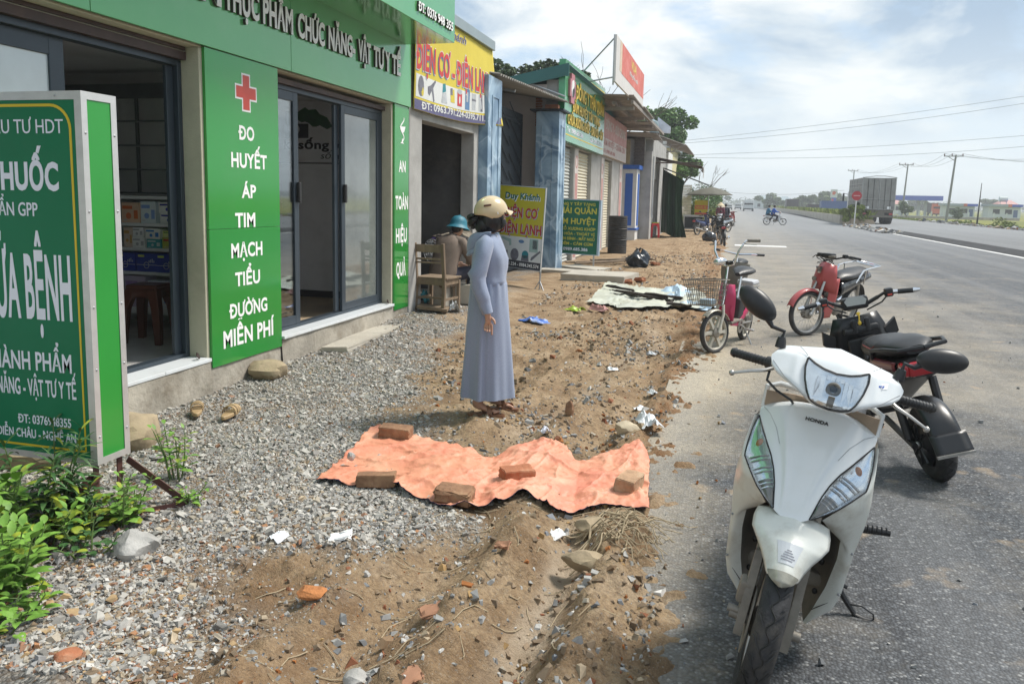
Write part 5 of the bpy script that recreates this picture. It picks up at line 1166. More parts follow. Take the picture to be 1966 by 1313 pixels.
litter('sky blue plastic scrap beside the front wheel of the pink bicycle',-0.35,12.3,0.4,0.55,m_ltblue,4,50,0.1)
litter('blue and white wrapper on the mud right of the woman',-2.42,10.1,0.42,0.22,mat('blue_white_wrapper',(0.06,0.16,0.52),0.4,var=0.05,vs=9,stain=(0.66,0.7,0.74),stain_amt=1.0,stain_scale=6),6,-25,0.06,'wrapper')
litter('crumpled white plastic bag beside the pale yellow stone',-0.47,5.50,0.15,0.24,mat('white_plastic_film',(0.68,0.70,0.72),0.4,var=0.08,vs=12),7,20,0.07)
litter('tan stained sheet of paper on the asphalt edge by the white scooter',0.06,3.92,0.22,0.20,mat('stained_paper',(0.52,0.46,0.36),0.9,var=0.15,vs=18,stain=(0.40,0.25,0.13),stain_amt=0.7,stain_scale=10),8,15,0.02,'paper')
litter('lilac paper scrap behind the orange tarpaulin',-1.10,5.02,0.06,0.07,m_lilac,9,30,0.05,'scrap')
litter('pink plastic scrap in the mud near the pale sheet',-1.72,11.2,0.15,0.3,m_pink,10,60,0.08,'scrap')
litter('green plastic scrap in the mud left of the pale sheet',-2.05,11.1,0.2,0.22,m_limepl,12,60,0.06,'scrap')
for i,(x,y)in enumerate(((-1.9,3.05),(-0.55,6.7),(-0.70,8.3),(-1.0,7.4),(-0.62,6.25))):
 litter(('white plastic shred on the near gravel','white scrap in the mud before the pink bicycle','white torn paper left of the pink bicycle wheel','small white scrap in the middle of the muddy verge','white flake on the muddy ridge')[i],x,y,0.07,0.1,MATS['white_plastic_film'],20+i,40*i,0.03,'scrap')
rr=random.Random(5);b=MB().use(mat('dry_roots',(0.36,0.29,0.19),0.9,var=0.2,vs=30))
for k in range(46):
 x,y=-0.42+rr.uniform(-0.16,0.16),3.66+rr.uniform(-0.28,0.2);a=rr.uniform(-0.6,1.4);L_=rr.uniform(0.12,0.42);p=[]
 for i in range(8):
  t=i/7;p.append((x+math.cos(a)*L_*(t-0.4),y+math.sin(a)*L_*(t-0.4),gz(x+math.cos(a)*L_*(t-0.4),y+math.sin(a)*L_*(t-0.4))+0.015+0.06*math.sin(t*3.1)*rr.random()));a+=rr.uniform(-0.35,0.35)
 b.tube(p,[0.0045*(1-0.6*i/7)for i in range(8)],5)
tag(b.build('root_tangle',None),'tangle of dry pale roots at the right end of the orange tarpaulin','roots')
b=MB().use(MATS['dry_roots']);rr=random.Random(9)
for k in range(120):
 x,y=-1.0+rr.gauss(0,0.42),2.1+3.5*rr.random();a=rr.uniform(0,6.28);L_=rr.uniform(0.05,0.18)
 if x>-0.2:continue
 p=[(x+math.cos(a+0.4*t)*L_*t,y+math.sin(a+0.4*t)*L_*t,gz(x+math.cos(a+0.4*t)*L_*t,y+math.sin(a+0.4*t)*L_*t)+0.006)for t in(0,.33,.66,1)]
 b.tube(p,0.0022,4)
tag(b.build('twigs',None),'scattered straw and twigs over the muddy verge',kind='stuff')
m_sand=mat('beige_rubber',(0.36,0.25,0.13),0.55,var=0.1,vs=20)
def slipper(label,x,y,rz):
 t=thing('sandal',label,'sandal',(x,y,gz(x,y)+0.028),R(rz),group='beige sandals on the gravel');b=MB().use(m_sand)
 pts=[(0.045*math.cos(a)*(1.0 if math.sin(a)>0 else 0.82),0.13*math.sin(a))for a in[i*2*math.pi/28 for i in range(28)]]
 b.prism(pts,0,0.028);b.build('sole',t,bevel=0.006)
 for y0,h in((0.065,0.042),(0.03,0.05),(-0.01,0.05)):
  s_=MB().use(m_sand);s_.loft([[Vector((0.046*math.cos(a)*1.02,y0+dy+0.01*math.cos(a),0.020+h*math.sin(a)+dz))for dy,dz in((-0.013,0),(0.013,0),(0.013,0.007),(-0.013,0.007))]for a in[i*math.pi/12 for i in range(13)]]);s_.build('strap',t)
slipper('beige strapped sandal nearest the concrete step of the near door',-3.62,4.80,35);slipper('beige strapped sandal farther out on the gravel',-3.36,4.82,12)
def leafmesh(b,base,d,L_,W_l,droop=0.4,fold=0.25,kind='ovate',n=5,twist=0.0):
 d=Vector(d).normalized();side=d.cross(Vector((0,0,1)))
 if side.length<0.05:side=Vector((1,0,0))
 side.normalize();p=Vector(base);vs=[];dd=d.copy()
 for i in range(n+1):
  t=i/n
  w={'ovate':math.sin(math.pi*min(1,t**0.75))**0.9,'lance':math.sin(math.pi*t**0.8)**0.8,'round':math.sqrt(max(0,1-(2*t-1)**2))}[kind]*W_l/2
  up_=side.cross(dd).normalized()
  vs+=[p-side*w+up_*fold*w,p,p+side*w+up_*fold*w]
  p=p+dd*(L_/n);dd=(dd+Vector((0,0,-droop/n))).normalized()
 b.add(vs,[(3*i+j,3*i+j+1,3*i+j+4,3*i+j+3)for i in range(n)for j in(0,1)])
def leaf_mat(name,c,c2):
 m=mat(name,c,0.55,stain=(0.20,0.19,0.10),stain_amt=0.35,stain_scale=14,var=0.3,vs=9,col2=c2,spec=0.4);return m
m_lf1=leaf_mat('bright_leaf',(0.085,0.21,0.025),(0.17,0.32,0.05));m_lf2=leaf_mat('dark_lance_leaf',(0.028,0.085,0.022),(0.05,0.13,0.035));m_lf3=leaf_mat('yellow_green_leaf',(0.16,0.26,0.02),(0.26,0.30,0.03));m_stem=mat('green_stem',(0.10,0.16,0.04),0.6)
def weed(label,x,y,h,nst,style,seed,spread=0.16,m=None,nl=14,L_=0.09,Wd=0.045,lean=(0,0)):
 r_=random.Random(seed);z0=gz(x,y)-0.01
 t=thing('weed',label,'plant',(x,y,z0),group='weeds around the sign box legs')
 sb,lb=MB().use(m_stem),MB().use(m or m_lf1)
 for s_ in range(nst):
  a=r_.uniform(0,6.28);sp=spread*math.sqrt(r_.random());hh=h*r_.uniform(0.55,1.0);p0=Vector((sp*0.35*math.cos(a),sp*0.35*math.sin(a),0));p1=Vector((sp*math.cos(a)+lean[0]*hh,sp*math.sin(a)+lean[1]*hh,hh))
  mid=(p0+p1)/2+Vector((r_.uniform(-.02,.02),r_.uniform(-.02,.02),0));pts=[p0,mid,p1];sb.tube(pts,[0.005,0.004,0.0025],5)
  for k in range(nl):
   f=(k+1)/nl;f=0.18+0.82*f;q=p0.lerp(mid,f*2)if f<0.5 else mid.lerp(p1,f*2-1)
   an=k*2.4+r_.uniform(-.4,.4);el=r_.uniform(0.05,0.55)+(0.5 if f>0.93 else 0);sc_=(1.15-0.55*f)*r_.uniform(0.75,1.15)
   d=Vector((math.cos(an)*math.cos(el),math.sin(an)*math.cos(el),math.sin(el)))
   if style!='lance':q2=q+d*0.025;sb.tube([q,q2],0.0015,4)
   else:q2=q
   if r_.random()<0.11:lb.use(m_lf3)
   else:lb.use(m or m_lf1)
   leafmesh(lb,q2,d,L_*sc_,Wd*sc_,r_.uniform(0.5,1.3)if style=='lance' else r_.uniform(0.3,0.9),0.22,style)
 sb.build('stem',t);lb.build('leaves',t,sharp=60);return t
weed('tall dark weed with drooping lance leaves in front of the sign box',-3.02,2.86,0.52,7,'lance',1,0.20,m_lf2,34,0.17,0.026)
weed('dark lance leaved weed at the foot of the near sign leg',-2.93,2.95,0.30,6,'lance',2,0.16,m_lf2,20,0.13,0.026)
weed('broad leaved bright weed at the far left edge',-3.05,2.62,0.34,6,'ovate',3,0.16,m_lf1,12,0.11,0.06)
weed('big bright bush of pointed leaves at the left edge',-2.66,2.30,0.30,13,'ovate',4,0.23,m_lf1,15,0.10,0.05)
weed('bright leafy weed lowest in the left corner',-2.45,2.12,0.16,9,'ovate',5,0.16,m_lf1,11,0.075,0.04)
weed('bushy weed behind the slanted sign brace',-2.88,2.72,0.28,9,'ovate',6,0.20,m_lf1,13,0.085,0.045)
weed('round leaved light green weed between the sign legs',-2.72,3.02,0.26,10,'round',7,0.18,m_lf1,14,0.05,0.042)
weed('yellowish round leaved weed below the ground bar',-2.78,2.84,0.18,5,'round',8,0.12,m_lf3,7,0.09,0.07)
weed('small weed at the end of the right sign brace',-2.55,3.33,0.11,5,'ovate',9,0.09,m_lf1,8,0.05,0.025)
weed('sparse low weed beside the pale boulder',-2.62,2.72,0.15,6,'round',10,0.16,m_lf2,9,0.05,0.035)
weed('weed behind the right sign leg near the tan block',-2.86,3.62,0.30,6,'ovate',11,0.15,m_lf1,10,0.07,0.035)
weed('big leaved weed spilling over the lower left edge',-2.86,2.40,0.22,7,'ovate',12,0.18,m_lf1,10,0.13,0.075)
ch=thing('chair','old weathered wooden chair seen from behind beside the narrow green panel','chair',(-3.72,9.98,gz(-3.72,9.98)-0.01),R(-9))
def bar(b,a,c,w,t):
 a,c=Vector(a),Vector(c);q=(c-a).to_track_quat('Z','Y').to_matrix();b.obox((a+c)/2,(w,t,(c-a).length),q)
CW,CD,CS,CH=0.21,0.20,0.45,0.92
for sx in(-1,1):
 b=MB().use(m_wood);b.loft([[Vector((sx*CW+dx*0.022,-CD+oy+dy*0.022,z))for dx,dy in((-1,-1),(1,-1),(1,1),(-1,1))]for oy,z in((-0.03,0),(0.0,CS*0.6),(0.0,CS),(-0.05,CH))]);b.build('rear_leg',ch,bevel=0.004)
 b=MB().use(m_wood);bar(b,(sx*CW,CD,0),(sx*CW,CD,CS-0.03),0.042,0.042);b.build('leg',ch,bevel=0.004)
 b=MB().use(m_wood);bar(b,(sx*CW,-CD+0.022,0.18),(sx*CW,CD-0.022,0.18),0.022,0.03);b.build('side_rail',ch)
b=MB().use(m_wood);b.rbox((0,0.01,CS+0.008),(CW*2+0.07,CD*2+0.02,0.025),0.006);b.build('seat',ch)
b=MB().use(m_wood);b.box((-CW+0.02,-CD-0.012,CS-0.08),(CW-0.02,-CD+0.012,CS-0.005));b.box((-CW+0.02,CD-0.012,CS-0.08),(CW-0.02,CD+0.012,CS-0.005))
for sx in(-1,1):b.box((sx*CW-0.012,-CD+0.02,CS-0.08),(sx*CW+0.012,CD-0.02,CS-0.005))
b.build('apron',ch)
b=MB().use(m_wood);bar(b,(-CW+0.02,-CD,0.20),(CW-0.02,-CD,0.20),0.022,0.025);b.build('rung',ch)
for z0,z1,oy in((0.80,0.90,-0.045),(0.70,0.725,-0.03),(0.655,0.675,-0.026)):
 b=MB().use(m_wood);b.loft([[Vector((-CW+2*CW*i/8,-CD+oy-0.02*math.sin(math.pi*i/8)+dy,z))for dy,z in((-0.01,z0),(0.01,z0),(0.01,z1),(-0.01,z1))]for i in range(9)]);b.build('back_slat',ch)
chunk('plank','short thick plank lying under the old wooden chair','plank',-3.70,9.78,gz(-3.7,9.78)+0.06,(0.40,0.30,0.035),(0,R(5),R(12)),m_wood,None,101,0.003,0.004)
chunk('concrete_block','pale concrete block under the seat behind the wooden chair','block',-3.72,10.75,gz(-3.7,10.75)+0.14,(0.5,0.25,0.28),(0,0,R(8)),m_slab,None,102,0.01,0.008)
litter('white plastic scrap by the front leg of the wooden chair',-3.48,9.95,0.14,0.2,MATS['white_plastic_film'],31,30,0.14,'scrap')
fn=thing('fan','grey plastic fan behind the wooden chair in the repair shop mouth','fan',(-4.12,10.85,0.10),R(-20));m_fan=mat('grey_fan_plastic',(0.42,0.44,0.46),0.45)
b=MB().use(m_fan)
for r_ in(0.06,0.10,0.14,0.18):b.torus((0,0,0.72),(0,1,0.1),r_,0.004,28,5)
for k in range(20):
 a=2*math.pi*k/20;b.tube([(0.03*math.cos(a),-0.06,0.72+0.03*math.sin(a)),(0.18*math.cos(a),0.0,0.72+0.18*math.sin(a)),(0.15*math.cos(a),0.06,0.72+0.15*math.sin(a))],0.0025,4)
b.build('guard',fn)
b=MB().use(m_fan)
for k in range(3):
 a=2*math.pi*k/3;b.add([(0.02*math.cos(a),0,0.72+0.02*math.sin(a)),(0.15*math.cos(a-.45),-0.02,0.72+0.15*math.sin(a-.45)),(0.16*math.cos(a+.25),0.02,0.72+0.16*math.sin(a+.25))],[(0,1,2)])
b.build('blade',fn,solid=0.003);bpy.data.objects['blade']['kind']='stuff'
b=MB().use(m_fan);b.ell((0,0.10,0.72),(0.055,0.09,0.055));b.build('motor',fn)
b=MB().use(m_fan);b.cyl((0,0.08,0.05),(0,0.08,0.68),0.016);b.build('stem',fn)
b=MB().use(m_fan);b.lathe([(0,0),(0.17,0),(0.17,0.02),(0.05,0.05),(0,0.05)],24);b.build('base',fn)
tb=thing('workbench','cluttered dark workbench inside the repair shop','table',(-4.3,11.4,0.10));b=MB().use(m_wood);b.box((-0.7,-0.3,0.72),(0.5,0.3,0.76));b.build('top',tb)
for sx in(-0.65,0.45):
 for sy in(-0.25,0.25):q=MB().use(m_wood);bar(q,(sx,sy,0),(sx,sy,0.72),0.05,0.05);q.build('leg',tb)
b=MB().use(mat('violet_plastic',(0.06,0.025,0.22),0.4));b.lathe([(0,0),(0.20,0.0),(0.25,0.13),(0.265,0.13),(0.265,0.14),(0.245,0.14),(0.19,0.02),(0,0.02)],28);o=b.build('basin',None);o.location=(-4.05,11.35,0.86);tag(o,'violet plastic basin on the workbench in the repair shop','basin')
litter('dusty cloth heap above the violet basin',-3.95,11.35,0.6,0.4,mat('dusty_cloth',(0.20,0.17,0.13),0.95,var=0.3,vs=8),33,0,0.14,'cloth').location=(-4.0,11.45,1.0)
b=MB().use(m_red);b.lathe([(0,0),(0.055,0),(0.06,0.02),(0.06,0.15),(0.03,0.18),(0.028,0.2),(0,0.2)],18);o=b.build('oil_can',None);o.location=(-3.88,10.45,0.42);tag(o,'red can standing by the seated man','can')
b=MB().use(m_conc);b.box((-4.0,10.35,0.1),(-3.75,10.6,0.42));tag(b.build('block',None),'rough block carrying the red can','block')
litter('teal plastic bag beside the red can',-4.05,10.4,0.25,0.25,m_tprint,35,0,0.18)
ys_=thing('standing_sign','yellow standing sign with red lettering and tool pictures behind the woman','sign',(-3.55,13.55,0),group='standing signs on the verge')
yr=Vector((0.93,-0.36,-0.05)).normalized();yu=Vector((0.02,0,1));yu=(yu-yr*yu.dot(yr)).normalized();yo=yr.cross(yu)
YO=Vector((-4.02,13.78,0.42));yw,yh=0.97,1.42
def FY(u,v,o=0.0):return frame(YO+yr*u+yu*v+yo*o,yr,yu,yo)
m_sy=mat('sign_yellow',(0.50,0.42,0.012),0.5,var=0.06,vs=3)
def yquad(b,u0,u1,v0,v1,o):b.add([YO+yr*u0+yu*v0+yo*o,YO+yr*u1+yu*v0+yo*o,YO+yr*u1+yu*v1+yo*o,YO+yr*u0+yu*v1+yo*o],[(0,1,2,3)])
b=MB().use(m_sy);yquad(b,0,yw,0.55,yh,0);b.use(m_banw);yquad(b,0,yw,0.13,0.55,0);b.use(mat('charcoal_print',(0.05,0.05,0.06),0.5));yquad(b,0,yw,0,0.13,0);b.build('board',ys_,world=True,solid=0.012,sharp=0)
for s_,u,v,h,w,m,sh_ in(('Duy Khánh',0.12,1.20,0.12,0.74,mat('dark_green_print',(0.01,0.12,0.08),0.5),m_lilac),('ĐIỆN CƠ',0.13,0.88,0.19,0.70,mat('deep_red_print',(0.40,0.02,0.025),0.5),m_banb),('ĐIỆN LẠNH',0.03,0.60,0.19,0.91,mat('deep_red_print'),m_banb)):
 if sh_ is m_banb:MB().use(m_white).text(s_,FY(u+0.004,v-0.004,0.0072),h,w,0.001,0.057).build('letter_outline',ys_,world=True,sharp=0)
 MB().use(sh_).text(s_,FY(u+0.012,v-0.012,0.0066),h,w,0.0006,0.055).build('letter_shadow',ys_,world=True,sharp=0)
 MB().use(m).text(s_,FY(u,v,0.0085),h,w,0.001,0.055).build('lettering',ys_,world=True,sharp=0)
MB().use(m_white).text('0963.791.224 - 0984.345.574',FY(0.03,0.035,0.0066),0.062,0.9,0.001,0.03).build('lettering',ys_,world=True,sharp=0)
def ypic(name,m,pts,u,v,s):q=MB().use(m);q.prism([(px*s,py*s)for px,py in pts],0,0.001,FY(u,v,0.0066));q.build(name,ys_,world=True,sharp=0)
ypic('printed_heater',mat('mint_print',(0.33,0.45,0.42),0.5),[(-0.6,0.3),(-0.55,0.5),(0.6,0.3),(0.65,-0.3),(0.4,-0.35),(0.35,0.0)],0.20,0.44,0.18)
ypic('printed_cooker',m_banb,ellp(0,0.15,0.3,0.15),0.53,0.44,0.2);ypic('printed_washer',MATS['mint_print'],[(-0.4,-0.5),(-0.4,0.5),(0.4,0.5),(0.4,-0.5)],0.80,0.42,0.23);ypic('printed_window',m_gprint,[(-0.1,-0.3),(-0.1,0.35),(0.3,0.35),(0.3,-0.3)],0.80,0.43,0.235)
ypic('printed_drill',m_gprint,[(-0.5,0.2),(0.5,0.3),(0.5,0.1),(0.4,-0.4),(0.2,-0.4),(0.2,0.0),(-0.5,0.05)],0.16,0.24,0.17);ypic('printed_motor',m_gprint,ellp(0,0,0.45,0.55),0.40,0.23,0.2);ypic('printed_pump',m_tprint,ellp(0,0.1,0.35,0.35),0.63,0.23,0.2);ypic('printed_pump',m_gprint,[(-0.5,-0.5),(-0.4,0.1),(0.4,0.1),(0.5,-0.5)],0.63,0.22,0.17);ypic('printed_grinder',m_gprint,[(-0.6,-0.5),(-0.45,-0.55),(0.6,0.4),(0.5,0.55),(-0.5,-0.2)],0.85,0.25,0.17)
b=MB().use(m_alu);e_=0.012
for u0,u1,v0,v1 in((-e_,0,-e_,yh+e_),(yw,yw+e_,-e_,yh+e_),(0,yw,yh,yh+e_),(0,yw,-e_,0)):
 q=[YO+yr*u+yu*v for u,v in((u0,v0),(u1,v0),(u1,v1),(u0,v1))];b.loft([[p+yo*0.014 for p in q],[p-yo*0.014 for p in q]])
b.build('frame',ys_,world=True)
for u,lean in((yw+0.005,1),(-0.005,-1)):
 b=MB().use(m_steel);f=YO+yr*u;b.tube([f+yu*0.0,Vector((f.x-0.01,f.y,0.0))],0.014,8);
 for dx,dy in((0.10,-0.08),(-0.12,-0.05),(0.02,0.14)):b.tube([Vector((f.x-0.01,f.y,0.20)),Vector((f.x+dx,f.y+dy,-0.01))],0.009,6)
 b.build('leg',ys_,world=True)
gsn=thing('standing_sign','dark green standing sign with yellow lettering half behind the blue pillar','sign',(-3.5,19.0,0),group='standing signs on the verge')
gO=Vector((-4.28,19.2,0.33));gr_=Vector((1.0,-0.13,-0.02)).normalized();gu=Vector((0.03,0,1));gu=(gu-gr_*gu.dot(gr_)).normalized();go=gr_.cross(gu);gw,gh_=1.25,1.29
m_sg=mat('sign_bottle_green',(0.006,0.12,0.065),0.4,var=0.08,vs=3);m_sgy=mat('sign_soft_yellow',(0.55,0.50,0.06),0.5)
def gquad(b,u0,u1,v0,v1,d0,d1):q=[gO+gr_*u+gu*v for u,v in((u0,v0),(u1,v0),(u1,v1),(u0,v1))];b.loft([[p+go*d0 for p in q],[p+go*d1 for p in q]])
b=MB().use(m_sg);gquad(b,0,gw,0,gh_,-0.08,0);b.build('board',gsn,world=True)
b=MB().use(mat('pale_blue_frame',(0.36,0.46,0.55),0.5));gquad(b,gw,gw+0.05,-0.02,gh_+0.02,-0.085,0.005);gquad(b,-0.02,gw,gh_,gh_+0.02,-0.085,0.005);gquad(b,-0.02,gw,-0.02,0,-0.085,0.005);b.build('frame',gsn,world=True)
def FG(u,v,o=0.002):return frame(gO+gr_*u+gu*v+go*o,gr_,gu,go)
for s_,ur,v,h,w in(('ĐÔNG Y TÂY TẠNG',1.16,1.16,0.075,1.0),('THÁI QUÂN',1.20,0.965,0.155,1.06),('BẤM HUYỆT',1.19,0.71,0.15,1.08),('ĐAU CỔ XƯƠNG KHỚP',1.19,0.565,0.075,1.12),('THOÁI HÓA - THOÁT VỊ',1.18,0.445,0.075,1.1),('ĐAU TIỀN ĐÌNH - MẤT NGỦ',1.18,0.325,0.075,1.13),('YẾU ĐÊM - CẢM CÚM',1.14,0.205,0.075,1.05)):
 MB().use(m_sgy).text(s_,FG(ur,v),h,w,0.002,0.045,'RIGHT').build('lettering',gsn,world=True,sharp=0)
MB().use(m_lilac).text('0989.685.386',FG(1.02,0.07),0.08,0.62,0.002,0.03,'RIGHT').build('lettering',gsn,world=True,sharp=0)
for u in(0.05,gw-0.08):
 b=MB().use(m_steel);f=gO+gr_*u-go*0.04;bar(b,(f.x,f.y,-0.06),(f.x,f.y,0.33),0.035,0.035);bar(b,(f.x,f.y-0.28,-0.03),(f.x,f.y+0.28,-0.03),0.04,0.03);b.build('leg',gsn,world=True)
brl=thing('barrel','black ribbed steel barrel in front of the roller shutters','barrel',(-3.30,24.6,gz(-3.3,24.6)-0.02));b=MB().use(mat('sooty_black_steel',(0.012,0.011,0.010),0.6,var=0.5,vs=8,stain=(0.06,0.04,0.025),stain_amt=0.6))
pr_=[(0,0.02),(0.28,0.02),(0.29,0)]
for k in range(20):z=0.04+k*0.055;pr_+=[(0.285,z),(0.297 if k not in(7,13)else 0.31,z+0.02),(0.285,z+0.04)]
pr_+=[(0.295,1.16),(0.28,1.17),(0.27,1.14),(0,1.14)];b.lathe(pr_,36);b.build('drum',brl)
b=MB().use(m_black);b.torus((0,0,1.15),(0,0,1),0.285,0.014,36,8);b.build('rim',brl)
rbg=thing('rubbish_bag','black rubbish bag on the mud by the red bricks','bag',(-2.08,19.55,gz(-2.08,19.55)));b=MB().use(mat('black_bag_film',(0.022,0.03,0.042),0.3,var=0.2,vs=4,bump=0.6,bs=10))
def bagf(u,v):
 a=u*2*math.pi;t=v;r_=0.27*(math.sin(math.pi*min(1,0.2+t*0.74))**0.75)*(1+0.75*(float(ridged(np.array([math.cos(a)*1.5+3]),np.array([math.sin(a)*1.5+t*2]),3,5)[0])-0.5));return(r_*math.cos(a)*1.05,r_*math.sin(a)*0.85,0.40*t+0.05*math.sin(a*3+1)*t)
b.grid(bagf,40,16);b.build('film',rbg,sharp=50)
b=MB().use(MATS['black_bag_film'])
for k in range(5):a=k*1.3;leafmesh(b,(0.02*math.cos(a),0.02*math.sin(a),0.41),(math.cos(a),math.sin(a),0.8),0.12,0.07,0.3,0.3,'lance')
b.build('knot',rbg,solid=0.002)
# ==============
m_tyre=mat('tyre_rubber',(0.028,0.028,0.030),0.75,var=0.3,vs=14,bump=0.25,bs=120,stain=(0.13,0.11,0.085),stain_amt=0.45,stain_scale=6)
m_wpaint=mat('pearl_white_paint',(0.72,0.745,0.75),0.22,var=0.03,vs=3,coat=0.6,stain=(0.58,0.56,0.50),stain_amt=0.25,stain_scale=9)
m_wpaint_d=mat('dusty_white_paint',(0.67,0.68,0.63),0.35,var=0.06,vs=5,coat=0.3,stain=(0.34,0.29,0.21),stain_amt=0.55,stain_scale=7)
m_chrome=mat('chrome',(0.75,0.75,0.76),0.12,metal=1.0,var=0.04)
m_satin=mat('satin_alloy',(0.42,0.41,0.39),0.38,metal=0.75,var=0.12,vs=12,stain=(0.25,0.21,0.16),stain_amt=0.5)
m_blkpl=mat('black_plastic',(0.017,0.018,0.020),0.42,var=0.15,vs=10,stain=(0.07,0.063,0.055),stain_amt=0.35,stain_scale=5)
m_greypl=mat('dusty_grey_plastic',(0.17,0.155,0.13),0.7,var=0.2,vs=8,stain=(0.30,0.26,0.20),stain_amt=0.5)
m_tanpl=mat('tan_inner_plastic',(0.36,0.27,0.19),0.6,var=0.1,vs=6)
m_reflect=mat('lamp_reflector',(0.78,0.79,0.80),0.13,metal=0.85,var=0.12,vs=26)
m_amber=mat('amber_bulb',(0.45,0.17,0.045),0.25,var=0.1)
m_lens=glass('clear_lens',(0.93,0.95,0.96),0.06)
m_tail=mat('red_lens',(0.34,0.012,0.018),0.18,var=0.08,coat=0.5)
m_seat=mat('black_vinyl_seat',(0.022,0.022,0.023),0.42,var=0.12,vs=10,bump=0.15,bs=150)
m_engine=mat('dusty_engine',(0.23,0.21,0.18),0.6,metal=0.35,var=0.25,vs=12)
m_seal=mat('black_seal',(0.012,0.012,0.012),0.5)
m_smoke=mat('smoky_fender_tip',(0.30,0.29,0.24),0.2,var=0.2,vs=20,coat=0.5)
def pose(x,y,rz,lean,z=0.0):return Matrix.Translation((x,y,z))@Matrix.Rotation(R(rz),4,'Z')@Matrix.Rotation(R(lean),4,'Y')
def sym(h):return[Vector((-x,y,z))for x,y,z in h[::-1]]+[Vector(p)for p in h if p[0]>1e-6 or True]
def lerp_list(pts,n):
 pts=[Vector(p)for p in pts];d=[0]
 for i in range(1,len(pts)):d.append(d[-1]+(pts[i]-pts[i-1]).length)
 out=[]
 for k in range(n+1):
  t=d[-1]*k/n;i=0
  while i<len(pts)-2 and d[i+1]<t:i+=1
  f=(t-d[i])/max(1e-9,d[i+1]-d[i]);out.append(pts[i].lerp(pts[i+1],min(1,max(0,f))))
 return out
def ruled(b,A,B,n,m,bow=0.0,bowdir=(0,-1,0)):
 a,c=lerp_list(A,n),lerp_list(B,n);bd=Vector(bowdir)
 return b.grid(lambda u,v:a[round(u*n)].lerp(c[round(u*n)],v)+bd*bow*math.sin(math.pi*v),n,m)
def tread(b,c,R_,hw,n=26,st=None):
 """grooves round the crown: a wavy centre line and slanted side cuts, sunk strips a hair proud of the rubber"""
 c=Vector(c)
 def P(a,x,e=0.0012):
  rr=R_-0.16*hw*(x/hw)**2*1.6+e;return c+Vector((x,-rr*math.cos(a),rr*math.sin(a)))
 k=n*6
 b.tube([P(2*math.pi*i/k,0.22*hw*math.sin(i*math.pi/3))for i in range(k)],0.0022,4,closed=True)
 for i in range(n):
  a=2*math.pi*i/n
  for s_ in(-1,1):
   b.tube([P(a+0.5*s_*math.pi/n+da,s_*x)for da,x in((0,0.28*hw),(0.05,0.5*hw),(0.13,0.75*hw),(0.16,0.95*hw))],[0.001,0.0024,0.0024,0.001],4)
   b.tube([P(a+0.12+0.5*s_*math.pi/n+da,s_*x)for da,x in((0,0.45*hw),(0.06,0.62*hw),(0.08,0.85*hw))],[0.001,0.0018,0.0008],4)
def wheel(par,c,R_,w,style='spoke',mrim=None,nsp=5,grooves=False,name='wheel',hub=0.05):
 root=MB().use(m_tyre);cx_,cy_,cz_=c;M_=Matrix.Translation(c)@Matrix.Rotation(math.pi/2,4,'Y');rs_=w/2;Rm=R_-rs_*1.45
 prof=[(Rm,-rs_*0.72),(Rm+rs_*0.45,-rs_*0.98),(R_-rs_*0.62,-rs_*1.0),(R_-rs_*0.25,-rs_*0.72),(R_-rs_*0.06,-rs_*0.36),(R_,0),(R_-rs_*0.06,rs_*0.36),(R_-rs_*0.25,rs_*0.72),(R_-rs_*0.62,rs_*1.0),(Rm+rs_*0.45,rs_*0.98),(Rm,rs_*0.72)]
 root.lathe(prof,56,M_)
 if grooves:root.use(m_seal);tread(root,c,R_,rs_,24)
 t_=root.build('tyre',par,sharp=50)
 q=MB().use(mrim or m_satin);q.lathe([(Rm+0.006,-rs_*0.70),(Rm-0.010,-rs_*0.62),(Rm-0.018,0),(Rm-0.010,rs_*0.62),(Rm+0.006,rs_*0.70)],48,M_)
 if style=='alloy':
  for k in range(nsp):
   a=2*math.pi*k/nsp;u=Vector((0,math.cos(a),math.sin(a)));v=Vector((0,-math.sin(a),math.cos(a)));C_=Vector(c)
   q.loft([[C_+u*r_+v*s_*hw+Vector((sx*th,0,0))for s_,sx in((-1,-1),(1,-1),(1,1),(-1,1))]for r_,hw,th in((hub*0.8,0.022,0.02),((hub+Rm)/2,0.014,0.014),(Rm-0.012,0.020,0.014))])
 else:
  for k in range(28):
   a=2*math.pi*k/28;a2=a+(0.35 if k%2 else-0.35);sx=0.03 if k%4<2 else-0.03
   q.tube([(cx_+sx,cy_+hub*0.9*math.cos(a2),cz_+hub*0.9*math.sin(a2)),(cx_,cy_+(Rm-0.012)*math.cos(a),cz_+(Rm-0.012)*math.sin(a))],0.0017,4)
 q.build('rim',t_,sharp=50)
 q=MB().use(m_engine);q.lathe([(0,-0.05),(hub*0.5,-0.05),(hub,-0.035),(hub,0.035),(hub*0.5,0.05),(0,0.05)],24,M_);q.build('hub',t_)
 return t_
WS=thing('scooter','white scooter parked nearest the camera, facing it, on its side stand','scooter',M=pose(0.14,2.58,-12,8.5))
Yf=lambda x,z:0.03+(z-0.56)*0.70+2.0*x*x
PE=[(0.193,0.315,0.858),(0.190,0.300,0.838),(0.165,0.26,0.811),(0.140,0.225,0.781),(0.112,0.188,0.75),(0.091,0.157,0.717),(0.0745,0.124,0.678),(0.057,0.075,0.613)]
pe=lerp_list(PE,28)
def panel_pt(u,v):
 s_=2*u-1;e=pe[round(v*28)];w=e.x;zc_=0.917+(0.598-0.917)*v;x=w*s_
 top=0.0
 z=zc_+(e.z-zc_)*abs(s_)**2.4
 cre=-0.006*math.exp(-((abs(s_)-0.52)/0.10)**2)*math.sin(math.pi*v)
 return(x,Yf(x,z)+cre,z)
b=MB().use(m_wpaint);b.grid(panel_pt,40,28)
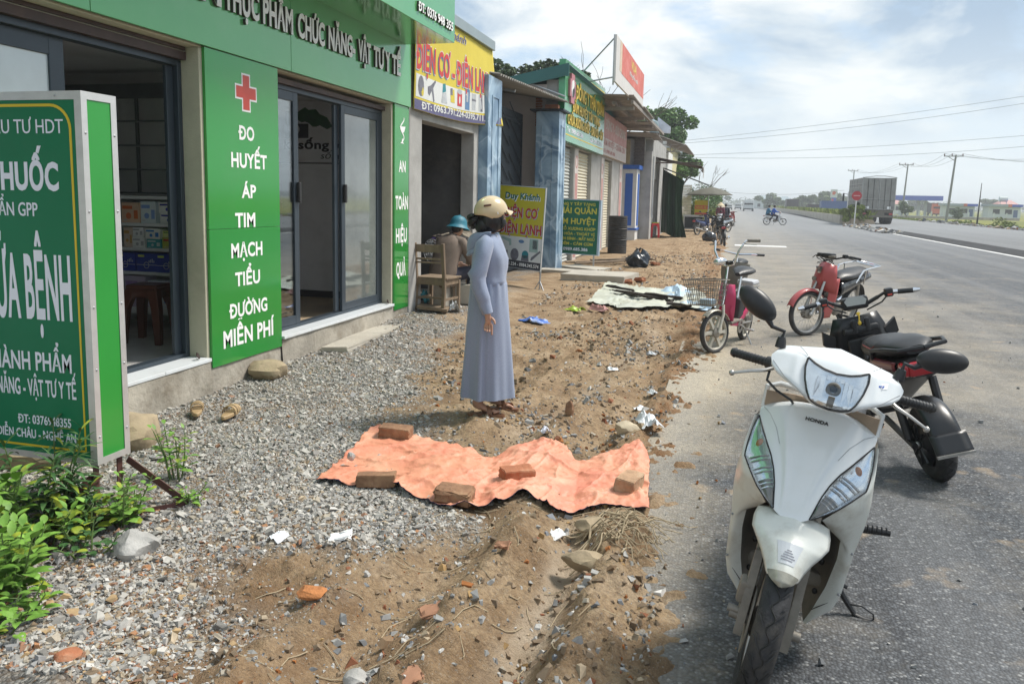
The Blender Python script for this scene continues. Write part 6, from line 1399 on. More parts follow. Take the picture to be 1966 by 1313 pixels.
tp_=[Vector(panel_pt(i/40,0))for i in range(41)]
b.loft([tp_,[p+Vector((0,0.012,0.010))for p in tp_],[p+Vector((0,0.05,0.006))for p in tp_]],caps=False,closed_ring=False)
b.build('front_panel',WS,sharp=60)
LO=[(0.191,0.300,0.842),(0.198,0.280,0.812),(0.201,0.265,0.780),(0.202,0.242,0.745),(0.200,0.216,0.713),(0.167,0.172,0.684),(0.131,0.130,0.653),(0.095,0.098,0.632),(0.058,0.075,0.613)]
LI=[(0.190,0.300,0.840),(0.165,0.26,0.811),(0.140,0.225,0.781),(0.112,0.188,0.75),(0.091,0.157,0.717),(0.0745,0.124,0.678),(0.057,0.075,0.613)]
for s_ in(1,-1):
 fl=lambda L_:[(s_*x,y,z)for x,y,z in L_]
 ro=MB().use(m_reflect)
 a,c=lerp_list(fl(LI),24),lerp_list(fl(LO),24)
 def dish(u,v):p=a[round(u*24)].lerp(c[round(u*24)],v);return p+Vector((0,0.014,0.008))*math.sin(math.pi*v)**0.6*math.sin(math.pi*u)**0.5
 ro.grid(dish,24,10);lam=ro.build('indicator_lamp',WS,sharp=30)
 q=MB().use(m_amber);q.ell((s_*0.158,0.238,0.757),(0.016,0.010,0.022));q.build('amber_bulb',lam)
 q=MB().use(m_reflect)
 for k in range(7):
  u=0.45+0.06*k;p=a[round(u*24)].lerp(c[round(u*24)],0.5);q.tube([a[round(u*24)].lerp(c[round(u*24)],0.12)+Vector((0,-0.001,0)),p+Vector((0,0.004,0.002)),a[round(u*24)].lerp(c[round(u*24)],0.88)+Vector((0,-0.001,0))],0.003,5)
 q.build('reflector_rib',lam);
 q=MB().use(m_greypl);q.grid(lambda u,v:a[min(24,17+round(u*7))].lerp(c[min(24,17+round(u*7))],0.15+0.7*v)+Vector((0,0.001,0)),7,4);q.build('ribbed_patch',lam)
 q=MB().use(m_lens);q.grid(lambda u,v:a[round(u*24)].lerp(c[round(u*24)],v)+Vector((s_*0.004,-0.010,0.006))*math.sin(math.pi*v)**0.5+Vector((0,-0.001,0)),24,8);q.build('lamp_lens',lam)
 q=MB().use(m_seal);q.tube([p+Vector((0,-0.0015,0.0005))for p in a],0.0026,6);q.tube([p+Vector((0,-0.0015,0))for p in c],0.0022,6);q.build('lamp_seal',lam)
 SO=[(0.200,0.30,0.845),(0.207,0.29,0.80),(0.213,0.28,0.755),(0.219,0.272,0.70),(0.224,0.268,0.65),(0.222,0.275,0.57),(0.211,0.295,0.47),(0.207,0.318,0.36),(0.203,0.34,0.27),(0.186,0.358,0.20),(0.118,0.380,0.112)]
 SI=[(0.196,0.295,0.842),(0.200,0.279,0.80),(0.203,0.262,0.765),(0.203,0.238,0.735),(0.196,0.208,0.704),(0.150,0.156,0.662),(0.092,0.165,0.590),(0.125,0.235,0.535),(0.160,0.275,0.500),(0.164,0.302,0.42),(0.150,0.335,0.29),(0.122,0.368,0.165),(0.105,0.382,0.110)]
 q=MB().use(m_wpaint_d);ruled(q,fl(SI),fl(SO),40,8,0.012,(s_*0.5,-0.8,0))
 so=lerp_list(fl(SO),40);q.loft([so,[p+Vector((0.0,0.03,0))for p in so],[p+Vector((-s_*0.012,0.10,0))for p in so]],caps=False,closed_ring=False)
 shl=q.build('leg_shield',WS,sharp=45)
 q=MB().use(m_greypl);si=lerp_list(fl(SI),40)[14:];q.loft([si,[p+Vector((-s_*0.008,0.05,0))for p in si],[Vector((s_*0.085,max(p.y,0.30)+0.12,p.z))for p in si]],caps=False,closed_ring=False)
 for z,y in((0.36,0.39),(0.235,0.41)):q.use(m_seal);q.ell((s_*0.118,y-0.018,z),(0.010,0.006,0.012),10,6)
 q.build('inner_shield',shl,sharp=50)
 q=MB().use(m_seal);q.tube([Vector((s_*x,y-0.004,z))for x,y,z in((0.202,0.338,0.285),(0.17,0.345,0.235),(0.124,0.362,0.18))],0.0016,5);q.build('panel_seam',shl)
 sm_=MB().use(m_seal)
 if s_>0:sm_.text('HONDA',frame((0.128,0.205,0.588),Vector((0.72,0.55,0.42)).normalized(),Vector((-0.35,0.28,0.89)).normalized(),Vector((0.62,-0.78,0.06)).normalized()),0.014,0.082,0.003,0.05,shear=0.3)
 else:sm_=MB().use(m_red).text('HONDA',frame((-0.2105,0.262,0.63),Vector((0.15,0.1,-0.98)).normalized(),Vector((0.75,-0.62,0.05)).normalized(),Vector((-0.62,-0.75,-0.15)).normalized()),0.013,0.075,0.004,0.05,shear=0.3)
 sm_.build('lettering',shl,sharp=0)
q=MB().use(m_seal);q.text('HONDA',frame((-0.036,Yf(0,0.882)-0.0035,0.882),(1,0,0),(0,0.573,0.819),(0,-0.819,0.573)),0.0135,0.075,0.002,0.04);q.build('lettering',WS,sharp=0)
b=MB().use(m_tanpl);b.loft([[Vector((x*w,y+0.05*(x/1.0)**2*-1,z))for x in(-1,-0.5,0,0.5,1)]for w,y,z in((0.185,0.36,0.935),(0.185,0.40,0.80),(0.17,0.44,0.60),(0.15,0.46,0.40))],caps=False,closed_ring=False)
b.use(m_wpaint);b.tube([(-0.188,0.335,0.87),(-0.19,0.352,0.94),(-0.15,0.37,0.955),(0,0.375,0.945),(0.15,0.37,0.955),(0.19,0.352,0.94),(0.188,0.335,0.87)],0.008,8);b.build('inner_cover',WS,solid=0.004)
b=MB().use(m_greypl);b.rbox((0,0.62,0.27),(0.30,0.44,0.06),0.02);b.rbox((0,0.50,0.40),(0.15,0.20,0.30),0.03);b.build('footboard',WS)
b=MB().use(m_wpaint_d);b.loft([[Vector((w*math.cos(a),y,z+h*math.sin(a)))for a in[2*math.pi*i/20 for i in range(20)]]for y,z,w,h in((0.72,0.45,0.12,0.16),(0.85,0.50,0.155,0.18),(1.10,0.56,0.165,0.14),(1.40,0.64,0.13,0.09),(1.62,0.70,0.06,0.05))]);b.build('rear_body',WS)
b=MB().use(m_seat);b.loft([[Vector((w*math.cos(a),y,z+h*math.sin(a)))for a in[2*math.pi*i/20 for i in range(20)]]for y,z,w,h in((0.70,0.68,0.06,0.03),(0.80,0.70,0.11,0.05),(1.05,0.705,0.14,0.055),(1.35,0.74,0.13,0.05),(1.52,0.765,0.06,0.03))]);b.build('seat',WS)
wheel(WS,(0,1.255,0.25),0.25,0.09,'alloy')
b=MB().use(m_engine);b.rbox((0.10,1.05,0.26),(0.10,0.5,0.14),0.04);b.build('engine',WS)
b=MB().use(m_blkpl);b.tube([(0.20,0.88,0.33),(0.33,0.90,0.345)],[0.020,0.015],10)
for k in range(6):b.torus((0.23+0.017*k,0.884+0.003*k,0.335+0.002*k),(1,0.1,0.1),0.017-0.0006*k,0.004,12,5)
b.tube([(0.10,0.86,0.32),(0.21,0.88,0.33)],0.012,8);b.build('footpeg',WS)
b=MB().use(m_greypl);b.tube([(-0.20,0.88,0.33),(-0.30,0.90,0.345)],[0.020,0.015],10);b.build('footpeg',WS)
b=MB().use(m_blkpl);b.tube([(0.13,0.68,0.215),(0.19,0.70,0.140),(0.240,0.705,0.085),(0.272,0.70,0.055)],[0.014,0.013,0.012,0.010],8);b.tube([(0.272,0.70,0.055),(0.31,0.70,0.050),(0.345,0.70,0.054)],[0.010,0.014,0.016],8,flat=0.5)
b.tube([(0.245,0.70,0.085),(0.290,0.69,0.100),(0.335,0.69,0.085),(0.342,0.70,0.058)],0.0035,6);b.tube([(0.175,0.70,0.16),(0.225,0.70,0.150)],0.009,6);b.build('side_stand',WS)
sd=Vector((0,0.446,0.895)).normalized();SP=Vector((0,0.28,0.75));SM=Matrix.Translation(SP)@Matrix.Rotation(R(7),4,sd)@Matrix.Translation(-SP)
def SB_(m):q=MB();q.M=SM;return q.use(m)
Yh=lambda x,z:0.09+1.3*x*x+max(0,z-1.0)*0.9
UX=[0,0.06,0.113,0.17,0.197,0.207];UZ=[1.150,1.140,1.128,1.115,1.102,1.080];LX=[0,0.054,0.092,0.135,0.18,0.200,0.207];LZ=[0.967,0.977,1.000,1.015,1.030,1.045,1.066]
def cov_pt(u,v):
 s_=2*u-1;x=0.207*math.copysign(abs(s_)**0.9,s_);zu,zl=np.interp(abs(x),UX,UZ),np.interp(abs(x),LX,LZ);z=zl+(zu-zl)*v
 rd=0.035*(max(0,(v-0.72)/0.28)**2.2)+0.022*(max(0,(0.16-v)/0.16)**2)
 cr=0.006*math.exp(-((abs(x)-0.125)/0.012)**2)
 return(x,Yh(x,z)+rd*0.6-cr*math.sin(v*3.1),z-0.4*rd*(v>0.5))
q=SB_(m_wpaint);q.grid(cov_pt,56,18)
up_=[Vector(cov_pt(i/56,1))for i in range(57)];lo_=[Vector(cov_pt(i/56,0))for i in range(57)]
q.loft([up_,[p+Vector((-p.x*0.03,0.02,0.008))for p in up_],[p+Vector((-p.x*0.08,0.075,0.0))for p in up_],[p+Vector((-p.x*0.2,0.13,-0.05))for p in up_]],caps=False,closed_ring=False)
q.loft([lo_,[p+Vector((-p.x*0.05,0.05,0.0))for p in lo_],[p+Vector((-p.x*0.2,0.12,0.03))for p in lo_]],caps=False,closed_ring=False)
hc=q.build('handlebar_cover',WS,sharp=60)
q=SB_(mat('crease_and_gap_grey',(0.30,0.31,0.32),0.5))
for s_ in(-1,1):
 q.tube([(s_*x,Yh(x,z)-0.0005,z)for x,z in((0.098,1.108),(0.112,1.118),(0.128,1.126))],0.0011,5);q.tube([(s_*x,Yh(x,z)-0.0008,z)for x,z in((0.070,0.990),(0.105,1.012),(0.150,1.030),(0.198,1.062))],0.0012,5)  # upper lines draw the cover's crease shading in grey, lower ones are gaps
q.build('crease_and_gap',hc)
q=MB().use(MATS['crease_and_gap_grey'])
for s_ in(-1,1):
 q.tube([(s_*x,Yf(x,z)-0.002,z)for x,z in((0.182,0.872),(0.155,0.862),(0.120,0.83),(0.095,0.79))],0.0009,5)
 for x,y,z in((0.214,0.272,0.69),(0.205,0.30,0.46),(0.197,0.335,0.285)):q.ell((s_*x,y-0.012,z),(0.005,0.004,0.005),8,6)
q.build('crease_and_gap',WS)
LN=[(0,1.083),(0.04,1.087),(0.07,1.095),(0.096,1.106),(0.098,1.078),(0.090,1.046),(0.075,1.014),(0.060,0.994),(0.035,0.985),(0,0.981)]
UXl=[0,0.04,0.07,0.097];UZl=[1.083,1.087,1.095,1.106];LXl=[0,0.035,0.060,0.075,0.090,0.097];LZl=[0.981,0.985,0.994,1.014,1.046,1.08]
def lens_pt(off,bowl=0.0):
 def f(u,v):
  x=0.0965*(2*u-1);zu,zl=np.interp(abs(x),UXl,UZl),np.interp(abs(x),LXl,LZl);z=zl+(zu-zl)*v
  d=max(0.0,1-(x/0.075)**2-((z-1.035)/0.058)**2)
  return(x,Yh(x,z)-off+bowl*math.sqrt(d),z)
 return f
q=SB_(m_reflect);q.grid(lens_pt(0.006,0.0),30,14);hl=q.build('headlight',WS,sharp=25)
q=SB_(m_reflect)
for k in range(10):
 x=-0.063+0.014*k;hh_=0.082*math.sqrt(max(0.05,1-(x/0.078)**2))
 for z0,z1 in(((1.034-hh_/2,1.034+hh_/2),)if abs(x)>0.025 else((1.060,1.034+hh_/2),)):
  z=(z0+z1)/2;q.obox((x,Yh(x,z)-0.0075,z),(0.0125,0.002,(z1-z0)*1.15),Matrix.Rotation(R(-36),3,'X')@Matrix.Rotation((0.30 if k%2 else-0.25),3,'Z'))
q.build('reflector_facet',hl);bpy.data.objects['reflector_facet']['kind']='stuff'
q=SB_(m_greypl);q.torus((0,Yh(0,1.04)-0.013,1.04),(0,-1,0.25),0.017,0.006,24,8);q.use(m_seal).ell((0,Yh(0,1.04)-0.011,1.04),(0.012,0.006,0.012));q.use(m_greypl).box((-0.010,Yh(0,1.0)-0.010,0.99),(0.010,Yh(0,1.0)-0.006,1.024));q.build('bulb_shield',hl)
q=SB_(m_lens);
lp=lens_pt(0.012)
q.grid(lambda u,v:Vector(lp(u,v))+Vector((0,-0.010,0.004))*math.sin(math.pi*u)**0.5*math.sin(math.pi*v)**0.5,30,14);q.build('lens',hl,sharp=60)
q=SB_(m_seal);o_=[Vector((x,Yh(x,z)-0.010,z))for x,z in LN];o_=o_+[Vector((-p.x,p.y,p.z))for p in o_[-2:0:-1]];q.tube(lerp_list(o_+[o_[0]],70)[:-1],0.0032,6,closed=True);q.build('headlight_seal',hl)
q=SB_(m_white);q.grid(lambda u,v:(0.120+0.037*u,Yh(0.120+0.037*u,1.064+0.008*u+0.017*v)-0.002,1.064+0.008*u+0.017*v),4,2);fs_=q.build('sticker',hc,sharp=0)
q=SB_(mat('badge_blue',(0.02,0.09,0.42),0.4));q.text('FI',frame((0.127,Yh(0.127,1.072)-0.0035,1.0705),Vector((1,0.30,0.20)).normalized(),Vector((-0.15,0.62,0.77)).normalized(),Vector((0.2,-0.78,0.6)).normalized()),0.0085,0.022,0.0012,0.07,shear=0.2);q.build('lettering',hc,sharp=0)
for s_ in(-1,1):
 q=SB_(m_blkpl);q.tube([(s_*0.195,0.345,1.018),(s_*0.215,0.355,1.016),(s_*0.22,0.358,1.015),(s_*0.328,0.414,1.004),(s_*0.332,0.416,1.004),(s_*0.343,0.421,1.003)],[0.022,0.022,0.0155,0.0155,0.019,0.015],14)
 for k in range(9):t=k/8;q.torus((s_*(0.228+0.092*t),0.362+0.048*t,1.014-0.009*t),(1,0.5*s_,0),0.0155,0.0014,16,4)
 q.build('grip',WS)
 q=SB_(m_satin);q.tube([(s_*0.19,0.315,1.01),(s_*0.215,0.290,1.000),(s_*0.26,0.285,0.985),(s_*0.315,0.300,0.958)],[0.010,0.009,0.0075,0.0065],10,flat=0.7);q.ell((s_*0.320,0.302,0.955),(0.0105,0.0105,0.0105),12,8);q.build('brake_lever',WS)
 mc,tl=(Vector((-0.298,0.28,1.222)),29)if s_<0 else(Vector((0.297,0.28,1.190)),10)
 Rm_=Matrix.Rotation(R(-tl if s_>0 else tl),3,'Y')@Matrix.Rotation(R(10*s_),3,'Z')
 q=SB_(m_blkpl);q.ell(mc,(0.0785,0.032,0.0405),28,16,Rm_);mm_=q.build('mirror',WS)
 q=SB_(m_chrome);q.ell(mc+Vector((0,0.020,0)),(0.072,0.016,0.036),24,10,Rm_);q.build('mirror_glass',mm_)
 q=SB_(m_blkpl);e_=mc+Rm_@Vector((-s_*0.055,0.0,-0.012));bs_=Vector((s_*0.188,0.262,1.098));q.tube([bs_,bs_+Vector((s_*0.002,0,0.022)),bs_+Vector((s_*0.004,0.0,0.036))],[0.019,0.0165,0.012],10)
 q.tube([bs_+Vector((s_*0.004,0,0.03)),bs_+Vector((0.0 if s_<0 else 0.004,0.004,0.055)),bs_.lerp(e_,0.62)+Vector((0,0,0.006)),e_],[0.0065,0.0065,0.0075,0.013],8);q.build('mirror_stem',mm_)
q=SB_(m_blkpl);q.tube([(-0.20,0.30,1.00),(-0.20,0.262,0.975),(-0.16,0.235,0.955),(-0.11,0.27,0.93),(-0.09,0.33,0.90)],0.0045,8);q.build('brake_cable',WS)
FR=[((0,-0.158,0.470),0.004,0.004),((0,-0.155,0.487),0.030,0.010),((0,-0.140,0.505),0.048,0.022),((0,-0.115,0.528),0.060,0.030),((0,-0.085,0.552),0.078,0.032),((0,-0.055,0.572),0.100,0.030),((0,-0.012,0.588),0.120,0.034),((0,0.045,0.602),0.122,0.036),((0,0.10,0.61),0.115,0.030)]
def fend(i0,i1,n):
 def f(u,v):
  t=i0+(i1-i0)*v;i=min(int(t),len(FR)-2);g=t-i;(c0,w0,d0),(c1,w1,d1)=FR[i],FR[i+1];c=Vector(c0).lerp(Vector(c1),g);w=w0+(w1-w0)*g;d=d0+(d1-d0)*g;s_=2*u-1
  fl_=0.55*abs(s_)**1.3+0.45*abs(s_)**4
  return c+Vector((w*s_,d*1.5*fl_,-d*1.15*fl_))
 return f
q=SB_(m_wpaint_d);q.grid(fend(1.7,8,0),24,34);fd=q.build('front_fender',WS,sharp=60,solid=0.004)
q=SB_(m_smoke);f2=fend(0,2.25,0);q.grid(lambda u,v:f2(u,v)+Vector((0,-0.0035,0.0025)),20,12);q.build('fender_tip',fd,sharp=60)
q=SB_(mat('sticker_grey',(0.56,0.58,0.60),0.4,var=0.03));f3=fend(3.0,5.0,0);q.grid(lambda u,v:f3(0.30+0.40*u,v)+Vector((0,-0.0032,0.002)),6,10);q.use(m_gprint)
for k,(a,c)in enumerate(((0.36,0.62),(0.36,0.66),(0.40,0.62),(0.42,0.58),(0.46,0.55))):q.grid(lambda u,v:f3(a+(c-a)*u,0.16+0.11*k+0.035*v)+Vector((0,-0.0042,0.003)),4,1)
q.build('sticker',fd,sharp=0)
for s_ in(-1,1):
 q=SB_(m_engine);x_=s_*0.073
 q.tube([(x_,-0.005,0.235),(x_,0.005,0.27),(x_*0.98,0.06,0.42),(x_*0.95,0.105,0.53),(x_*0.93,0.16,0.66)],[0.019,0.0185,0.0165,0.016,0.014],12)
 q.loft([[Vector((x_+s_*dx,-0.025+oy+dy,z))for dx,dy in((-0.012,-0.008),(0.014,-0.008),(0.014,0.012),(-0.012,0.012))]for oy,z in((-0.010,0.205),(-0.005,0.26),(0.03,0.36),(0.075,0.47))])
 q.cyl((x_-s_*0.02,0,0.25),(x_+s_*0.04,0,0.25),0.016);
 if s_<0:q.rbox((x_-0.012,0.03,0.33),(0.045,0.07,0.08),0.012);q.cyl((x_-0.05,0.0,0.265),(x_,0,0.265),0.013)
 q.build('fork_leg',WS)
q=MB();fw_=wheel(WS,(0,0,0.25),0.25,0.088,'alloy',None,5,True)
fw_.matrix_local=SM
q=SB_(m_engine);q.lathe([(0.035,-0.002),(0.11,-0.002),(0.11,0.002),(0.035,0.002)],32,Matrix.Translation((-0.052,0,0.25))@Matrix.Rotation(math.pi/2,4,'Y'));q.build('brake_disc',WS)
q=MB().use(m_blkpl);q.tube([(0,0.17,0.52),(0,0.365,0.92)],0.026,10);q.box((-0.085,0.30,0.34),(0.085,0.44,0.60));q.build('steering_head',WS)
def underbone(name,label,M_,paint,seatm=None,group=None,rack=False,steer=0.0,rear_visor=False,mud=True,mirrors=False,basic=False,rimm=None,body=None):
 t=thing(name,label,'motorbike',M=M_,group=group)
 sg=Matrix.Translation(SP)@Matrix.Rotation(R(steer),4,sd)@Matrix.Translation(-SP)
 def S_(m):q=MB();q.M=sg;return q.use(m)
 w=wheel(t,(0,0,0.28),0.28,0.062,'spoke',rimm,hub=0.062);w.matrix_local=sg
 wheel(t,(0,1.22,0.28),0.28,0.072,'spoke',rimm,hub=0.07)
 for s_ in(-1,1):
  q=S_(m_satin);q.tube([(s_*0.07,0.0,0.27),(s_*0.07,0.11,0.50),(s_*0.06,0.19,0.68)],[0.022,0.019,0.016],10);q.ell((s_*0.07,0,0.28),(0.022,0.03,0.03),10,8);q.build('fork_leg',t)
  q=MB().use(m_satin);q.tube([(s_*0.085,1.22,0.30),(s_*0.10,1.10,0.62)],0.018,8);q.tube([(s_*0.085,0.75,0.33),(s_*0.085,1.24,0.28)],0.014,6);q.build('shock_absorber',t)
 q=S_(paint);q.grid(lambda u,v:(0.052*(2*v-1),-0.315*math.cos(0.35+u*2.0)*(1-0.04*(2*v-1)**2),0.28+0.315*math.sin(0.35+u*2.0)*(1-0.04*(2*v-1)**2)-0.018*(2*v-1)**2),24,6);q.build('front_fender',t,solid=0.004)
 q=MB().use(paint)
 q.loft([[Vector((x*w_,y0+0.10*abs(x)**1.6,z+0.03*(1-abs(x))))for x in(-1,-0.75,-0.45,0,0.45,0.75,1)]for w_,y0,z in((0.10,0.17,0.90),(0.135,0.15,0.80),(0.15,0.16,0.68),(0.165,0.20,0.55))],caps=False,closed_ring=False);q.build('front_cowl',t,solid=0.005)
 for s_ in(-1,1):
  q=MB().use(paint);q.grid(lambda u,v:(s_*(0.075+0.055*v+0.02*math.sin(u*3)),0.25+0.10*v-0.03*u+0.03*v*v,0.72-0.50*u+0.02*v),10,6);q.build('leg_shield',t,solid=0.005)
  q=MB().use(body or paint);q.grid(lambda u,v:(s_*(0.085+0.035*math.sin(math.pi*v)),0.55+0.85*u,0.46+0.20*u+(0.20-0.10*u)*v),12,6);q.build('side_panel',t,solid=0.005)
 b2=MB().use(body or paint);b2.loft([[Vector((w_*math.cos(a),y,z+h*math.sin(a)))for a in[2*math.pi*i/14 for i in range(14)]]for y,z,w_,h in((0.26,0.60,0.05,0.09),(0.45,0.48,0.06,0.08),(0.65,0.50,0.075,0.09),(1.0,0.60,0.085,0.08),(1.45,0.72,0.06,0.04))]);b2.build('body',t)
 q=MB().use(seatm or m_seat);q.loft([[Vector((w_*math.cos(a),y,z+h*math.sin(a)))for a in[2*math.pi*i/18 for i in range(18)]]for y,z,w_,h in((0.58,0.69,0.06,0.03),(0.66,0.72,0.11,0.05),(0.85,0.73,0.135,0.05),(1.10,0.755,0.135,0.055),(1.32,0.775,0.10,0.045),(1.36,0.775,0.05,0.02))]);q.build('seat',t)
 q=MB().use(m_engine);q.rbox((0,0.58,0.33),(0.20,0.34,0.17),0.05);q.tube([(0,0.30,0.36),(0,0.50,0.35)],[0.065,0.06],12);q.rbox((0.10,0.62,0.32),(0.06,0.22,0.16),0.03);q.rbox((-0.10,0.62,0.32),(0.06,0.24,0.16),0.03);q.build('engine',t)
 q=MB().use(m_chrome);q.tube([(-0.10,0.42,0.30),(-0.13,0.55,0.20),(-0.14,0.85,0.22),(-0.15,1.0,0.26),(-0.16,1.5,0.36)],[0.018,0.018,0.02,0.036,0.038],10);q.build('exhaust',t)
 q=MB().use(m_blkpl);q.tube([(-0.28,0.60,0.26),(0.28,0.60,0.26)],0.012,8)
 for s_ in(-1,1):q.rbox((s_*0.24,0.60,0.265),(0.09,0.035,0.028),0.01)
 q.build('footpeg',t)
 q=MB().use(m_blkpl);q.grid(lambda u,v:(0.06*(2*v-1),1.22+0.335*math.cos(1.9-u*1.75),0.28+0.335*math.sin(1.9-u*1.75)-0.02*(2*v-1)**2),16,5);q.build('rear_fender',t,solid=0.005)
 q=MB().use(m_tail);q.rbox((0,1.47,0.70),(0.15,0.07,0.085),0.025);q.build('tail_light',t)
 q=MB().use(m_blkpl);q.tube([(0.10,0.62,0.24),(0.20,0.66,0.12),(0.27,0.67,0.038)],0.011,6);q.build('side_stand',t)
 q=S_(m_blkpl);q.tube([(-0.33,0.44,0.98),(-0.22,0.36,1.0),(-0.08,0.33,0.965),(0.08,0.33,0.965),(0.22,0.36,1.0),(0.33,0.44,0.98)],0.011,8);q.build('handlebar',t)
 for s_ in(-1,1):
  q=S_(m_blkpl);q.tube([(s_*0.24,0.375,0.998),(s_*0.345,0.452,0.977)],0.017,10);q.rbox((s_*0.20,0.345,1.0),(0.06,0.05,0.05),0.012);q.build('grip',t)
  q=S_(m_blkpl);q.tube([(s_*0.20,0.32,1.0),(s_*0.26,0.325,0.985),(s_*0.35,0.38,0.955)],[0.007,0.006,0.005],6);q.build('brake_lever',t)
  if mirrors:
   q=S_(m_blkpl);q.tube([(s_*0.20,0.34,1.01),(s_*0.24,0.36,1.14),(s_*0.27,0.36,1.17)],0.006,6);q.ell((s_*0.31,0.36,1.20),(0.065,0.02,0.04),14,8);q.build('mirror',t)
 if basic:
  q=S_(m_blkpl);q.rbox((0,0.28,1.0),(0.17,0.10,0.06),0.02)
  rr=random.Random(3)
  for k in range(14):q.tube([(rr.uniform(-.1,.1),0.27,0.95),(rr.uniform(-.14,.14),0.22,0.93+rr.uniform(-.03,.05)),(rr.uniform(-.1,.1),0.30,0.88)],0.004,5)
  q.use(m_engine).rbox((0.09,0.25,0.99),(0.09,0.05,0.03),0.01);q.build('bare_instruments',t)
  q=S_(m_chrome);q.loft([[Vector((x_*0.055*k_,0.143-0.004*(1-k_),0.83+z_*k_))for x_,z_ in((-1,0.035),(1,0.035),(0.45,-0.045),(-0.45,-0.045))]for k_ in(1,0.6)]);q.build('cowl_badge',t)
  q=S_(m_engine);q.lathe([(0,0),(0.028,0),(0.028,0.02),(0,0.022)],18,frame((-0.07,0.155,0.71),(1,0,0),(0,0.1,1),(0,-1,0.1)));q.build('lamp_socket',t)
 else:
  q=S_(paint);q.loft([[Vector((x*w_,y0+0.09*abs(x)**1.6,z))for x in(-1,-0.6,0,0.6,1)]for w_,y0,z in((0.13,0.22,1.04),(0.16,0.16,0.98),(0.14,0.17,0.90))],caps=False,closed_ring=False);q.build('handlebar_cover',t,solid=0.01)
  q=S_(m_reflect);q.ell((0,0.165,0.965),(0.075,0.03,0.05),18,10);q.build('headlight',t)
 if rack:
  q=MB().use(m_chrome)
  for s_ in(-1,1):q.tube([(s_*0.15,0.86,0.66),(s_*0.165,0.98,0.82),(s_*0.16,1.2,0.84),(s_*0.15,1.55,0.85),(s_*0.05,1.60,0.85)],0.011,8);q.tube([(s_*0.15,1.1,0.84),(s_*0.14,1.15,0.62)],0.009,6)
  q.tube([(-0.05,1.60,0.85),(0.05,1.60,0.85)],0.011,8)
  for y in(1.40,1.48):q.tube([(-0.15,y,0.85),(0.15,y,0.85)],0.008,6)
  q.build('rear_rack',t)
 return t
m_redp=mat('faded_red_paint',(0.42,0.075,0.075),0.4,var=0.12,vs=5,coat=0.2,stain=(0.50,0.25,0.22),stain_amt=0.4)
m_dkp=mat('black_gloss_paint',(0.015,0.016,0.02),0.2,var=0.1,coat=0.5);m_bluep=mat('blue_gloss_paint',(0.03,0.05,0.16),0.25,var=0.1,coat=0.5);m_silvp=mat('white_blue_paint',(0.55,0.60,0.66),0.3,var=0.08,coat=0.4)
underbone('motorbike','faded red motorbike with stripped handlebar and chrome rear rack',pose(0.95,10.35,-30,10),m_redp,basic=True,rack=True,steer=-22,body=m_dkp)
underbone('motorbike','black motorbike with red tail light, back to the camera near the white line',pose(-0.25,32.3,186,8),m_dkp,mirrors=False,group='motorbikes parked along the verge')
underbone('motorbike','blue and white motorbike parked beside the cart under the parasol',pose(-0.75,45.6,-35,6),m_silvp,group='motorbikes parked along the verge',mirrors=True)
underbone('motorbike','silver and black motorbike between the black one and the food cart',pose(-0.62,38.5,190,7),m_dkp,group='motorbikes parked along the verge',mirrors=True)
underbone('motorbike','dark blue motorbike with mirrors standing across the verge near the food cart',pose(-0.9,42.0,150,6),m_bluep,group='motorbikes parked along the verge',mirrors=True)
underbone('motorbike','black motorbike half hidden beyond the person in dark blue',pose(-0.15,57.5,165,6),m_dkp,group='motorbikes parked along the verge')
underbone('motorbike','dark motorbike beyond the person in the conical hat',pose(-0.05,55,175,7),m_dkp,group='motorbikes parked along the verge')
underbone('motorbike','dark red motorbike parked farthest along the verge',pose(0.35,60,170,7),m_redp,group='motorbikes parked along the verge')
EB=thing('electric_bicycle','pink electric bicycle with wire basket at the edge of the asphalt','bicycle',M=pose(-0.085,8.72,-17,4))
m_pink2=mat('magenta_paint',(0.50,0.035,0.12),0.3,var=0.06,coat=0.3);m_crm=mat('cream_alloy',(0.50,0.47,0.40),0.45,metal=0.2,var=0.1,vs=9,stain=(0.32,0.27,0.2),stain_amt=0.5)
es=Matrix.Translation((0,0.16,0.5))@Matrix.Rotation(R(-22),4,Vector((0,0.33,0.94)))@Matrix.Translation((0,-0.16,-0.5))
def E_(m):q=MB();q.M=es;return q.use(m)
w=wheel(EB,(0,0,0.225),0.225,0.055,'alloy',m_crm,6,hub=0.055);w.matrix_local=es
wheel(EB,(0,1.08,0.225),0.225,0.06,'alloy',m_crm,6,hub=0.08)
for s_ in(-1,1):
 q=E_(m_crm);q.tube([(s_*0.055,0,0.225),(s_*0.055,0.08,0.42),(s_*0.03,0.11,0.52)],0.016,8);q.build('fork_leg',EB)
q=E_(m_crm);q.grid(lambda u,v:(0.04*(2*v-1),-0.245*math.cos(0.85+u*1.75),0.225+0.25*math.sin(0.85+u*1.75)-0.012*(2*v-1)**2),18,4);q.build('front_fender',EB,solid=0.004)
m_wire=mat('dull_wire',(0.22,0.20,0.175),0.55,metal=0.4)
q=E_(m_wire);bt,bb_,hz,lz_=(0.20,0.135),(0.155,0.09),0.80,0.53;bc=(0,-0.14)
def ringp(w_,d_,z):return[(bc[0]+x*w_,bc[1]+y*d_,z)for x,y in((-1,-1),(1,-1),(1,1),(-1,1))]
for k in range(6):
 f=k/5;q.tube(ringp(bb_[0]+(bt[0]-bb_[0])*f,bb_[1]+(bt[1]-bb_[1])*f,lz_+(hz-lz_)*f),0.0065 if k==5 else 0.0038,5,closed=True)
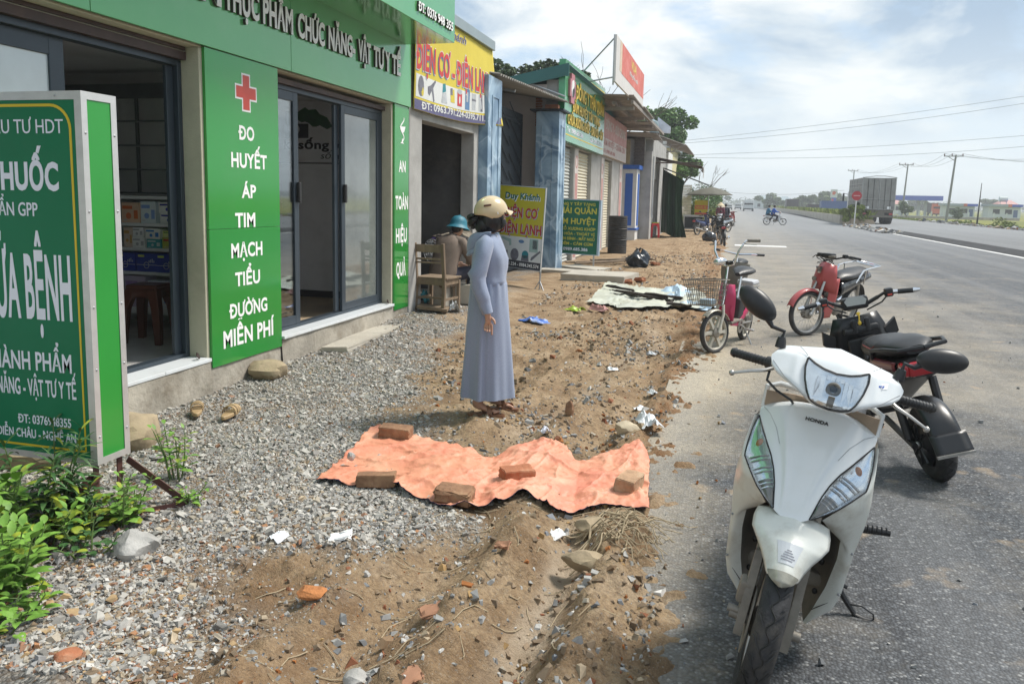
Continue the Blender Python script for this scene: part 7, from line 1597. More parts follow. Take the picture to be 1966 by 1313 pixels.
for k in range(13):
 x=-1+2*k/12
 for sy in(-1,1):q.tube([(x*bt[0],bc[1]+sy*bt[1],hz),(x*bb_[0],bc[1]+sy*bb_[1],lz_)],0.0036,4)
 q.tube([(x*bb_[0],bc[1]-bb_[1],lz_),(x*bb_[0],bc[1]+bb_[1],lz_)],0.002,4)
for k in range(9):
 y=-1+2*k/8
 for sx in(-1,1):q.tube([(sx*bt[0],bc[1]+y*bt[1],hz),(sx*bb_[0],bc[1]+y*bb_[1],lz_)],0.0036,4)
q.tube([(-0.2,-0.14,0.80),(-0.21,-0.14,0.86),(-0.16,-0.14,0.85)],0.004,5);q.build('basket',EB)
q=E_(m_ltblue);q.rbox((0.03,-0.15,0.57),(0.16,0.11,0.06),0.02);o=q.build('bag',None);o.matrix_world=EB.matrix_world.copy();tag(o,'small pale plastic bag lying in the wire bicycle basket','bag')
q=E_(m_chrome);q.tube([(0,0.13,0.50),(0,0.19,0.80),(0,0.215,0.93)],0.016,8)
for s_ in(-1,1):q.tube([(0,0.215,0.93),(s_*0.09,0.20,0.95),(s_*0.16,0.20,1.10),(s_*0.20,0.26,1.20),(s_*0.28,0.34,1.20)],0.012,10)
q.build('handlebar',EB)
for s_ in(-1,1):
 q=E_(m_blkpl if s_<0 else m_greypl);q.tube([(s_*0.21,0.27,1.203),(s_*0.31,0.36,1.20)],0.0175,10);q.build('grip',EB)
 q=E_(m_satin);q.tube([(s_*0.19,0.235,1.185),(s_*0.23,0.235,1.165),(s_*0.31,0.30,1.155)],0.005,6);q.build('brake_lever',EB)
q=E_(m_chrome);q.ell((0.0,0.10,0.985),(0.05,0.085,0.045),18,12);q.use(m_reflect);q.ell((0,0.03,0.98),(0.040,0.02,0.036),16,8);q.build('headlight',EB)
q=E_(m_blkpl);q.rbox((0.03,0.22,0.97),(0.12,0.06,0.04),0.015);q.build('meter',EB)
q=MB().use(m_pink2);q.loft([[Vector((x*w_,y+0.05*abs(x),z))for x in(-1,-0.5,0,0.5,1)]for w_,y,z in((0.075,0.16,0.74),(0.095,0.18,0.60),(0.09,0.22,0.45),(0.07,0.28,0.32))],caps=False,closed_ring=False);q.build('front_shield',EB,solid=0.012)
q=MB().use(m_pink2)
for s_ in(-1,1):q.loft([[Vector((s_*(0.055+dx),y,z+dz))for dx,dz in((-0.012,-0.03),(0.012,-0.03),(0.012,0.03),(-0.012,0.03))]for y,z in((0.22,0.48),(0.34,0.30),(0.60,0.27),(0.82,0.36),(1.02,0.46))])
q.build('frame',EB)
q=MB().use(m_greypl);q.rbox((0,0.42,0.31),(0.16,0.30,0.03),0.01);q.build('footboard',EB)
q=MB().use(m_blkpl);q.rbox((0,0.66,0.42),(0.12,0.20,0.26),0.03);q.build('battery_case',EB)
q=MB().use(m_chrome);q.tube([(0,0.62,0.45),(0,0.68,0.80)],0.015,8);q.build('seat_post',EB)
q=MB().use(m_seat);q.loft([[Vector((w_*math.cos(a),y,z+h*math.sin(a)))for a in[2*math.pi*i/16 for i in range(16)]]for y,z,w_,h in((0.52,0.82,0.03,0.02),(0.58,0.83,0.06,0.035),(0.70,0.845,0.12,0.045),(0.80,0.855,0.125,0.045),(0.84,0.855,0.06,0.02))]);q.build('saddle',EB)
q=MB().use(mat('pale_grey_cushion',(0.45,0.46,0.48),0.5));q.rbox((0,0.99,0.70),(0.20,0.26,0.06),0.025);q.build('pillion_cushion',EB)
q=MB().use(m_satin);q.tube([(0,0.80,0.45),(0,1.15,0.65)],0.012,6)
for s_ in(-1,1):q.tube([(s_*0.07,0.75,0.60),(s_*0.09,1.15,0.66)],0.010,6);q.tube([(s_*0.065,1.08,0.23),(s_*0.085,1.1,0.66)],0.010,6);q.tube([(s_*0.06,0.62,0.26),(s_*0.06,1.08,0.23)],0.013,6)
q.build('rear_carrier',EB)
q=MB().use(m_satin)
for s_ in(-1,1):q.tube([(s_*0.09,0.62,0.24),(s_*0.12,0.62+0.12*s_,0.24-0.05*s_)],0.008,6);q.rbox((s_*0.16,0.62+0.12*s_,0.24-0.05*s_),(0.09,0.06,0.022),0.008)
q.tube([(-0.09,0.62,0.24),(0.09,0.62,0.24)],0.014,8);q.lathe([(0.05,0),(0.085,0),(0.085,0.006),(0.05,0.006),(0.05,0)],24,Matrix.Translation((0.075,0.62,0.24))@Matrix.Rotation(math.pi/2,4,'Y'));q.build('pedal_crank',EB)
q=MB().use(m_satin);q.tube([(0.06,0.78,0.22),(0.14,0.78,0.09),(0.19,0.76,0.016),(0.26,0.76,0.02)],0.010,6);q.build('kickstand',EB)
DB=thing('bicycle','dark bicycle with grey rear basket right behind the pink electric bicycle','bicycle',M=pose(0.02,10.1,-6,5))
m_dkframe=mat('dark_bicycle_frame',(0.05,0.052,0.055),0.45,var=0.1)
wheel(DB,(0,0,0.30),0.30,0.04,'spoke');wheel(DB,(0,1.02,0.30),0.30,0.04,'spoke')
q=MB().use(m_dkframe);q.tube([(0,0.05,0.45),(0,0.17,0.85)],0.018,8);q.tube([(0,0.14,0.72),(0,0.40,0.36),(0,0.50,0.30)],0.02,8);q.tube([(0,0.50,0.28),(0,0.64,0.78)],0.016,8)
for s_ in(-1,1):q.tube([(s_*0.05,0,0.30),(s_*0.05,0.04,0.50),(0,0.06,0.56)],0.012,6);q.tube([(s_*0.02,0.50,0.29),(s_*0.05,1.02,0.30)],0.010,6);q.tube([(s_*0.02,0.62,0.70),(s_*0.05,1.02,0.30)],0.009,6)
q.build('frame',DB)
q=MB().use(m_chrome);q.tube([(0,0.17,0.85),(0,0.19,0.98)],0.012,6)
for s_ in(-1,1):q.tube([(0,0.19,0.98),(s_*0.16,0.18,1.0),(s_*0.27,0.30,1.0)],0.011,8)
q.build('handlebar',DB)
q=MB().use(m_blkpl)
for s_ in(-1,1):q.tube([(s_*0.22,0.25,1.0),(s_*0.30,0.34,1.0)],0.016,8)
q.build('grip',DB);bpy.data.objects['grip'];
q=MB().use(m_greypl);q.loft([[Vector((0.02+x*w_,-0.12+y*d_,z))for x,y in[(math.cos(a),math.sin(a))for a in[2*math.pi*i/16 for i in range(16)]]]for w_,d_,z in((0.13,0.10,0.62),(0.16,0.13,0.75),(0.17,0.14,0.90),(0.15,0.12,0.90),(0.12,0.09,0.66))]);q.build('basket',DB)
q=MB().use(m_seat);q.loft([[Vector((w_*math.cos(a),y,z+h*math.sin(a)))for a in[2*math.pi*i/14 for i in range(14)]]for y,z,w_,h in((0.52,0.83,0.02,0.02),(0.60,0.85,0.05,0.03),(0.74,0.86,0.10,0.04),(0.78,0.86,0.05,0.02))]);q.build('saddle',DB)
q=MB().use(m_dkframe);q.tube([(0.04,0.9,0.3),(0.14,0.92,0.0)],0.009,6);q.build('kickstand',DB)
KS=thing('electric_scooter','black electric scooter without its front cowl, standing behind the white scooter','scooter',M=pose(1.075,6.32,190,15))
m_kp=mat('black_shell_plastic',(0.010,0.011,0.013),0.35,var=0.2,vs=6,stain=(0.05,0.045,0.04),stain_amt=0.3)
sd2=Vector((0,0.40,0.917));kS=Matrix.Translation((0,0.2,0.7))@Matrix.Rotation(R(-6),4,sd2)@Matrix.Translation((0,-0.2,-0.7))
def K_(m):q=MB();q.M=kS;return q.use(m)
w=wheel(KS,(0,0,0.23),0.23,0.10,'alloy',m_blkpl,5);w.matrix_local=kS
rw=wheel(KS,(0,1.24,0.23),0.23,0.115,'alloy',m_blkpl,5,True,hub=0.13)
q=MB().use(m_kp)
for s_ in(1,-1):q.lathe([(0,0.05),(0.05,0.075),(0.10,0.07),(0.135,0.05),(0.14,0.02)],28,Matrix.Translation((0,1.24,0.23))@Matrix.Rotation(s_*math.pi/2,4,'Y'))
for k in range(8):a=2*math.pi*k/8;q.tube([(0.07,1.24+0.03*math.cos(a),0.23+0.03*math.sin(a)),(0.075,1.24+0.125*math.cos(a),0.23+0.125*math.sin(a))],0.008,5)
q.build('hub_motor',KS)
q=MB().use(m_satin);q.ell((0.082,1.24,0.23),(0.02,0.022,0.022),12,8);q.build('axle_nut',KS)
q=MB().use(m_kp);q.grid(lambda u,v:(0.085*(2*v-1),1.24+0.27*math.cos(2.35-u*2.15),0.23+0.275*math.sin(2.35-u*2.15)-0.03*abs(2*v-1)**3),22,8);q.build('rear_fender',KS,solid=0.008)
q=MB().use(m_kp);q.grid(lambda u,v:(0.10*(2*v-1),1.49+0.075*u,0.36-0.10*u),6,4);q.use(m_satin).box((-0.10,1.56,0.255),(0.10,1.575,0.265));q.build('plate_flap',KS,solid=0.008)
q=MB().use(m_blkpl)
for s_ in(-1,1):q.tube([(s_*0.10,0.80,0.28),(s_*0.105,1.26,0.23)],0.02,8);q.tube([(s_*0.11,1.20,0.26),(s_*0.12,1.10,0.58)],0.026,8)
q.build('swingarm',KS)
q=MB().use(m_greypl);q.ell((-0.13,0.98,0.30),(0.035,0.10,0.05),12,8);q.build('chain_guard',KS)
def KU():return MB()
def kfix(q):q.v=[(x,0.55+(y-0.55)*0.86 if y>0.55 else y,z+0.045*min(1,max(0,(z-0.4)/0.25)))for x,y,z in q.v];return q
q=KU().use(m_kp);q.loft([[Vector((w_*math.copysign(abs(math.cos(a))**0.6,math.cos(a)),y,z+h*math.copysign(abs(math.sin(a))**0.6,math.sin(a))))for a in[2*math.pi*i/20 for i in range(20)]]for y,z,w_,h in((0.55,0.36,0.12,0.10),(0.68,0.46,0.14,0.17),(0.95,0.55,0.145,0.12),(1.25,0.63,0.13,0.075),(1.48,0.68,0.11,0.055))]);kfix(q).build('rear_body',KS)
q=KU().use(mat('dark_red_shell',(0.16,0.012,0.018),0.3,var=0.1,coat=0.4))
for s_ in(-1,1):q.grid(lambda u,v:(s_*(0.142+0.012*math.sin(3.1*v)-0.02*u),0.95+0.42*u,0.60+0.05*u+(0.075-0.02*u)*v),8,4)
kfix(q).build('side_stripe',KS,solid=0.006)
q=KU().use(m_tail);q.rbox((0,1.485,0.675),(0.19,0.05,0.085),0.02);q.rbox((-0.10,1.44,0.672),(0.05,0.11,0.075),0.02);q.rbox((0.10,1.44,0.672),(0.05,0.11,0.075),0.02);kfix(q).build('tail_light',KS)
q=KU().use(m_seat);q.loft([[Vector((w_*math.copysign(abs(math.cos(a))**0.8,math.cos(a)),y,z+h*math.copysign(abs(math.sin(a))**0.8,math.sin(a))))for a in[2*math.pi*i/22 for i in range(22)]]for y,z,w_,h in((0.60,0.64,0.07,0.04),(0.66,0.68,0.12,0.065),(0.80,0.70,0.145,0.07),(1.00,0.715,0.15,0.06),(1.08,0.745,0.15,0.06),(1.30,0.765,0.13,0.05),(1.40,0.765,0.06,0.025))]);kfix(q).build('seat',KS)
q=KU().use(mat('red_piping',(0.20,0.03,0.025),0.5))
for s_ in(-1,1):q.tube([(s_*0.105,0.66,0.71),(s_*0.142,0.82,0.728),(s_*0.15,1.0,0.735),(s_*0.147,1.08,0.765)],0.004,5)
kfix(q).build('seat_piping',KS)
q=KU().use(m_blkpl)
for s_ in(-1,1):q.tube([(s_*0.14,0.98,0.66),(s_*0.17,1.08,0.74),(s_*0.168,1.35,0.79),(s_*0.13,1.50,0.80),(0,1.53,0.80)],0.013,8)
kfix(q).build('grab_rail',KS)
q=MB().use(m_kp);q.rbox((0,0.42,0.28),(0.27,0.40,0.08),0.02);q.build('footboard',KS)
q=MB().use(m_kp)
q.loft([[Vector((w_*x,y+0.05*abs(x)**2*-1,z))for x in(-1,-0.62,-0.6,0,0.6,0.62,1)]for w_,y,z in((0.15,0.27,0.86),(0.19,0.27,0.76),(0.215,0.25,0.64),(0.22,0.24,0.46),(0.19,0.25,0.32))],caps=False,closed_ring=False);q.build('leg_shield',KS,solid=0.02)
q=MB().use(m_blkpl);q.rbox((0,0.29,0.60),(0.20,0.04,0.22),0.02);q.rbox((0,0.31,0.77),(0.24,0.05,0.05),0.015)
for s_ in(-1,1):q.loft([[Vector((s_*x,0.28,z))for x,z in((0.17,0.74),(0.25,0.80),(0.26,0.70),(0.19,0.64))],[Vector((s_*x,0.25,z))for x,z in((0.17,0.74),(0.25,0.80),(0.26,0.70),(0.19,0.64))]]);q.rbox((s_*0.045,0.325,0.80),(0.035,0.03,0.10),0.01)
q.tube([(0.0,0.32,0.70),(0.02,0.36,0.45),(0.03,0.4,0.33)],0.016,8);q.build('inner_panel',KS)
q=K_(m_blkpl);q.tube([(-0.15,0.31,0.98),(-0.06,0.27,0.93),(0.06,0.27,0.93),(0.15,0.31,0.98)],0.014,8)
for s_ in(-1,1):q.tube([(s_*0.15,0.31,0.98),(s_*0.19,0.33,1.005),(s_*0.36,0.39,1.0)],0.011,8);q.tube([(s_*0.07,0.30,0.90),(s_*0.16,0.36,0.95),(s_*0.20,0.36,0.99)],0.006,6)
q.build('handlebar',KS)
for s_ in(-1,1):
 q=K_(m_blkpl);q.rbox((s_*0.215,0.34,1.005),(0.055,0.055,0.06),0.012);q.tube([(s_*0.27,0.36,1.003),(s_*0.36,0.39,1.0)],0.0175,12);q.build('grip',KS)
 q=K_(m_chrome);q.tube([(s_*0.243,0.35,1.004),(s_*0.272,0.361,1.003)],0.0155,12);q.tube([(s_*0.36,0.39,1.0),(s_*0.375,0.395,1.0),(s_*0.40,0.404,1.0)],[0.019,0.016,0.010],12);q.build('grip_collar',KS)
 q=K_(m_red);q.rbox((s_*0.215,0.368,0.992),(0.03,0.006,0.012),0.002);q.build('switch_button',KS)
q=K_(m_blkpl);q.rbox((0,0.27,0.955),(0.18,0.06,0.09),0.02);q.build('instrument_housing',KS)
q=K_(mat('dial_face',(0.35,0.36,0.34),0.3));q.prism([(-0.06,-0.028),(0.06,-0.028),(0.075,0.005),(0.05,0.032),(-0.05,0.032),(-0.075,0.005)],0,0.004,frame((0,0.308,0.972),(-1,0,0),(0,-0.3,0.95),(0,0.95,0.3)));q.build('instrument_dial',KS)
q=K_(m_gold);q.lathe([(0,0),(0.012,0),(0.012,0.02),(0,0.022)],14,frame((0.0,0.325,0.885),(-1,0,0),(0,-0.3,0.95),(0,0.95,0.3)));q.tube([(0,0.345,0.885),(0,0.35,0.86),(0.004,0.35,0.835)],0.005,6);q.ell((0.002,0.35,0.825),(0.012,0.008,0.016),10,8);q.build('ignition_key',KS)
q=MB().use(m_blkpl);q.tube([(0.10,0.72,0.22),(0.19,0.74,0.12),(0.25,0.74,0.070)],0.012,6);q.build('side_stand',KS)
# ==============
m_skin=mat('skin',(0.44,0.25,0.17),0.5,var=0.08,vs=12,sss=0.08)
m_hair=mat('black_hair',(0.010,0.009,0.010),0.45,var=0.3,vs=30,bump=0.4,bs=60,stretch=(1,1,0.2))
m_dress=mat('grey_blue_jersey',(0.24,0.285,0.39),0.9,var=0.10,vs=160,sheen=0.3,bump=0.12,bs=300,stain=(0.285,0.335,0.45),stain_amt=0.35,stain_scale=60)
m_helm=mat('cream_helmet_shell',(0.60,0.475,0.29),0.25,var=0.05,vs=3,coat=0.4)
m_teal_h=mat('teal_pith_helmet',(0.015,0.155,0.22),0.55,var=0.08,vs=6)
m_shirt_b=mat('brown_shirt',(0.175,0.135,0.108),0.9,var=0.12,vs=8,bump=0.2,bs=40)
m_navytr=mat('dark_navy_trousers',(0.018,0.018,0.034),0.85,var=0.15,vs=8)
m_sandal=mat('brown_leather_sandal',(0.20,0.095,0.05),0.5,var=0.12)
def skin(J,bones,sub=2,root=None):
 """one continuous skinned surface over the joints J {name: (pos, radius)}; returns verts, faces"""
 names=list(J);bm=bmesh.new();lay=bm.verts.layers.skin.verify();vs={}
 for n in names:
  v=bm.verts.new(J[n][0]);r=J[n][1];v[lay].radius=(r,r)if isinstance(r,(int,float))else r;v[lay].use_root=(n==(root or names[0]));vs[n]=v
 for a,c in bones:bm.edges.new((vs[a],vs[c]))
 me=bpy.data.meshes.new('s');bm.to_mesh(me);bm.free()
 ob=bpy.data.objects.new('s',me);COL.objects.link(ob)
 sk=ob.modifiers.new('skin','SKIN');sk.use_smooth_shade=True;sk.branch_smoothing=0.6
 su=ob.modifiers.new('sub','SUBSURF');su.levels=sub;su.render_levels=sub
 dg=bpy.context.evaluated_depsgraph_get();dg.update();m2=bpy.data.meshes.new_from_object(ob.evaluated_get(dg))
 V_=[tuple(v.co)for v in m2.vertices];F_=[tuple(p.vertices)for p in m2.polygons]
 bpy.data.objects.remove(ob);bpy.data.meshes.remove(m2);bpy.data.meshes.remove(me);return V_,F_
def chain(names):return list(zip(names[:-1],names[1:]))
def head(b,c,rz,tilt=0.0,s=1.0):
 """a head with brow, nose, mouth, eyes and ears; faces local +x"""
 M0=b.M;b.M=M0@Matrix.Translation(c)@Matrix.Rotation(rz,4,'Z')@Matrix.Rotation(tilt,4,'Y')@Matrix.Scale(s,4)
 def hp(u,v):
  a=2*math.pi*u;e=-math.pi/2+math.pi*v;x,y,z=math.cos(e)*math.cos(a),math.cos(e)*math.sin(a),math.sin(e)
  k=1.0
  X,Y,Z=x*0.092,y*0.073,z*0.112
  if x>0:X*=0.94
  if z<-0.25:Y*=1-0.38*(-z-0.25);X=X*(1-0.20*(-z-0.25))+0.012*(-z)
  if x>0.6 and abs(y)<0.22:X+=0.022*math.exp(-((z+0.12)/0.16)**2)*(1-abs(y)/0.22)
  if x>0.5:X-=0.006*math.exp(-((z-0.10)/0.10)**2)*(1 if 0.25<abs(y)<0.55 else 0)
  if x>0.6:X+=0.004*math.exp(-((z+0.50)/0.06)**2)*math.exp(-(y/0.25)**2)
  return(X,Y,Z)
 b.use(m_skin).grid(hp,40,28)
 for s_ in(-1,1):
  b.use(m_skin).ell((-0.005,s_*0.074,-0.005),(0.018,0.008,0.030),10,8)
  b.use(m_white).ell((0.075,s_*0.030,0.008),(0.010,0.012,0.006),8,6);b.use(m_hair).ell((0.084,s_*0.030,0.008),(0.003,0.005,0.005),8,6);b.use(m_hair).ell((0.080,s_*0.031,0.028),(0.006,0.016,0.003),8,5)
 b.use(mat('lips',(0.36,0.13,0.11),0.4)).ell((0.081,0,-0.055),(0.006,0.019,0.005),10,6)
 b.use(m_skin);b.M=M0
def hand_joints(J,bones,wrist,wr,d,side,nrm,curl=0.5,s=1.0,pre='r',point=None):
 """palm + four bent fingers + thumb rooted in the palm; d: towards the fingertips, side: towards the thumb, nrm: out of the palm"""
 d,side,nrm=Vector(d).normalized(),Vector(side).normalized(),Vector(nrm).normalized();w=Vector(wrist)
 J[pre+'palm']=(w+d*0.045*s,0.021*s);bones.append((wr,pre+'palm'))
 for i,(off,L_)in enumerate(((0.026,0.075),(0.009,0.084),(-0.008,0.078),(-0.024,0.062))):
  c=curl*(0.25 if point==i else 1.0)
  k=w+d*0.082*s+side*off*s;p1=k+(d*math.cos(c*0.8)+nrm*math.sin(c*0.8))*L_*0.5*s;p2=p1+(d*math.cos(c*1.9)+nrm*math.sin(c*1.9))*L_*0.32*s;p3=p2+(d*math.cos(c*2.5)+nrm*math.sin(c*2.5))*L_*0.22*s
  ns=[]
  for j,(p,r)in enumerate(((k,0.0095),(p1,0.0085),(p2,0.0075),(p3,0.0062))):n='%sf%d%d'%(pre,i,j);J[n]=(p,r*s);ns.append(n)
  bones+=[(pre+'palm',ns[0])]+chain(ns)
 t0=w+d*0.028*s+side*0.028*s;t1=t0+(d*0.7+side*0.5+nrm*0.3).normalized()*0.032*s;t2=t1+(d*0.9+side*0.15+nrm*0.35).normalized()*0.026*s
 for n,p,r in((pre+'t0',t0,0.0115),(pre+'t1',t1,0.0095),(pre+'t2',t2,0.0075)):J[n]=(p,r*s)
 bones+=[(pre+'palm',pre+'t0'),(pre+'t0',pre+'t1'),(pre+'t1',pre+'t2')]
def rings(b,secs,n=40,mod=None):
 """secs: (centre, (ax, ay) half axes, [rotation z])"""
 out=[]
 for i,(c,r)in enumerate(secs):
  out.append([Vector((c[0]+r[0]*math.cos(a)*(1+(mod(i,a)if mod else 0)),c[1]+r[1]*math.sin(a)*(1+(mod(i,a)if mod else 0)),c[2]))for a in[2*math.pi*j/n for j in range(n)]])
 return b.loft(out)
wm=thing('person','woman in a long grey blue hooded dress and cream helmet standing with back half turned','person',(-1.645,5.45,gz(-1.645,5.45)+0.006),R(8))
J={'pelvis':((0,0,0.86),0.10),'waist':((0.0,0,0.98),0.095),'chest':((0.0,0,1.15),0.105),'neck0':((0.0,0,1.275),0.052),'neck1':((0.012,0.004,1.335),0.047)}
bn=chain(['pelvis','waist','chest','neck0','neck1'])
for pre,sy,el,wr in(('r',-1,(-0.045,-0.205,1.00),(0.035,-0.225,0.765)),('l',1,(-0.01,0.205,1.01),(0.06,0.19,0.79))):
 J[pre+'sh']=((-0.005,sy*0.15,1.235),0.050);J[pre+'el']=(el,0.038);J[pre+'wr']=(wr,0.026);bn+=[('chest',pre+'sh'),(pre+'sh',pre+'el'),(pre+'el',pre+'wr')]
 d=Vector((0.05,0.0,-1));hand_joints(J,bn,wr,pre+'wr',d,(0.9,-0.1*sy,0.1),(0.1,-sy*-0.9,0.2),0.62,0.95,pre,0)
for pre,sy,fx in(('r',-1,-0.03),('l',1,0.05)):
 J[pre+'hip']=((0,sy*0.085,0.80),0.085);J[pre+'kn']=((fx*0.5,sy*0.085,0.45),0.055);J[pre+'an']=((fx-0.03,sy*0.085,0.085),0.034);J[pre+'heel']=((fx-0.05,sy*0.085,0.048),0.030);J[pre+'ball']=((fx+0.085,sy*0.090,0.042),(0.038,0.022))
 bn+=[('pelvis',pre+'hip'),(pre+'hip',pre+'kn'),(pre+'kn',pre+'an'),(pre+'an',pre+'heel'),(pre+'an',pre+'ball')]
 for k in range(5):
  n='%stoe%d'%(pre,k);yy=sy*(0.090-0.030+0.0150*k);J[n]=((fx+0.150-0.010*abs(k-0.6)*1.1,yy if sy>0 else-(0.06+0.0150*k),0.036),0.0105 if k==0 else 0.0080);bn.append((pre+'ball',n))
V_,F_=skin(J,bn,2,'pelvis');b=MB().use(m_skin);b.add(V_,F_);head(b,(0.028,0.014,1.428),R(42),R(2));b.build('body',wm,sharp=180)
b=MB().use(m_dress)
def bod(i,a):return 0.022*math.sin(a*5+i*1.3)+0.018*math.sin(a*9-i*0.8)
rings(b,[((0.012,0.004,1.312),(0.058,0.060)),((0.008,0,1.295),(0.070,0.085)),((0.004,0,1.275),(0.084,0.135)),((0.0,0,1.245),(0.100,0.165)),((0.0,0,1.20),(0.117,0.172)),((0.010,0,1.14),(0.130,0.165)),((0.008,0,1.08),(0.128,0.155)),((0.004,0,1.02),(0.124,0.150)),((0.0,0,0.985),(0.129,0.152)),((0.0,0,0.958),(0.131,0.153)),((0,0,0.950),(0.122,0.145))],44,bod)
b.build('bodice',wm,sharp=80)
b=MB().use(m_dress);ZS=[0.966,0.955,0.935,0.90,0.84,0.76,0.66,0.55,0.44,0.33,0.25,0.18,0.145,0.14]
rs_=random.Random(4);ph=[rs_.uniform(0,6.28)for _ in range(8)]
def skm(i,a):
 t=(0.966-ZS[i])/0.87;pl=0.030*math.exp(-t*5)*math.cos(a*14)+t**0.7*(0.07*math.cos(a*5+ph[0])+0.055*math.cos(a*8+ph[1]+t)+0.028*math.cos(a*13+ph[2]))
 return pl-0.16*t**0.6*math.exp(-((((a-4.72+math.pi)%(2*math.pi))-math.pi)/0.10)**2)
rings(b,[((0.004*(1-t)+0.008*t,0,z),(0.128+0.062*t**0.85,0.150+0.060*t**0.85))for z in ZS for t in[(0.966-z)/0.876]],110,skm);b.build('skirt',wm,sharp=80)
for pre,sy in(('r',-1),('l',1)):
 b=MB().use(m_dress);s_,e_,w_=[Vector(J[pre+k][0])for k in('sh','el','wr')]
 pts=[s_+Vector((0,-sy*0.045,0.015)),s_,s_.lerp(e_,.35),s_.lerp(e_,.7),e_+Vector((-.004,0,0.03)),e_,e_.lerp(w_,.15),e_.lerp(w_,.35),e_.lerp(w_,.58),e_.lerp(w_,.62),e_.lerp(w_,.75),e_.lerp(w_,.98)]
 b.tube(pts,[0.058,0.066,0.060,0.057,0.061,0.052,0.056,0.050,0.049,0.044,0.043,0.039],22);
 b.v=[(x+0.010*math.sin(z*88+x*40)*math.exp(-((z-1.01)/0.07)**2)+0.003*math.sin(z*60),y-sy*0.007*math.sin(z*75+x*60)*math.exp(-((z-1.02)/0.10)**2),z+0.005*math.sin(x*70+z*50))for x,y,z in b.v]
 b.build('sleeve',wm,sharp=80)
b=MB().use(m_dress)
def hood(u,v):
 a=math.radians(-105+210*u)+math.pi;ca,sa=math.cos(a),math.sin(a);t=v
 rr=0.074+0.030*math.sin(math.pi*t)+0.055*t*max(0,-ca)**1.5;z=1.318-0.030*t-0.115*t**1.3*max(0,-ca)**1.2+0.022*math.sin(math.pi*t)
 return(0.004+ca*rr-0.03*t*max(0,-ca),sa*(rr+0.012*t),z)
b.grid(hood,36,12)
def hood2(u,v):
 a=math.radians(-80+160*u)+math.pi;ca,sa=math.cos(a),math.sin(a);k=math.sin(math.pi*u)
 p0=Vector(hood(min(1,max(0,(math.degrees(a-math.pi)+105)/210)),1));p1=Vector((ca*0.105-0.012,sa*0.125,1.20-0.035*k));return p0.lerp(p1,v)+Vector((-0.018*math.sin(math.pi*v)*k,0,-0.02*math.sin(math.pi*v)*k))
b.grid(hood2,30,8);b.build('hood',wm,solid=0.006,sharp=80)
b=MB().use(mat('hood_cord',(0.60,0.60,0.62),0.7));b.tube([(0.06,-0.05,1.305),(0.085,-0.05,1.25),(0.10,-0.055,1.20)],0.003,5);b.build('hood_cord',wm)
b=MB().use(m_hair);b.ell((0.012,0.004,1.425),(0.094,0.086,0.108),24,16,Matrix.Rotation(R(26),3,'Z'));b.ell((-0.035,-0.01,1.372),(0.070,0.078,0.070),20,12);b.ell((0.020,-0.030,1.415),(0.082,0.062,0.095),20,12,Matrix.Rotation(R(20),3,'Z'))
rr=random.Random(7)
for k in range(60):
 a_=rr.uniform(0,6.28);e_=rr.uniform(-1.3,1.3);p=[(-0.105+0.047*math.cos(e_)*math.cos(a_+t),-0.012+0.050*math.cos(e_)*math.sin(a_+t),1.392+0.052*math.sin(e_+t*0.5))for t in(0,.3,.6,.9,1.2,1.5)];b.tube(p,[0.006,0.009,0.010,0.010,0.009,0.005],6)
b.ell((-0.105,-0.012,1.392),(0.044,0.046,0.048),14,10)
b.build('hair',wm)
def helm(u,v):
 a=2*math.pi*u;c=math.cos(a);e0=-0.05-0.34*math.exp(-((abs(((a+math.pi)%(2*math.pi))-math.pi)-1.70)/0.55)**2)-0.10*(c<-0.3)
 e=e0+(math.pi/2-e0)*v;rx=0.128*(1.06 if c<0 else 1.0);return(rx*math.cos(e)*c,0.112*math.cos(e)*math.sin(a),0.118*math.sin(e))
hM=Matrix.Translation((0.012,0.006,1.468))@Matrix.Scale(0.93,4)@Matrix.Rotation(R(38),4,'Z')@Matrix.Rotation(R(-4),4,'Y')
b=MB().use(m_helm);b.M=hM;b.grid(helm,64,18);hel=b.build('helmet',wm,solid=0.006,sharp=80)
b=MB().use(m_helm);b.M=hM
b.grid(lambda u,v:((0.118+0.062*v*math.cos((u-0.5)*1.9))*math.cos((u-0.5)*1.7),(0.108+0.02*v)*math.sin((u-0.5)*1.9),0.012-0.020*v-0.030*(2*u-1)**2*v),20,8);b.build('visor',hel,solid=0.005)
b=MB().use(m_brplast);b.M=hM;b.grid(lambda u,v:(-0.105-0.010*u*(1-u)*4+0.048*u,-0.078-0.028*u,0.043+0.014*v+0.006*u),8,2);b.v=[tuple(hM@(Vector(helm(0.5+0.5*(0.06+0.10*i/8)+0.0,0.0))*1))for i in range(0)]or b.v;b.build('badge',hel,solid=0.004)
b=MB().use(m_white);b.M=hM;b.grid(lambda u,v:(-0.012+0.035*u,-0.1135+0.004*u,-0.018+0.016*v+0.006*u),4,2);b.build('reflective_sticker',hel,solid=0.004)
b=MB().use(m_black);b.M=hM;b.tube([(0.03,-0.108,-0.02),(0.045,-0.088,-0.10),(0.05,-0.04,-0.158),(0.05,0.03,-0.16),(0.045,0.085,-0.10),(0.03,0.108,-0.02)],0.0045,6,flat=0.4);b.ell((0.055,-0.112,-0.012),(0.006,0.004,0.006),8,6);b.build('chin_strap',hel)
b=MB().use(m_black);b.ell((0.036,0.022,1.390),(0.086,0.075,0.056),24,14,Matrix.Rotation(R(42),3,'Z'));b.build('face_mask',wm)
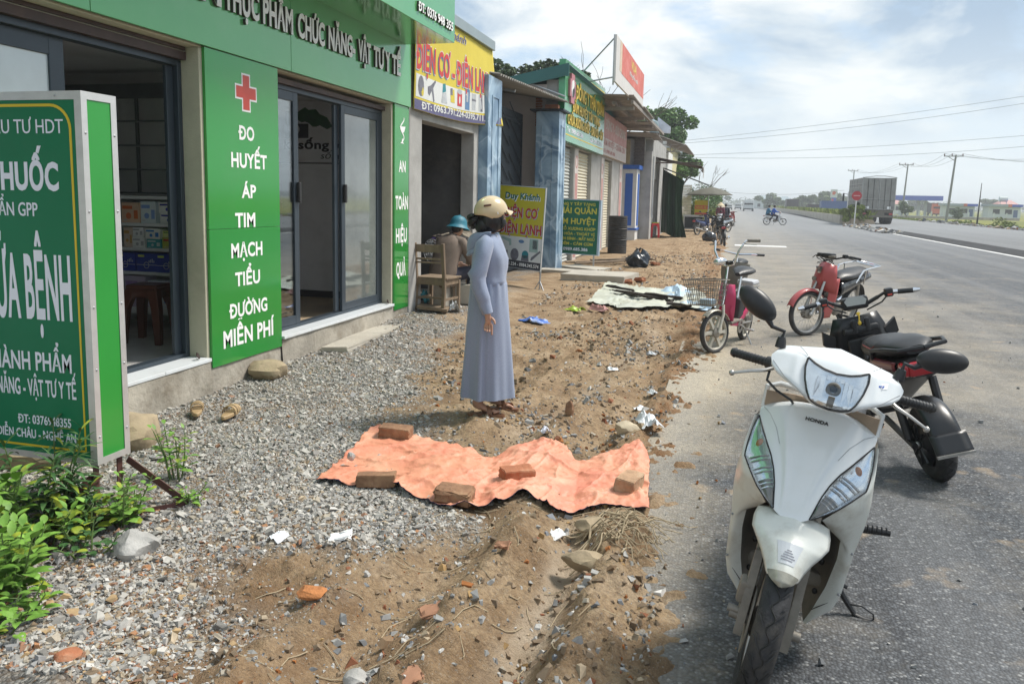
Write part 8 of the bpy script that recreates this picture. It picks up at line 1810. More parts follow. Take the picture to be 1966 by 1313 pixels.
for pre,sy,fx in(('r',-1,-0.03),('l',1,0.05)):
 b=MB().use(m_sandal);pts=[(fx+0.045+0.135*math.cos(a),sy*0.090+(0.044 if math.cos(a)>0 else 0.036)*math.sin(a))for a in[2*math.pi*i/26 for i in range(26)]];b.prism(pts,0.002,0.024)
 b.loft([[Vector((fx+0.095+dx+0.03*math.cos(a),sy*0.090+0.045*math.cos(a),0.022+0.040*math.sin(a)+dz))for dx,dz in((-0.012,0),(0.012,0),(0.012,0.004),(-0.012,0.004))]for a in[math.pi*i/10 for i in range(11)]])
 b.loft([[Vector((fx+0.050+dx-0.03*math.cos(a),sy*0.090+0.043*math.cos(a),0.022+0.055*math.sin(a)+dz))for dx,dz in((-0.014,0),(0.014,0),(0.014,0.004),(-0.014,0.004))]for a in[math.pi*i/10 for i in range(11)]]);b.build('sandal',wm)
mn=thing('person','man in a brown shirt and teal pith helmet sitting by the wooden chair','person',(-3.84,10.52,0.10),R(70))
J={'pelvis':((0,0,0.42),0.115),'spine':((0.05,0,0.62),0.115),'chest':((0.13,0,0.82),0.125),'neck0':((0.22,0,0.955),0.055),'neck1':((0.265,0,1.00),0.05)}
bn=chain(['pelvis','spine','chest','neck0','neck1'])
for pre,sy in(('r',-1),('l',1)):
 J[pre+'sh']=((0.17,sy*0.18,0.89),0.055);J[pre+'el']=((0.30,sy*0.27,0.64),0.042);J[pre+'wr']=((0.46,sy*0.14,0.55),0.028);bn+=[('chest',pre+'sh'),(pre+'sh',pre+'el'),(pre+'el',pre+'wr')]
 hand_joints(J,bn,J[pre+'wr'][0],pre+'wr',(0.8,-0.5*sy,-0.3),(0.3,-0.4*sy,0.8),(0.2,-sy*0.8,-0.3),0.7,1.0,pre)
 J[pre+'hip']=((0.05,sy*0.10,0.41),0.095);J[pre+'kn']=((0.42,sy*0.20,0.47),0.062);J[pre+'an']=((0.33,sy*0.21,0.09),0.040);J[pre+'ball']=((0.46,sy*0.23,0.045),(0.042,0.026));J[pre+'toe']=((0.52,sy*0.235,0.04),(0.036,0.016));bn+=[('pelvis',pre+'hip'),(pre+'hip',pre+'kn'),(pre+'kn',pre+'an'),(pre+'an',pre+'ball'),(pre+'ball',pre+'toe')]
V_,F_=skin(J,bn,2,'pelvis');b=MB().use(m_skin);b.add(V_,F_);head(b,(0.315,0,1.06),0,R(22));b.build('body',mn,sharp=180)
b=MB().use(m_shirt_b);secs=[]
for c,rx,ry,ti in(((-0.035,0,0.39),0.15,0.205,5),((-0.01,0,0.47),0.165,0.215,12),((0.03,0,0.58),0.160,0.205,18),((0.075,0,0.70),0.155,0.215,24),((0.125,0,0.81),0.150,0.225,28),((0.165,0,0.885),0.128,0.215,32),((0.20,0,0.935),0.092,0.14,36),((0.225,0,0.962),0.068,0.075,38)):
 t_=R(ti);k=len(secs)
 secs.append([Vector((c[0]+rx*math.cos(a)*math.cos(t_)*(1+0.03*math.sin(a*7+k*1.1)),c[1]+ry*math.sin(a)*(1+0.035*math.sin(a*5+k*1.7)),c[2]-rx*math.cos(a)*math.sin(t_)+0.008*math.sin(a*6+k)))for a in[2*math.pi*j/36 for j in range(36)]])
b.loft(secs);b.build('shirt',mn,sharp=80)
for pre,sy in(('r',-1),('l',1)):
 b=MB().use(m_shirt_b);s_,e_,w_=[Vector(J[pre+k][0])for k in('sh','el','wr')];b.tube([s_+Vector((0,-sy*0.07,0.01)),s_,s_.lerp(e_,.5),e_,e_.lerp(w_,.35)],[0.07,0.082,0.074,0.068,0.060],16);b.v=[(x+0.006*math.sin(z*60),y,z+0.006*math.sin(x*55))for x,y,z in b.v];b.build('sleeve',mn,sharp=80)
 b=MB().use(m_navytr);h_,k_,a_=[Vector(J[pre+k][0])for k in('hip','kn','an')];b.tube([h_-Vector((0.10,0,0)),h_,h_.lerp(k_,.5),k_,k_+Vector((-0.01,0,-0.06)),k_.lerp(a_,.5),k_.lerp(a_,.92)],[0.09,0.115,0.095,0.082,0.075,0.066,0.058],16);b.build('trouser_leg',mn,sharp=80)
 b=MB().use(m_black);c=Vector(J[pre+'ball'][0]);b.prism([(c.x-0.03+0.135*math.cos(a),c.y+0.047*math.sin(a))for a in[2*math.pi*i/20 for i in range(20)]],0.0,0.02);b.build('sandal',mn)
b=MB().use(m_navytr);b.ell((0.0,0,0.40),(0.15,0.19,0.085),20,10);b.build('trouser_seat',mn)
b=MB().use(m_hair);b.ell((0.30,0,1.075),(0.095,0.080,0.085),20,12);b.build('hair',mn)
b=MB().use(m_teal_h);hM2=Matrix.Translation((0.325,0,1.115))@Matrix.Rotation(R(12),4,'Y')@Matrix.Scale(1.08,4,(1,0,0));b.lathe([(0,0.135),(0.03,0.133),(0.07,0.12),(0.103,0.085),(0.118,0.04),(0.121,0.005),(0.135,-0.018),(0.165,-0.045),(0.168,-0.052),(0.130,-0.028),(0.115,-0.005),(0,0.10)],36,hM2);b.lathe([(0,0.15),(0.014,0.147),(0.016,0.132)],14,hM2);b.build('pith_helmet',mn,sharp=50)
sl=thing('stool','low wooden stool under the seated man','stool',(-3.84,10.51,0.10),R(70));b=MB().use(m_wood);b.rbox((0,0,0.28),(0.30,0.30,0.03),0.006);b.build('seat',sl)
for sx in(-1,1):
 for sy in(-1,1):b=MB().use(m_wood);bar(b,(sx*0.12,sy*0.12,0),(sx*0.11,sy*0.11,0.265),0.035,0.035);b.build('leg',sl)
def far_person(label,M_,shirt,trousers,posture,group=None,hat=None,hairm=None):
 t=thing('person',label,'person',M=M_,group=group)
 if posture=='ride':
  P={'pelvis':(0,0,0.80),'chest':(0.08,0,1.12),'neck':(0.11,0,1.30),'sh':(0.10,0.17,1.22),'el':(0.28,0.24,1.02),'wr':(0.50,0.26,1.03),'hip':(0.04,0.10,0.78),'kn':(0.40,0.16,0.70),'an':(0.22,0.17,0.32),'toe':(0.34,0.17,0.26),'head':(0.14,0,1.44)}
 elif posture=='pillion':
  P={'pelvis':(0,0,0.83),'chest':(0.05,0,1.13),'neck':(0.08,0,1.30),'sh':(0.06,0.16,1.22),'el':(0.20,0.22,1.02),'wr':(0.36,0.17,0.95),'hip':(0.04,0.11,0.80),'kn':(0.36,0.19,0.68),'an':(0.16,0.18,0.34),'toe':(0.27,0.18,0.28),'head':(0.11,0,1.44)}
 elif posture=='squat':
  P={'pelvis':(0,0,0.50),'chest':(0.10,0,0.80),'neck':(0.14,0,0.98),'sh':(0.12,0.16,0.90),'el':(0.30,0.22,0.68),'wr':(0.46,0.14,0.60),'hip':(0.02,0.10,0.48),'kn':(0.36,0.16,0.52),'an':(0.28,0.16,0.08),'toe':(0.42,0.16,0.04),'head':(0.18,0,1.12)}
 else:
  P={'pelvis':(0,0,0.88),'chest':(0.02,0,1.18),'neck':(0.03,0,1.36),'sh':(0.02,0.17,1.29),'el':(0.02,0.23,1.02),'wr':(0.14,0.20,0.84),'hip':(0,0.09,0.85),'kn':(0.02,0.10,0.46),'an':(-0.02,0.10,0.08),'toe':(0.13,0.11,0.04),'head':(0.06,0,1.48)}
 J={'pelvis':(P['pelvis'],0.10),'chest':(P['chest'],0.11),'neck':(P['neck'],0.05)};bn=chain(['pelvis','chest','neck'])
 mir=lambda p,s_:(p[0],p[1]*s_,p[2])
 for pre,s_ in(('r',-1),('l',1)):
  for k,r in(('sh',.05),('el',.038),('wr',.027),('hip',.085),('kn',.055),('an',.036),('toe',.03)):J[pre+k]=(mir(P[k],s_),r)
  bn+=[('chest',pre+'sh'),(pre+'sh',pre+'el'),(pre+'el',pre+'wr'),('pelvis',pre+'hip'),(pre+'hip',pre+'kn'),(pre+'kn',pre+'an'),(pre+'an',pre+'toe')]
  hand_joints(J,bn,J[pre+'wr'][0],pre+'wr',(0.7,0,-0.6),(0.2,-s_*0.6,0.6),(0.1,-s_*0.8,-0.5),0.6,1.0,pre)
 V_,F_=skin(J,bn,1,'pelvis');b=MB().use(m_skin);b.add(V_,F_);head(b,P['head'],0);b.build('body',t,sharp=180)
 b=MB().use(shirt);pv,ch_,nk=Vector(P['pelvis']),Vector(P['chest']),Vector(P['neck']);b.tube([pv-(ch_-pv)*0.25,pv,pv.lerp(ch_,.5),ch_,ch_.lerp(nk,.5),nk],[0.15,0.16,0.155,0.165,0.13,0.06],18,flat=1.0)
 for s_ in(-1,1):
  a,e_,w_=[Vector(mir(P[k],s_))for k in('sh','el','wr')];b.tube([a-Vector((0,s_*0.06,0)),a,a.lerp(e_,.6),e_,e_.lerp(w_,.8)],[0.07,0.075,0.062,0.055,0.042],12)
 b.build('shirt',t,sharp=80)
 b=MB().use(trousers)
 for s_ in(-1,1):
  h_,k_,a_=[Vector(mir(P[k],s_))for k in('hip','kn','an')];b.tube([h_+Vector((0,0,0.08)),h_,h_.lerp(k_,.5),k_,k_.lerp(a_,.5),a_],[0.10,0.112,0.09,0.075,0.06,0.052],12)
 b.build('trousers',t,sharp=80)
 c=Vector(P['head']);b=MB()
 if hat=='cone':b.use(mat('palm_leaf_hat',(0.60,0.50,0.33),0.8,var=0.1));b.lathe([(0,0.20),(0.02,0.19),(0.12,0.09),(0.24,-0.02),(0.24,-0.03),(0.11,0.07),(0,0.16)],24,Matrix.Translation(c));b.build('conical_hat',t)
 else:
  b.use(m_hair);b.ell(c+Vector((-0.012,0,0.018)),(0.10,0.085,0.105),18,12);b.build('hair',t)
 return t
m_royal=mat('royal_blue_shirt',(0.012,0.09,0.42),0.8,var=0.1);m_tealsh=mat('teal_blue_shirt',(0.02,0.13,0.25),0.8,var=0.1);m_maroon=mat('maroon_shirt',(0.16,0.035,0.06),0.85,var=0.1)
m_cub=mat('white_cub_paint',(0.62,0.64,0.66),0.3,coat=0.3)
underbone('motorbike','white underbone motorbike carrying two riders in blue across the road',pose(4.05,66.1,97,0),m_cub)
far_person('rider in a royal blue shirt driving the white motorbike',pose(3.25,66.1,5,0),m_royal,m_navytr,'ride')
far_person('pillion rider in a teal shirt behind the driver on the white motorbike',pose(2.88,66.08,5,0),m_tealsh,m_navytr,'pillion')
far_person('person in a conical hat and maroon shirt by the parked motorbikes',pose(-0.55,50.0,80,0),m_maroon,m_navytr,'stand',hat='cone')
far_person('person in dark blue standing beyond the conical hat',pose(-0.25,53.0,100,0),m_navytr,m_navytr,'stand')
# ==============
def leaf_cloud(cl,n,size,seed,flat=1.0):
 """n small leaf faces spread through clumps cl [(centre, radius)]"""
 r=np.random.default_rng(seed);C=np.array([c for c,_ in cl],float);Q=np.array([q if isinstance(q,tuple)else(q,q,q*0.8)for _,q in cl],float)
 w=Q.prod(1)**0.67;k=r.choice(len(cl),n,p=w/w.sum());d=r.normal(size=(n,3));d/=np.linalg.norm(d,axis=1)[:,None]
 P=C[k]+d*Q[k]*(0.35+0.65*r.random((n,1))**0.45)
 a=r.normal(size=(n,3));a/=np.linalg.norm(a,axis=1)[:,None];a[:,2]*=0.6;b_=np.cross(a,r.normal(size=(n,3)));b_/=np.linalg.norm(b_,axis=1)[:,None]+1e-9
 s=size*r.uniform(0.6,1.3,(n,1));V_=np.stack([P-a*s,P+b_*s*0.5,P+a*s,P-b_*s*0.5],1).reshape(-1,3)
 tone=np.repeat(r.uniform(0.65,1.25,len(cl))[k]*r.uniform(0.8,1.2,n),4)
 return V_,np.arange(4*n).reshape(-1,4),np.stack([tone*1.05,tone,tone*0.8],1)
m_leafA=mat('tree_leaves',(0.075,0.165,0.035),0.6,var=0.2,attr='col');m_leafB=mat('dark_tree_leaves',(0.045,0.085,0.028),0.6,var=0.2,attr='col');m_leafC=mat('yellow_green_leaves',(0.17,0.23,0.045),0.6,var=0.2,attr='col');m_leafD=mat('distant_leaves',(0.09,0.14,0.055),0.7,var=0.15,attr='col')
m_bark=mat('bark',(0.115,0.09,0.07),0.9,var=0.3,vs=9)
def limbs(b,p,d,L_,r_,dep,rr,tips,spread=0.6):
 d=Vector(d).normalized();q=Vector(p)+d*L_;m_=Vector(p).lerp(q,.5)+Vector((rr.uniform(-1,1),rr.uniform(-1,1),0))*L_*0.07
 b.tube([p,m_,q],[r_,r_*0.85,r_*0.68],6)
 if dep==0:tips.append(q);return
 for k in range(rr.choice((2,3))):limbs(b,q,d+Vector((rr.uniform(-1,1),rr.uniform(-1,1),rr.uniform(-0.2,0.7)))*spread,L_*rr.uniform(0.62,0.85),r_*0.62,dep-1,rr,tips,spread)
def tree(name,label,x,y,z,h,cr,m,n,size,seed,group=None,th=0.35,clumps=16,squash=0.8,spread=0.75):
 rr=random.Random(seed);t=thing(name,label,'tree' if 'tree' in name else 'shrub',(x,y,z),group=group);b=MB().use(m_bark);tips=[]
 limbs(b,(0,0,-0.1),(0.04,0,1),h*th,max(0.02,h*0.022),2,rr,tips,spread);b.build('trunk',t)
 cl=[(p,cr*rr.uniform(0.25,0.42))for p in tips]+[((rr.gauss(0,.42)*cr,rr.gauss(0,.42)*cr,h-cr*squash+rr.uniform(-0.85,0.75)*cr*squash),cr*rr.uniform(0.22,0.42))for _ in range(clumps)]
 V_,F_,c_=leaf_cloud(cl,n,size,seed);np_mesh('crown',V_,F_,m,t,c_);return t
tree('tree','leafy green tree rising beyond the awnings of the shop row',-5.5,63,0,8.8,2.4,m_leafA,9000,0.20,3,clumps=26)
tree('tree','lower half of the green tree line behind the rust brown awning',-4.3,66,0,6.4,1.7,m_leafA,4000,0.18,5,clumps=14)
G_='dark trees behind the shop row'
for i,(x,y,h,c_)in enumerate(((-9.4,31,7.1,1.5),(-8.0,32,7.25,1.4),(-6.3,33,6.9,0.8))):tree('tree',('dark clipped tree showing over the yellow banner roof','dark clipped tree over the corrugated roof','small dark tree over the green signboard')[i],x,y,0,h,c_,m_leafB,5000,0.13,20+i,G_,clumps=22)
def bare(label,x,y,h,seed,dep=3,group=None,spread=0.8):
 t=thing('bare_tree',label,'tree',(x,y,0),group=group);b=MB().use(m_bark);tips=[];rr=random.Random(seed);limbs(b,(0,0,0),(0.15,0,1),h*0.36,h*0.009,dep,rr,tips,spread);b.build('branches',t)
bare('leafless grey tree standing behind the parasol',-2.1,54,4.4,3)
for i,(x,y)in enumerate(((-10.6,36),(-9.0,38),(-7.2,36))):bare(('thin leafless tree over the banner roof','thin leafless tree behind the corrugated roof','thin leafless tree behind the green signboard')[i],x,y,7.4,40+i,4,'thin leafless trees behind the shops')
ps=thing('parasol','large dull olive parasol over the street stall','umbrella',(-1.17,46,0));m_par=mat('olive_parasol_cloth',(0.105,0.10,0.075),0.8,var=0.15);b=MB().use(m_par)
def para(u,v):a=2*math.pi*u;k=1-0.06*abs(math.sin(a*5))**0.5*v;r_=1.30*v*k;return(r_*math.cos(a),r_*math.sin(a),2.47-0.44*v**1.7+0.02*math.cos(a))
b.grid(para,60,10);b.build('canopy',ps,solid=0.01);b=MB().use(m_steel);b.cyl((0,0,0),(0,0,2.5),0.025);b.build('pole',ps)
b=MB().use(m_steel)
for k in range(10):a=math.pi*k/5;b.tube([(0,0,2.05),(0.7*math.cos(a),0.7*math.sin(a),2.28)],0.008,4)
b.build('ribs',ps);b=MB().use(m_conc);b.lathe([(0,0),(0.25,0),(0.22,0.1),(0,0.1)],20);b.build('base',ps)
sc_=thing('food_cart','steel street food cart with a dark glass front under the parasol','cart',(-1.9,46.2,0));b=MB().use(m_steel);b.box((-0.62,-0.3,0.82),(0.62,0.3,0.92));b.box((-0.6,-0.28,0.12),(0.6,0.28,0.18));b.build('counter',sc_);b=MB().use(m_void);b.box((-0.52,-0.27,0.18),(0.45,0.27,0.82));b.build('glass_front',sc_)
for sx in(-0.57,0.57):
 for sy in(-0.26,0.26):b=MB().use(m_steel);b.box((sx-0.02,sy-0.02,0),(sx+0.02,sy+0.02,0.82));b.build('leg',sc_)
ysn=thing('stall_sign','small yellow and red price sign standing on the food cart','sign',(-1.55,46.2,0.92));b=MB().use(m_sy);b.box((-0.37,-0.02,0),(0.37,0.0,0.82));b.build('board',ysn);b=MB().use(m_red);b.box((-0.34,-0.026,0.34),(0.34,-0.021,0.54));b.box((-0.34,-0.026,0.03),(0.34,-0.021,0.14));b.build('red_band',ysn,sharp=0)
b=MB().use(m_sy);b.text('BÁNH MÌ',F_front(-0.28,0.38,-0.0265),0.12,0.56,0.002,0.06);b.build('lettering',ysn,sharp=0)
rb2=MB().use(m_dkp);rb2.ell((0,0,0.22),(0.3,0.24,0.24),18,10);o=rb2.build('bag',None);o.location=(-0.75,33.4,0);tag(o,'dark blue bag on the mud beside the black motorbike','bag')
for i,(x,y,h,m)in enumerate(((-2.3,52,1.9,m_leafC),(-1.6,58,1.7,m_leafC),(-2.6,70,3.0,m_leafA),(-1.9,85,3.4,m_leafA),(-2.4,105,4.2,m_leafD),(-1.6,78,1.5,m_leafC))):
 tree('shrub',('yellow green shrub behind the food cart','yellow green shrub right of the food cart','green shrub farther along the verge','tall shrub in the haze on the left verge','tallest hazy shrub on the left verge','low pale shrub near the parked motorbikes')[i],x,y,0,h,h*0.5,m,1500,0.11,60+i,'shrubs on the left verge',th=0.3,clumps=9)
md=thing('median_wall','long low concrete wall along the planted median','wall',(9.6,77,0));b=MB().use(m_slab);yy=[77,90,110,140,180,240,320];mx=lambda y:9.55+0.013*(y-77)
b.loft([[Vector((mx(y)+dx,y,z))for dx,z in((0,-0.1),(0.22,-0.1),(0.22,0.78),(0,0.78))]for y in yy]);b.build('wall',md,world=True);b=MB().use(m_conc)
for k in range(40):y=79+k*4.2;b.box((mx(y)-0.012,y,0),(mx(y)-0.002,y+0.06,0.775))
b.build('joint',md,world=True);bpy.data.objects['joint']['kind']='stuff'
r=np.random.default_rng(8)
def scatter(name,label,n,fx,hgt,size,m,seed,cols=None):
 r=np.random.default_rng(seed);P=fx(r,n);hh=hgt*r.uniform(0.3,1.0,n);a=r.uniform(0,6.28,n);s=size*r.uniform(0.6,1.4,n);t=r.normal(0,0.25,(n,2))*hh[:,None]
 dx,dy=np.cos(a)*s,np.sin(a)*s;B0=P;T_=P+np.stack([t[:,0],t[:,1],hh],1);D_=np.stack([dx,dy,0*dx],1)
 V_=np.stack([B0-D_*0.4,B0+D_*0.4,T_+D_*0.3+D_,T_-D_*0.3],1).reshape(-1,3);tone=np.repeat(r.uniform(0.6,1.3,n),4);c=np.stack([tone*1.1,tone,tone*0.8],1)
 return tag(np_mesh(name,V_,np.arange(4*n).reshape(-1,4),m,None,c),label,kind='stuff')
def f_med(r,n):y=72+190*r.random(n)**1.6;return np.stack([mx(y)+0.3+r.random(n)*1.6,y,0.45+0*y],1)
scatter('median_plants','yellow green plants growing along the median',9000,f_med,0.85,0.10,m_leafC,3)
b=MB().use(ground_mat);b.loft([[Vector((mx(y)+0.22,y,-0.1)),Vector((mx(y)+2.2,y,-0.1)),Vector((mx(y)+1.9,y,0.5)),Vector((mx(y)+0.25,y,0.6))]for y in[71]+yy]);tag(b.build('median_soil',None),kind='structure')
tree('shrub','rounded bush at the near end of the median by the stop sign',10.15,71.5,0.1,1.75,0.95,m_leafC,3500,0.09,90,'bushes at the median end',th=0.2,clumps=12)
tree('shrub','taller bush at the median end in front of the grey truck',10.7,73,0.1,2.1,0.75,m_leafD,2500,0.09,91,'bushes at the median end',th=0.25,clumps=9)
P=np.stack([r.uniform(8.9,10.2,260),52+18*r.random(260)],1);S_=r.uniform(0.08,0.35,260);
o=chips(P,S_,stone_cols(260,r,0.2),seed=9,sink=0.2,name='rubble_heap',m=m_stone);o.location.z=0.08;tag(o,'broken rubble at the end of the median',kind='stuff')
ss_=thing('stop_sign','round red road sign with a white bar at the end of the median','sign',(9.65,69,0.1));b=MB().use(m_wp);b.cyl((0,0,0),(0.04,0,2.3),0.045);b.build('post',ss_);b=MB().use(mat('road_sign_red',(0.42,0.015,0.025),0.4));b.lathe([(0,-0.01),(0.37,-0.01),(0.37,0.01),(0,0.012)],32,frame((0.04,-0.06,2.32),(1,0,0),(0,0,1),(0,-1,0)));b.build('disc',ss_);b=MB().use(mat('faded_sign_white',(0.6,0.35,0.35),0.5));b.box((-0.2,-0.078,2.29),(0.28,-0.073,2.36));b.build('white_bar',ss_)
tk=thing('truck','big dusty grey box truck seen from behind beyond the median','truck',(11.8,72,0.165));m_tk=mat('dusty_truck_grey',(0.26,0.26,0.245),0.75,var=0.14,vs=1.2,stain=(0.16,0.155,0.14),stain_amt=0.7);m_tk2=mat('truck_rib_grey',(0.36,0.36,0.345),0.7,var=0.1)
b=MB().use(m_tk);b.box((-1.28,0,1.15),(1.28,7.6,3.78));b.build('cargo_box',tk,bevel=0.02)
b=MB().use(m_tk2);b.tube([(-1.3,0.0,3.80),(-0.3,0.02,3.93),(0.4,0.02,3.93),(1.3,0,3.80)],0.035,6);b.tube([(-1.3,7.6,3.80),(0,7.6,3.93),(1.3,7.6,3.80)],0.035,6)
for z in(1.2,1.75,2.0,2.5,3.0,3.3,3.74):b.box((-1.31,0.02,z),(-1.282,7.6,z+0.05))
for y in(0,1.5,3.0,4.5,6.0,7.5):b.box((-1.315,y,1.15),(-1.283,y+0.07,3.78))
for x in(-1.28,-0.06,0.02,1.2):b.box((x,-0.03,1.15),(x+0.06,-0.002,3.78))
for z in(1.2,2.0):b.box((-1.22,-0.02,z),(1.2,-0.003,z+0.05))
b.use(m_blkpl)
for x in(-0.86,-0.42,0.44,0.88):b.tube([(x,-0.045,1.2),(x,-0.045,3.7)],0.018,6)
b.box((-0.012,-0.035,1.16),(0.012,-0.004,3.77));b.box((-1.25,-0.035,1.96),(1.25,-0.004,1.985))
for k in range(5):b.box((-1.318,0.1,1.3+0.48*k),(-1.284,7.5,1.33+0.48*k))
for s_ in(-1,1):b.use(m_tail).box((s_*1.0-0.14,-0.07,0.76),(s_*1.0+0.14,-0.04,0.92))
b.build('frame_rib',tk);bpy.data.objects['frame_rib']['kind']='stuff'
for s_ in(-1,1):b=MB().use(m_white);b.box((s_*0.82-0.13,-0.045,1.25),(s_*0.82+0.13,-0.03,1.45));b.build('plate_mark',tk)
b=MB().use(m_greypl);b.box((-1.2,-0.05,0.55),(1.2,0.1,0.72));b.box((-0.55,0.1,0.6),(0.55,9,0.95));b.box((-1.2,0.1,0.95),(1.2,7.4,1.14));b.build('chassis',tk)
b=MB().use(m_black);
for s_ in(-1,1):b.box((s_*0.85-0.35,0.15,0.35),(s_*0.85+0.35,0.18,1.0))
b.build('mudflap',tk)
for y in(1.0,2.3,8.2):
 for s_ in(-1,1):b=MB().use(m_tyre);b.lathe([(0.25,-0.32),(0.48,-0.32),(0.52,-0.24),(0.52,0.24),(0.48,0.32),(0.25,0.32)],28,Matrix.Translation((s_*0.92,y,0.52))@Matrix.Rotation(math.pi/2,4,'Y'));b.build('wheel',tk)
b=MB().use(mat('cab_white',(0.5,0.5,0.5),0.4));b.rbox((0,8.6,1.75),(2.35,1.7,2.1),0.12);b.build('cab',tk);b=MB().use(m_blkpl);b.tube([(-1.15,9.1,2.5),(-1.5,9.2,2.6)],0.025,6);b.rbox((-1.55,9.2,2.25),(0.16,0.08,0.75),0.04);b.build('mirror',tk)
def boxy(label,x,y,z,w,L_,h,mcab,mbox=None,boxh=None,face=-1,cat='truck',group=None):
 t=thing(cat,label,cat,(x,y,z),0 if face<0 else math.pi,group);b=MB().use(mcab);ch_=h if mbox is None else h*0.92
 b.loft([[Vector((sx*w/2*k,yy,zz))for sx,zz in((-1,0.45),(1,0.45),(0.92,ch_),(-0.92,ch_))]for yy,k in((0,0.97),(0.12,1.0),(1.7 if mbox else L_,1.0))]);b.build('cab',t,bevel=0.03)
 b=MB().use(m_void);b.add([(-w*0.42,-0.02,ch_*0.62),(w*0.42,-0.02,ch_*0.62),(w*0.40,0.04,ch_*0.92),(-w*0.40,0.04,ch_*0.92)],[(0,1,2,3)]);b.build('windscreen',t,solid=0.02);b=MB().use(m_blkpl);b.box((-w*0.48,-0.05,0.35),(w*0.48,0.02,0.62));b.build('bumper',t)
 if mbox:b=MB().use(mbox);b.box((-w/2,1.8,0.85),(w/2,L_,boxh or h));b.build('cargo_box',t);b=MB().use(m_greypl);b.box((-w*0.3,0.3,0.5),(w*0.3,L_,0.84));b.build('chassis',t)
 for y_ in(0.9,L_-1.0):
  for s_ in(-1,1):q=MB().use(m_black);q.cyl((s_*(w/2-0.25),y_,0.40),(s_*(w/2-0.01),y_,0.40),0.40,n=16);q.build('wheel',t)
 return t
m_vw=mat('far_white_body',(0.55,0.58,0.58),0.4);m_vd=mat('far_dark_body',(0.06,0.05,0.055),0.6);m_vb=mat('far_blue_body',(0.05,0.10,0.24),0.5);m_vo=mat('orange_red_body',(0.55,0.10,0.03),0.45)
boxy('white truck driving towards the camera in the haze',3.95,185,0,2.2,7,2.5,m_vw,m_vw);boxy('white van following behind the white truck',2.1,228,0,1.8,4.5,1.7,m_vw,cat='van');boxy('dark truck with a covered load far beyond the median',12.3,180,0.165,2.3,7,2.6,m_vw,m_vd,face=1)
boxy('pale car in the haze far down the road',-0.3,210,0,1.7,4,1.5,m_vw,cat='car')
for i,(x,y,L_,m,lb)in enumerate(((14.4,150,2.4,m_vd,'low dark trailer parked beyond the median'),(16.5,140,4.2,m_vb,'long blue lorry parked beyond the median'))):
 t=thing('trailer',lb,'lorry',(x,y,0.165));b=MB().use(m);b.box((-L_/2,0,0.7),(L_/2,3,1.6+0.6*i));b.build('cargo_bed',t);b=MB().use(m_greypl);b.box((-L_/2,0.1,0.45),(L_/2,2.9,0.69));b.build('chassis',t)
 for k in(-0.35,0.3):q=MB().use(m_black);q.cyl((k*L_-.01,-0.02,0.42),(k*L_-.01,0.3,0.42),0.42,n=16);q.build('wheel',t)
boxy('orange red lorry at the fuel station',48.2,213,-0.4,2.2,6,3.2,m_vo,m_vd)
m_cb=mat('canopy_blue',(0.03,0.085,0.48),0.45);m_pale=mat('pale_station_wall',(0.55,0.60,0.58),0.8,var=0.05)
fs=thing('fuel_station','fuel station with flat blue canopy on pale columns','station',(45,222,-0.45));b=MB().use(m_cb);b.box((-5.2,-3,3.8),(5.6,5,4.95));b.build('canopy',fs)
for x in(-3.4,0.8,2.4):b=MB().use(m_pale);b.box((x-0.3,-0.3,0),(x+0.3,0.3,3.8));b.build('column',fs)
b=MB().use(m_pale);b.box((-2.4,-0.4,0),(-1.4,0.4,1.6));b.build('pump',fs)
tw=thing('price_tower','tall blue and white fuel price tower with an orange emblem','sign',(24.3,210,-0.45));b=MB().use(m_cb);b.box((-0.55,-0.3,0),(0.55,0.3,4.0));b.build('column',tw);b=MB().use(m_pale);b.box((-0.75,-0.35,4.0),(0.75,0.35,5.95));b.build('head',tw);b=MB().use(m_vo);b.prism([(-0.4,-0.35),(0.1,-0.45),(0.45,0.1),(0.1,0.5),(-0.4,0.4)],0,0.02,F_front(0,5.1,-0.352));b.build('emblem',tw);b=MB().use(m_red);b.box((-0.5,-0.33,2.9),(-0.05,-0.302,3.7));b.build('price_panel',tw)
for i,(x0,x1,y)in enumerate(((42.5,48.0,182),(48.9,54.2,176))):
 k=thing('station_kiosk',('left pale station kiosk with orange and blue eaves','right pale station kiosk with blue eaves')[i],'building',((x0+x1)/2,y,-0.45),group='fuel station kiosks');w=(x1-x0)/2;b=MB().use(m_pale);b.box((-w,0,0),(w,4,2.5));b.build('wall',k);b=MB().use(m_flash);b.box((-w-0.3,-0.5,2.5),(w*0.2,4.3,3.0));b.build('roof',k);b=MB().use(m_cb);b.box((w*0.45,-0.5,2.5),(w+0.4,4.3,3.0));b.build('blue_eave',k);b=MB().use(m_vo);b.box((w*0.2,-0.5,2.5),(w*0.45,4.3,3.02));b.build('orange_eave',k)
 for x in(-w*0.5,w*0.3):b=MB().use(m_void);b.box((x-0.6,-0.03,1.1),(x+0.6,-0.002,2.0));b.build('window',k)
 b=MB().use(m_vb);b.box((w*0.62,-0.03,0.0),(w*0.9,-0.002,1.9));b.build('door',k)
fn_=thing('station_fence','long pale fence on a stone base round the fuel station','fence',(40,165,-0.45));b=MB().use(m_conc);b.box((-12,0,0),(11,0.3,0.45));b.build('stone_base',fn_);b=MB().use(m_pale);b.box((-12,0.1,0.452),(11,0.2,0.55));b.build('rail',fn_)
for k in range(12):b=MB().use(m_pale);b.box((-12+2.09*k-0.1,0.02,0.552),(-12+2.09*k+0.1,0.28,1.35));b.build('post',fn_)
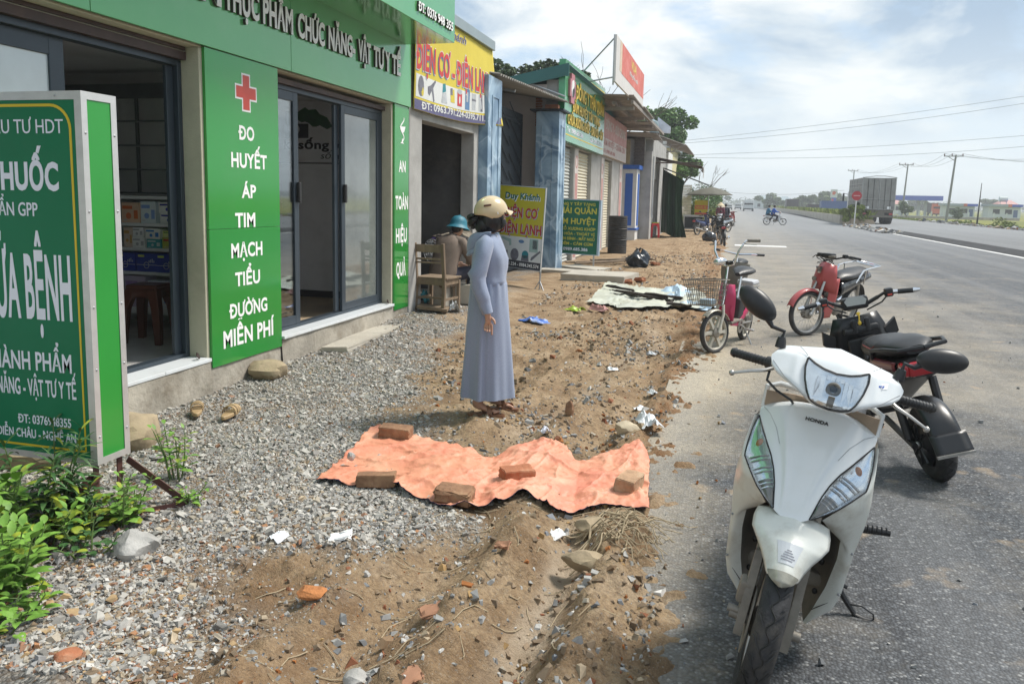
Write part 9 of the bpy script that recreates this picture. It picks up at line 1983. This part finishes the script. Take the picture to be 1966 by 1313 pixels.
wt2=thing('water_tank','pale water tank on a steel frame above the right kiosk','tank',(52.1,179,2.55));b=MB().use(m_pale);b.cyl((-0.7,0,1.0),(0.7,0,1.0),0.5,n=18);b.build('drum',wt2);b=MB().use(m_steel);b.box((-0.6,-0.3,0),(-0.5,-0.2,0.6));b.box((0.5,-0.3,0),(0.6,-0.2,0.6));b.box((-0.6,-0.3,0.5),(0.6,0.3,0.55));b.build('frame',wt2)
m_pole=mat('weathered_pole',(0.20,0.21,0.20),0.8,var=0.12);m_wire2=mat('cable',(0.22,0.24,0.25),0.7)
POLES=[]
for i,(x,y,h,lean)in enumerate(((31.2,130,9.7,-0.55),(33.0,172,10.4,-0.4),(31.5,232,11.6,-0.2))):
 t=thing('utility_pole',('nearest utility pole with cross arm, leaning slightly','middle utility pole with cross arm behind the grey truck','farthest utility pole showing over the truck roof')[i],'pole',(x,y,-0.45),group='utility poles along the field');b=MB().use(m_pole);b.tube([(lean,0,0),(0,0,h)],[0.20,0.12],10);b.build('shaft',t);b=MB().use(m_pole);b.box((-1.6,-0.06,h-0.25),(1.0,0.06,h-0.12));b.tube([(-1.0,0,h-0.25),(0,0,h-0.9)],0.05,6);b.build('cross_arm',t)
 for dx in(-1.5,-0.5,0.9):b=MB().use(m_brplast);b.lathe([(0,0),(0.07,0),(0.10,0.1),(0.06,0.2),(0.07,0.3),(0,0.32)],12,Matrix.Translation((dx,0,h-0.12)));b.build('insulator',t);POLES.append((i,Vector((x+dx,y,h-0.45+0.18))))
tdk=thing('utility_pole','thin dark post standing at the edge of the rice field','pole',(24.1,90,-0.45),group='utility poles along the field');b=MB().use(m_blkpl);b.tube([(-0.05,0,0),(0.05,0,4.6)],[0.10,0.03],8);b.build('shaft',tdk)
def wire(label,a,c,sag,r_=0.022,grp='overhead wires'):
 a,c=Vector(a),Vector(c);b=MB().use(m_wire2);b.tube([a.lerp(c,i/16)-Vector((0,0,sag*4*(i/16)*(1-i/16)))for i in range(17)],r_,4);o=b.build('wire',None);tag(o,label,'wire',grp)
for k in range(3):
 p=[q for i,q in POLES if i==0][k];p2=[q for i,q in POLES if i==1][k];p3=[q for i,q in POLES if i==2][k]
 nm=('left','middle','right')[k]
 wire('%s cable between the nearest and the middle utility pole'%nm,p,p2,1.2);wire('%s cable between the middle and the farthest utility pole'%nm,p2,p3,1.4);wire('%s cable running from the nearest utility pole out of the picture'%nm,p,p+Vector((22+k*2,-30,4.2-0.7*k)),3.0)
wire('upper cable of the highest pair crossing the sky over the road',(-4.5,62,6.1),(24,60,9.9),0.25,0.012);wire('lower cable of the highest pair crossing the sky over the road',(-4.5,62,5.95),(24,60.5,9.55),0.45,0.012)
wire('slack cable crossing low over the road',(-4.5,62,5.1),(24,61,7.0),0.25,0.012);wire('second slack cable just below it crossing low over the road',(-4.5,62,5.0),(24,62,6.4),0.55,0.012)
wire('thin sagging cable far over the road behind the parasol',(-3,80,2.95),(12,95,3.3),0.5,0.015)
def f_rr(r,n):y=36+120*r.random(n)**1.3;return np.stack([20.0+5.5*r.random(n)**1.5,y,-0.42+0*y],1)
scatter('roadside_grass','rough grass on the bank beyond the far carriageway',14000,f_rr,0.55,0.09,m_leafC,5)
P=np.stack([19.5+1.4*r.random(700),34+60*r.random(700)],1);o=chips(P,r.uniform(0.06,0.35,700),stone_cols(700,r,0.25)*0.8,seed=12,sink=0.2,name='roadside_rubble',m=m_stone);o.location.z=0.22;tag(o,'stones and clods along the far edge of the carriageway',kind='stuff')
for i,(x,y,h,cr)in enumerate(((27.2,140,3.0,1.3),(33.2,134,2.0,1.4),(21.6,62,0.9,1.1),(22.2,74,1.1,1.6),(21.8,88,1.0,1.5))):
 tree('shrub',('small tree at the field edge right of the grey truck','bush at the foot of the nearest utility pole','low bush nearest on the far bank','wider low bush on the far bank','third low bush on the far bank beyond the wider one')[i],x,y,-0.45,h,cr,m_leafD if i<2 else m_leafC,2200,0.12,120+i,'bushes on the far bank',th=0.25,clumps=10,squash=0.5)
rr=random.Random(12);protos=[]
for k in range(3):protos.append(tree('far_tree','hazy round tree in the line along the horizon',27+3*k,262+12*k,-0.5,6.2+0.5*k,3.3,m_leafD,2600,0.42,200+k,'hazy trees along the horizon',th=0.3,clumps=14))
for k in range(46):
 y=rr.uniform(260,520);x=rr.choice((rr.uniform(6,60)*y/260,rr.uniform(20,130)*y/260,rr.uniform(-26,-3)*y/260));s_=rr.uniform(0.55,1.15)*(y/300)**0.5
 dup(protos[k%3],Matrix.Translation((x,y,-0.5))@Matrix.Rotation(rr.uniform(0,6.28),4,'Z')@Matrix.Diagonal((s_*1.2,s_*1.2,s_*0.85,1)))
for i,(x,y,w,h)in enumerate(((11.5,300,6.5,4.6),(19.0,305,4.6,4.4),(25.5,310,3.2,3.7),(45,250,4.5,3.8),(64,215,5,3.6))):
 t=thing('far_house',('wide pale house far off above the two riders','hip roofed house far off above the dark truck','small house far off left of the price tower','red roofed house behind the fuel station','house with red roof at the right edge beyond the fence')[i],'house',(x,y,-0.5));b=MB().use(m_pale);b.box((-w/2,0,0),(w/2,6,h-0.9));b.build('wall',t);b=MB().use(m_pink if i>2 else m_flash);b.loft([[Vector((sx*(w/2+0.4),sy,h-0.9))for sx,sy in((-1,-0.4),(1,-0.4),(1,6.4),(-1,6.4))],[Vector((sx*w*0.2,3+sy,h+0.7))for sx,sy in((-1,-0.3),(1,-0.3),(1,0.3),(-1,0.3))]]);b.build('roof',t)
 for x_ in(-w*0.25,w*0.25):b=MB().use(m_void);b.box((x_-0.5,-0.03,1.2),(x_+0.5,-0.002,2.3));b.build('window',t)
cl=[((x*1.0,640+rr.uniform(-30,30),1.0),(rr.uniform(14,26),6,rr.uniform(3.2,6.5)))for x in range(-160,520,9)]
V_,F_,c_=leaf_cloud(cl,16000,1.1,77);tag(np_mesh('far_wood',V_,F_,m_leafD,None,c_),'hazy wood along the horizon',kind='stuff')
b=MB().use(bpy.data.materials.new('hazy_air'));hz=b.mats[0];hz.use_nodes=True;t=hz.node_tree;t.nodes.remove(t.nodes['Principled BSDF']);pv=t.nodes.new('ShaderNodeVolumePrincipled');pv.inputs['Color'].default_value=(0.90,0.94,0.97,1);pv.inputs['Density'].default_value=0.0012;pv.inputs['Anisotropy'].default_value=0.2;t.links.new(pv.outputs[0],t.nodes['Material Output'].inputs['Volume'])
b.box((-720,-20,-2.5),(920,1650,16));o=b.build('haze',None);tag(o,kind='stuff')
SC.cycles.volume_step_rate=4;SC.cycles.volume_max_steps=64
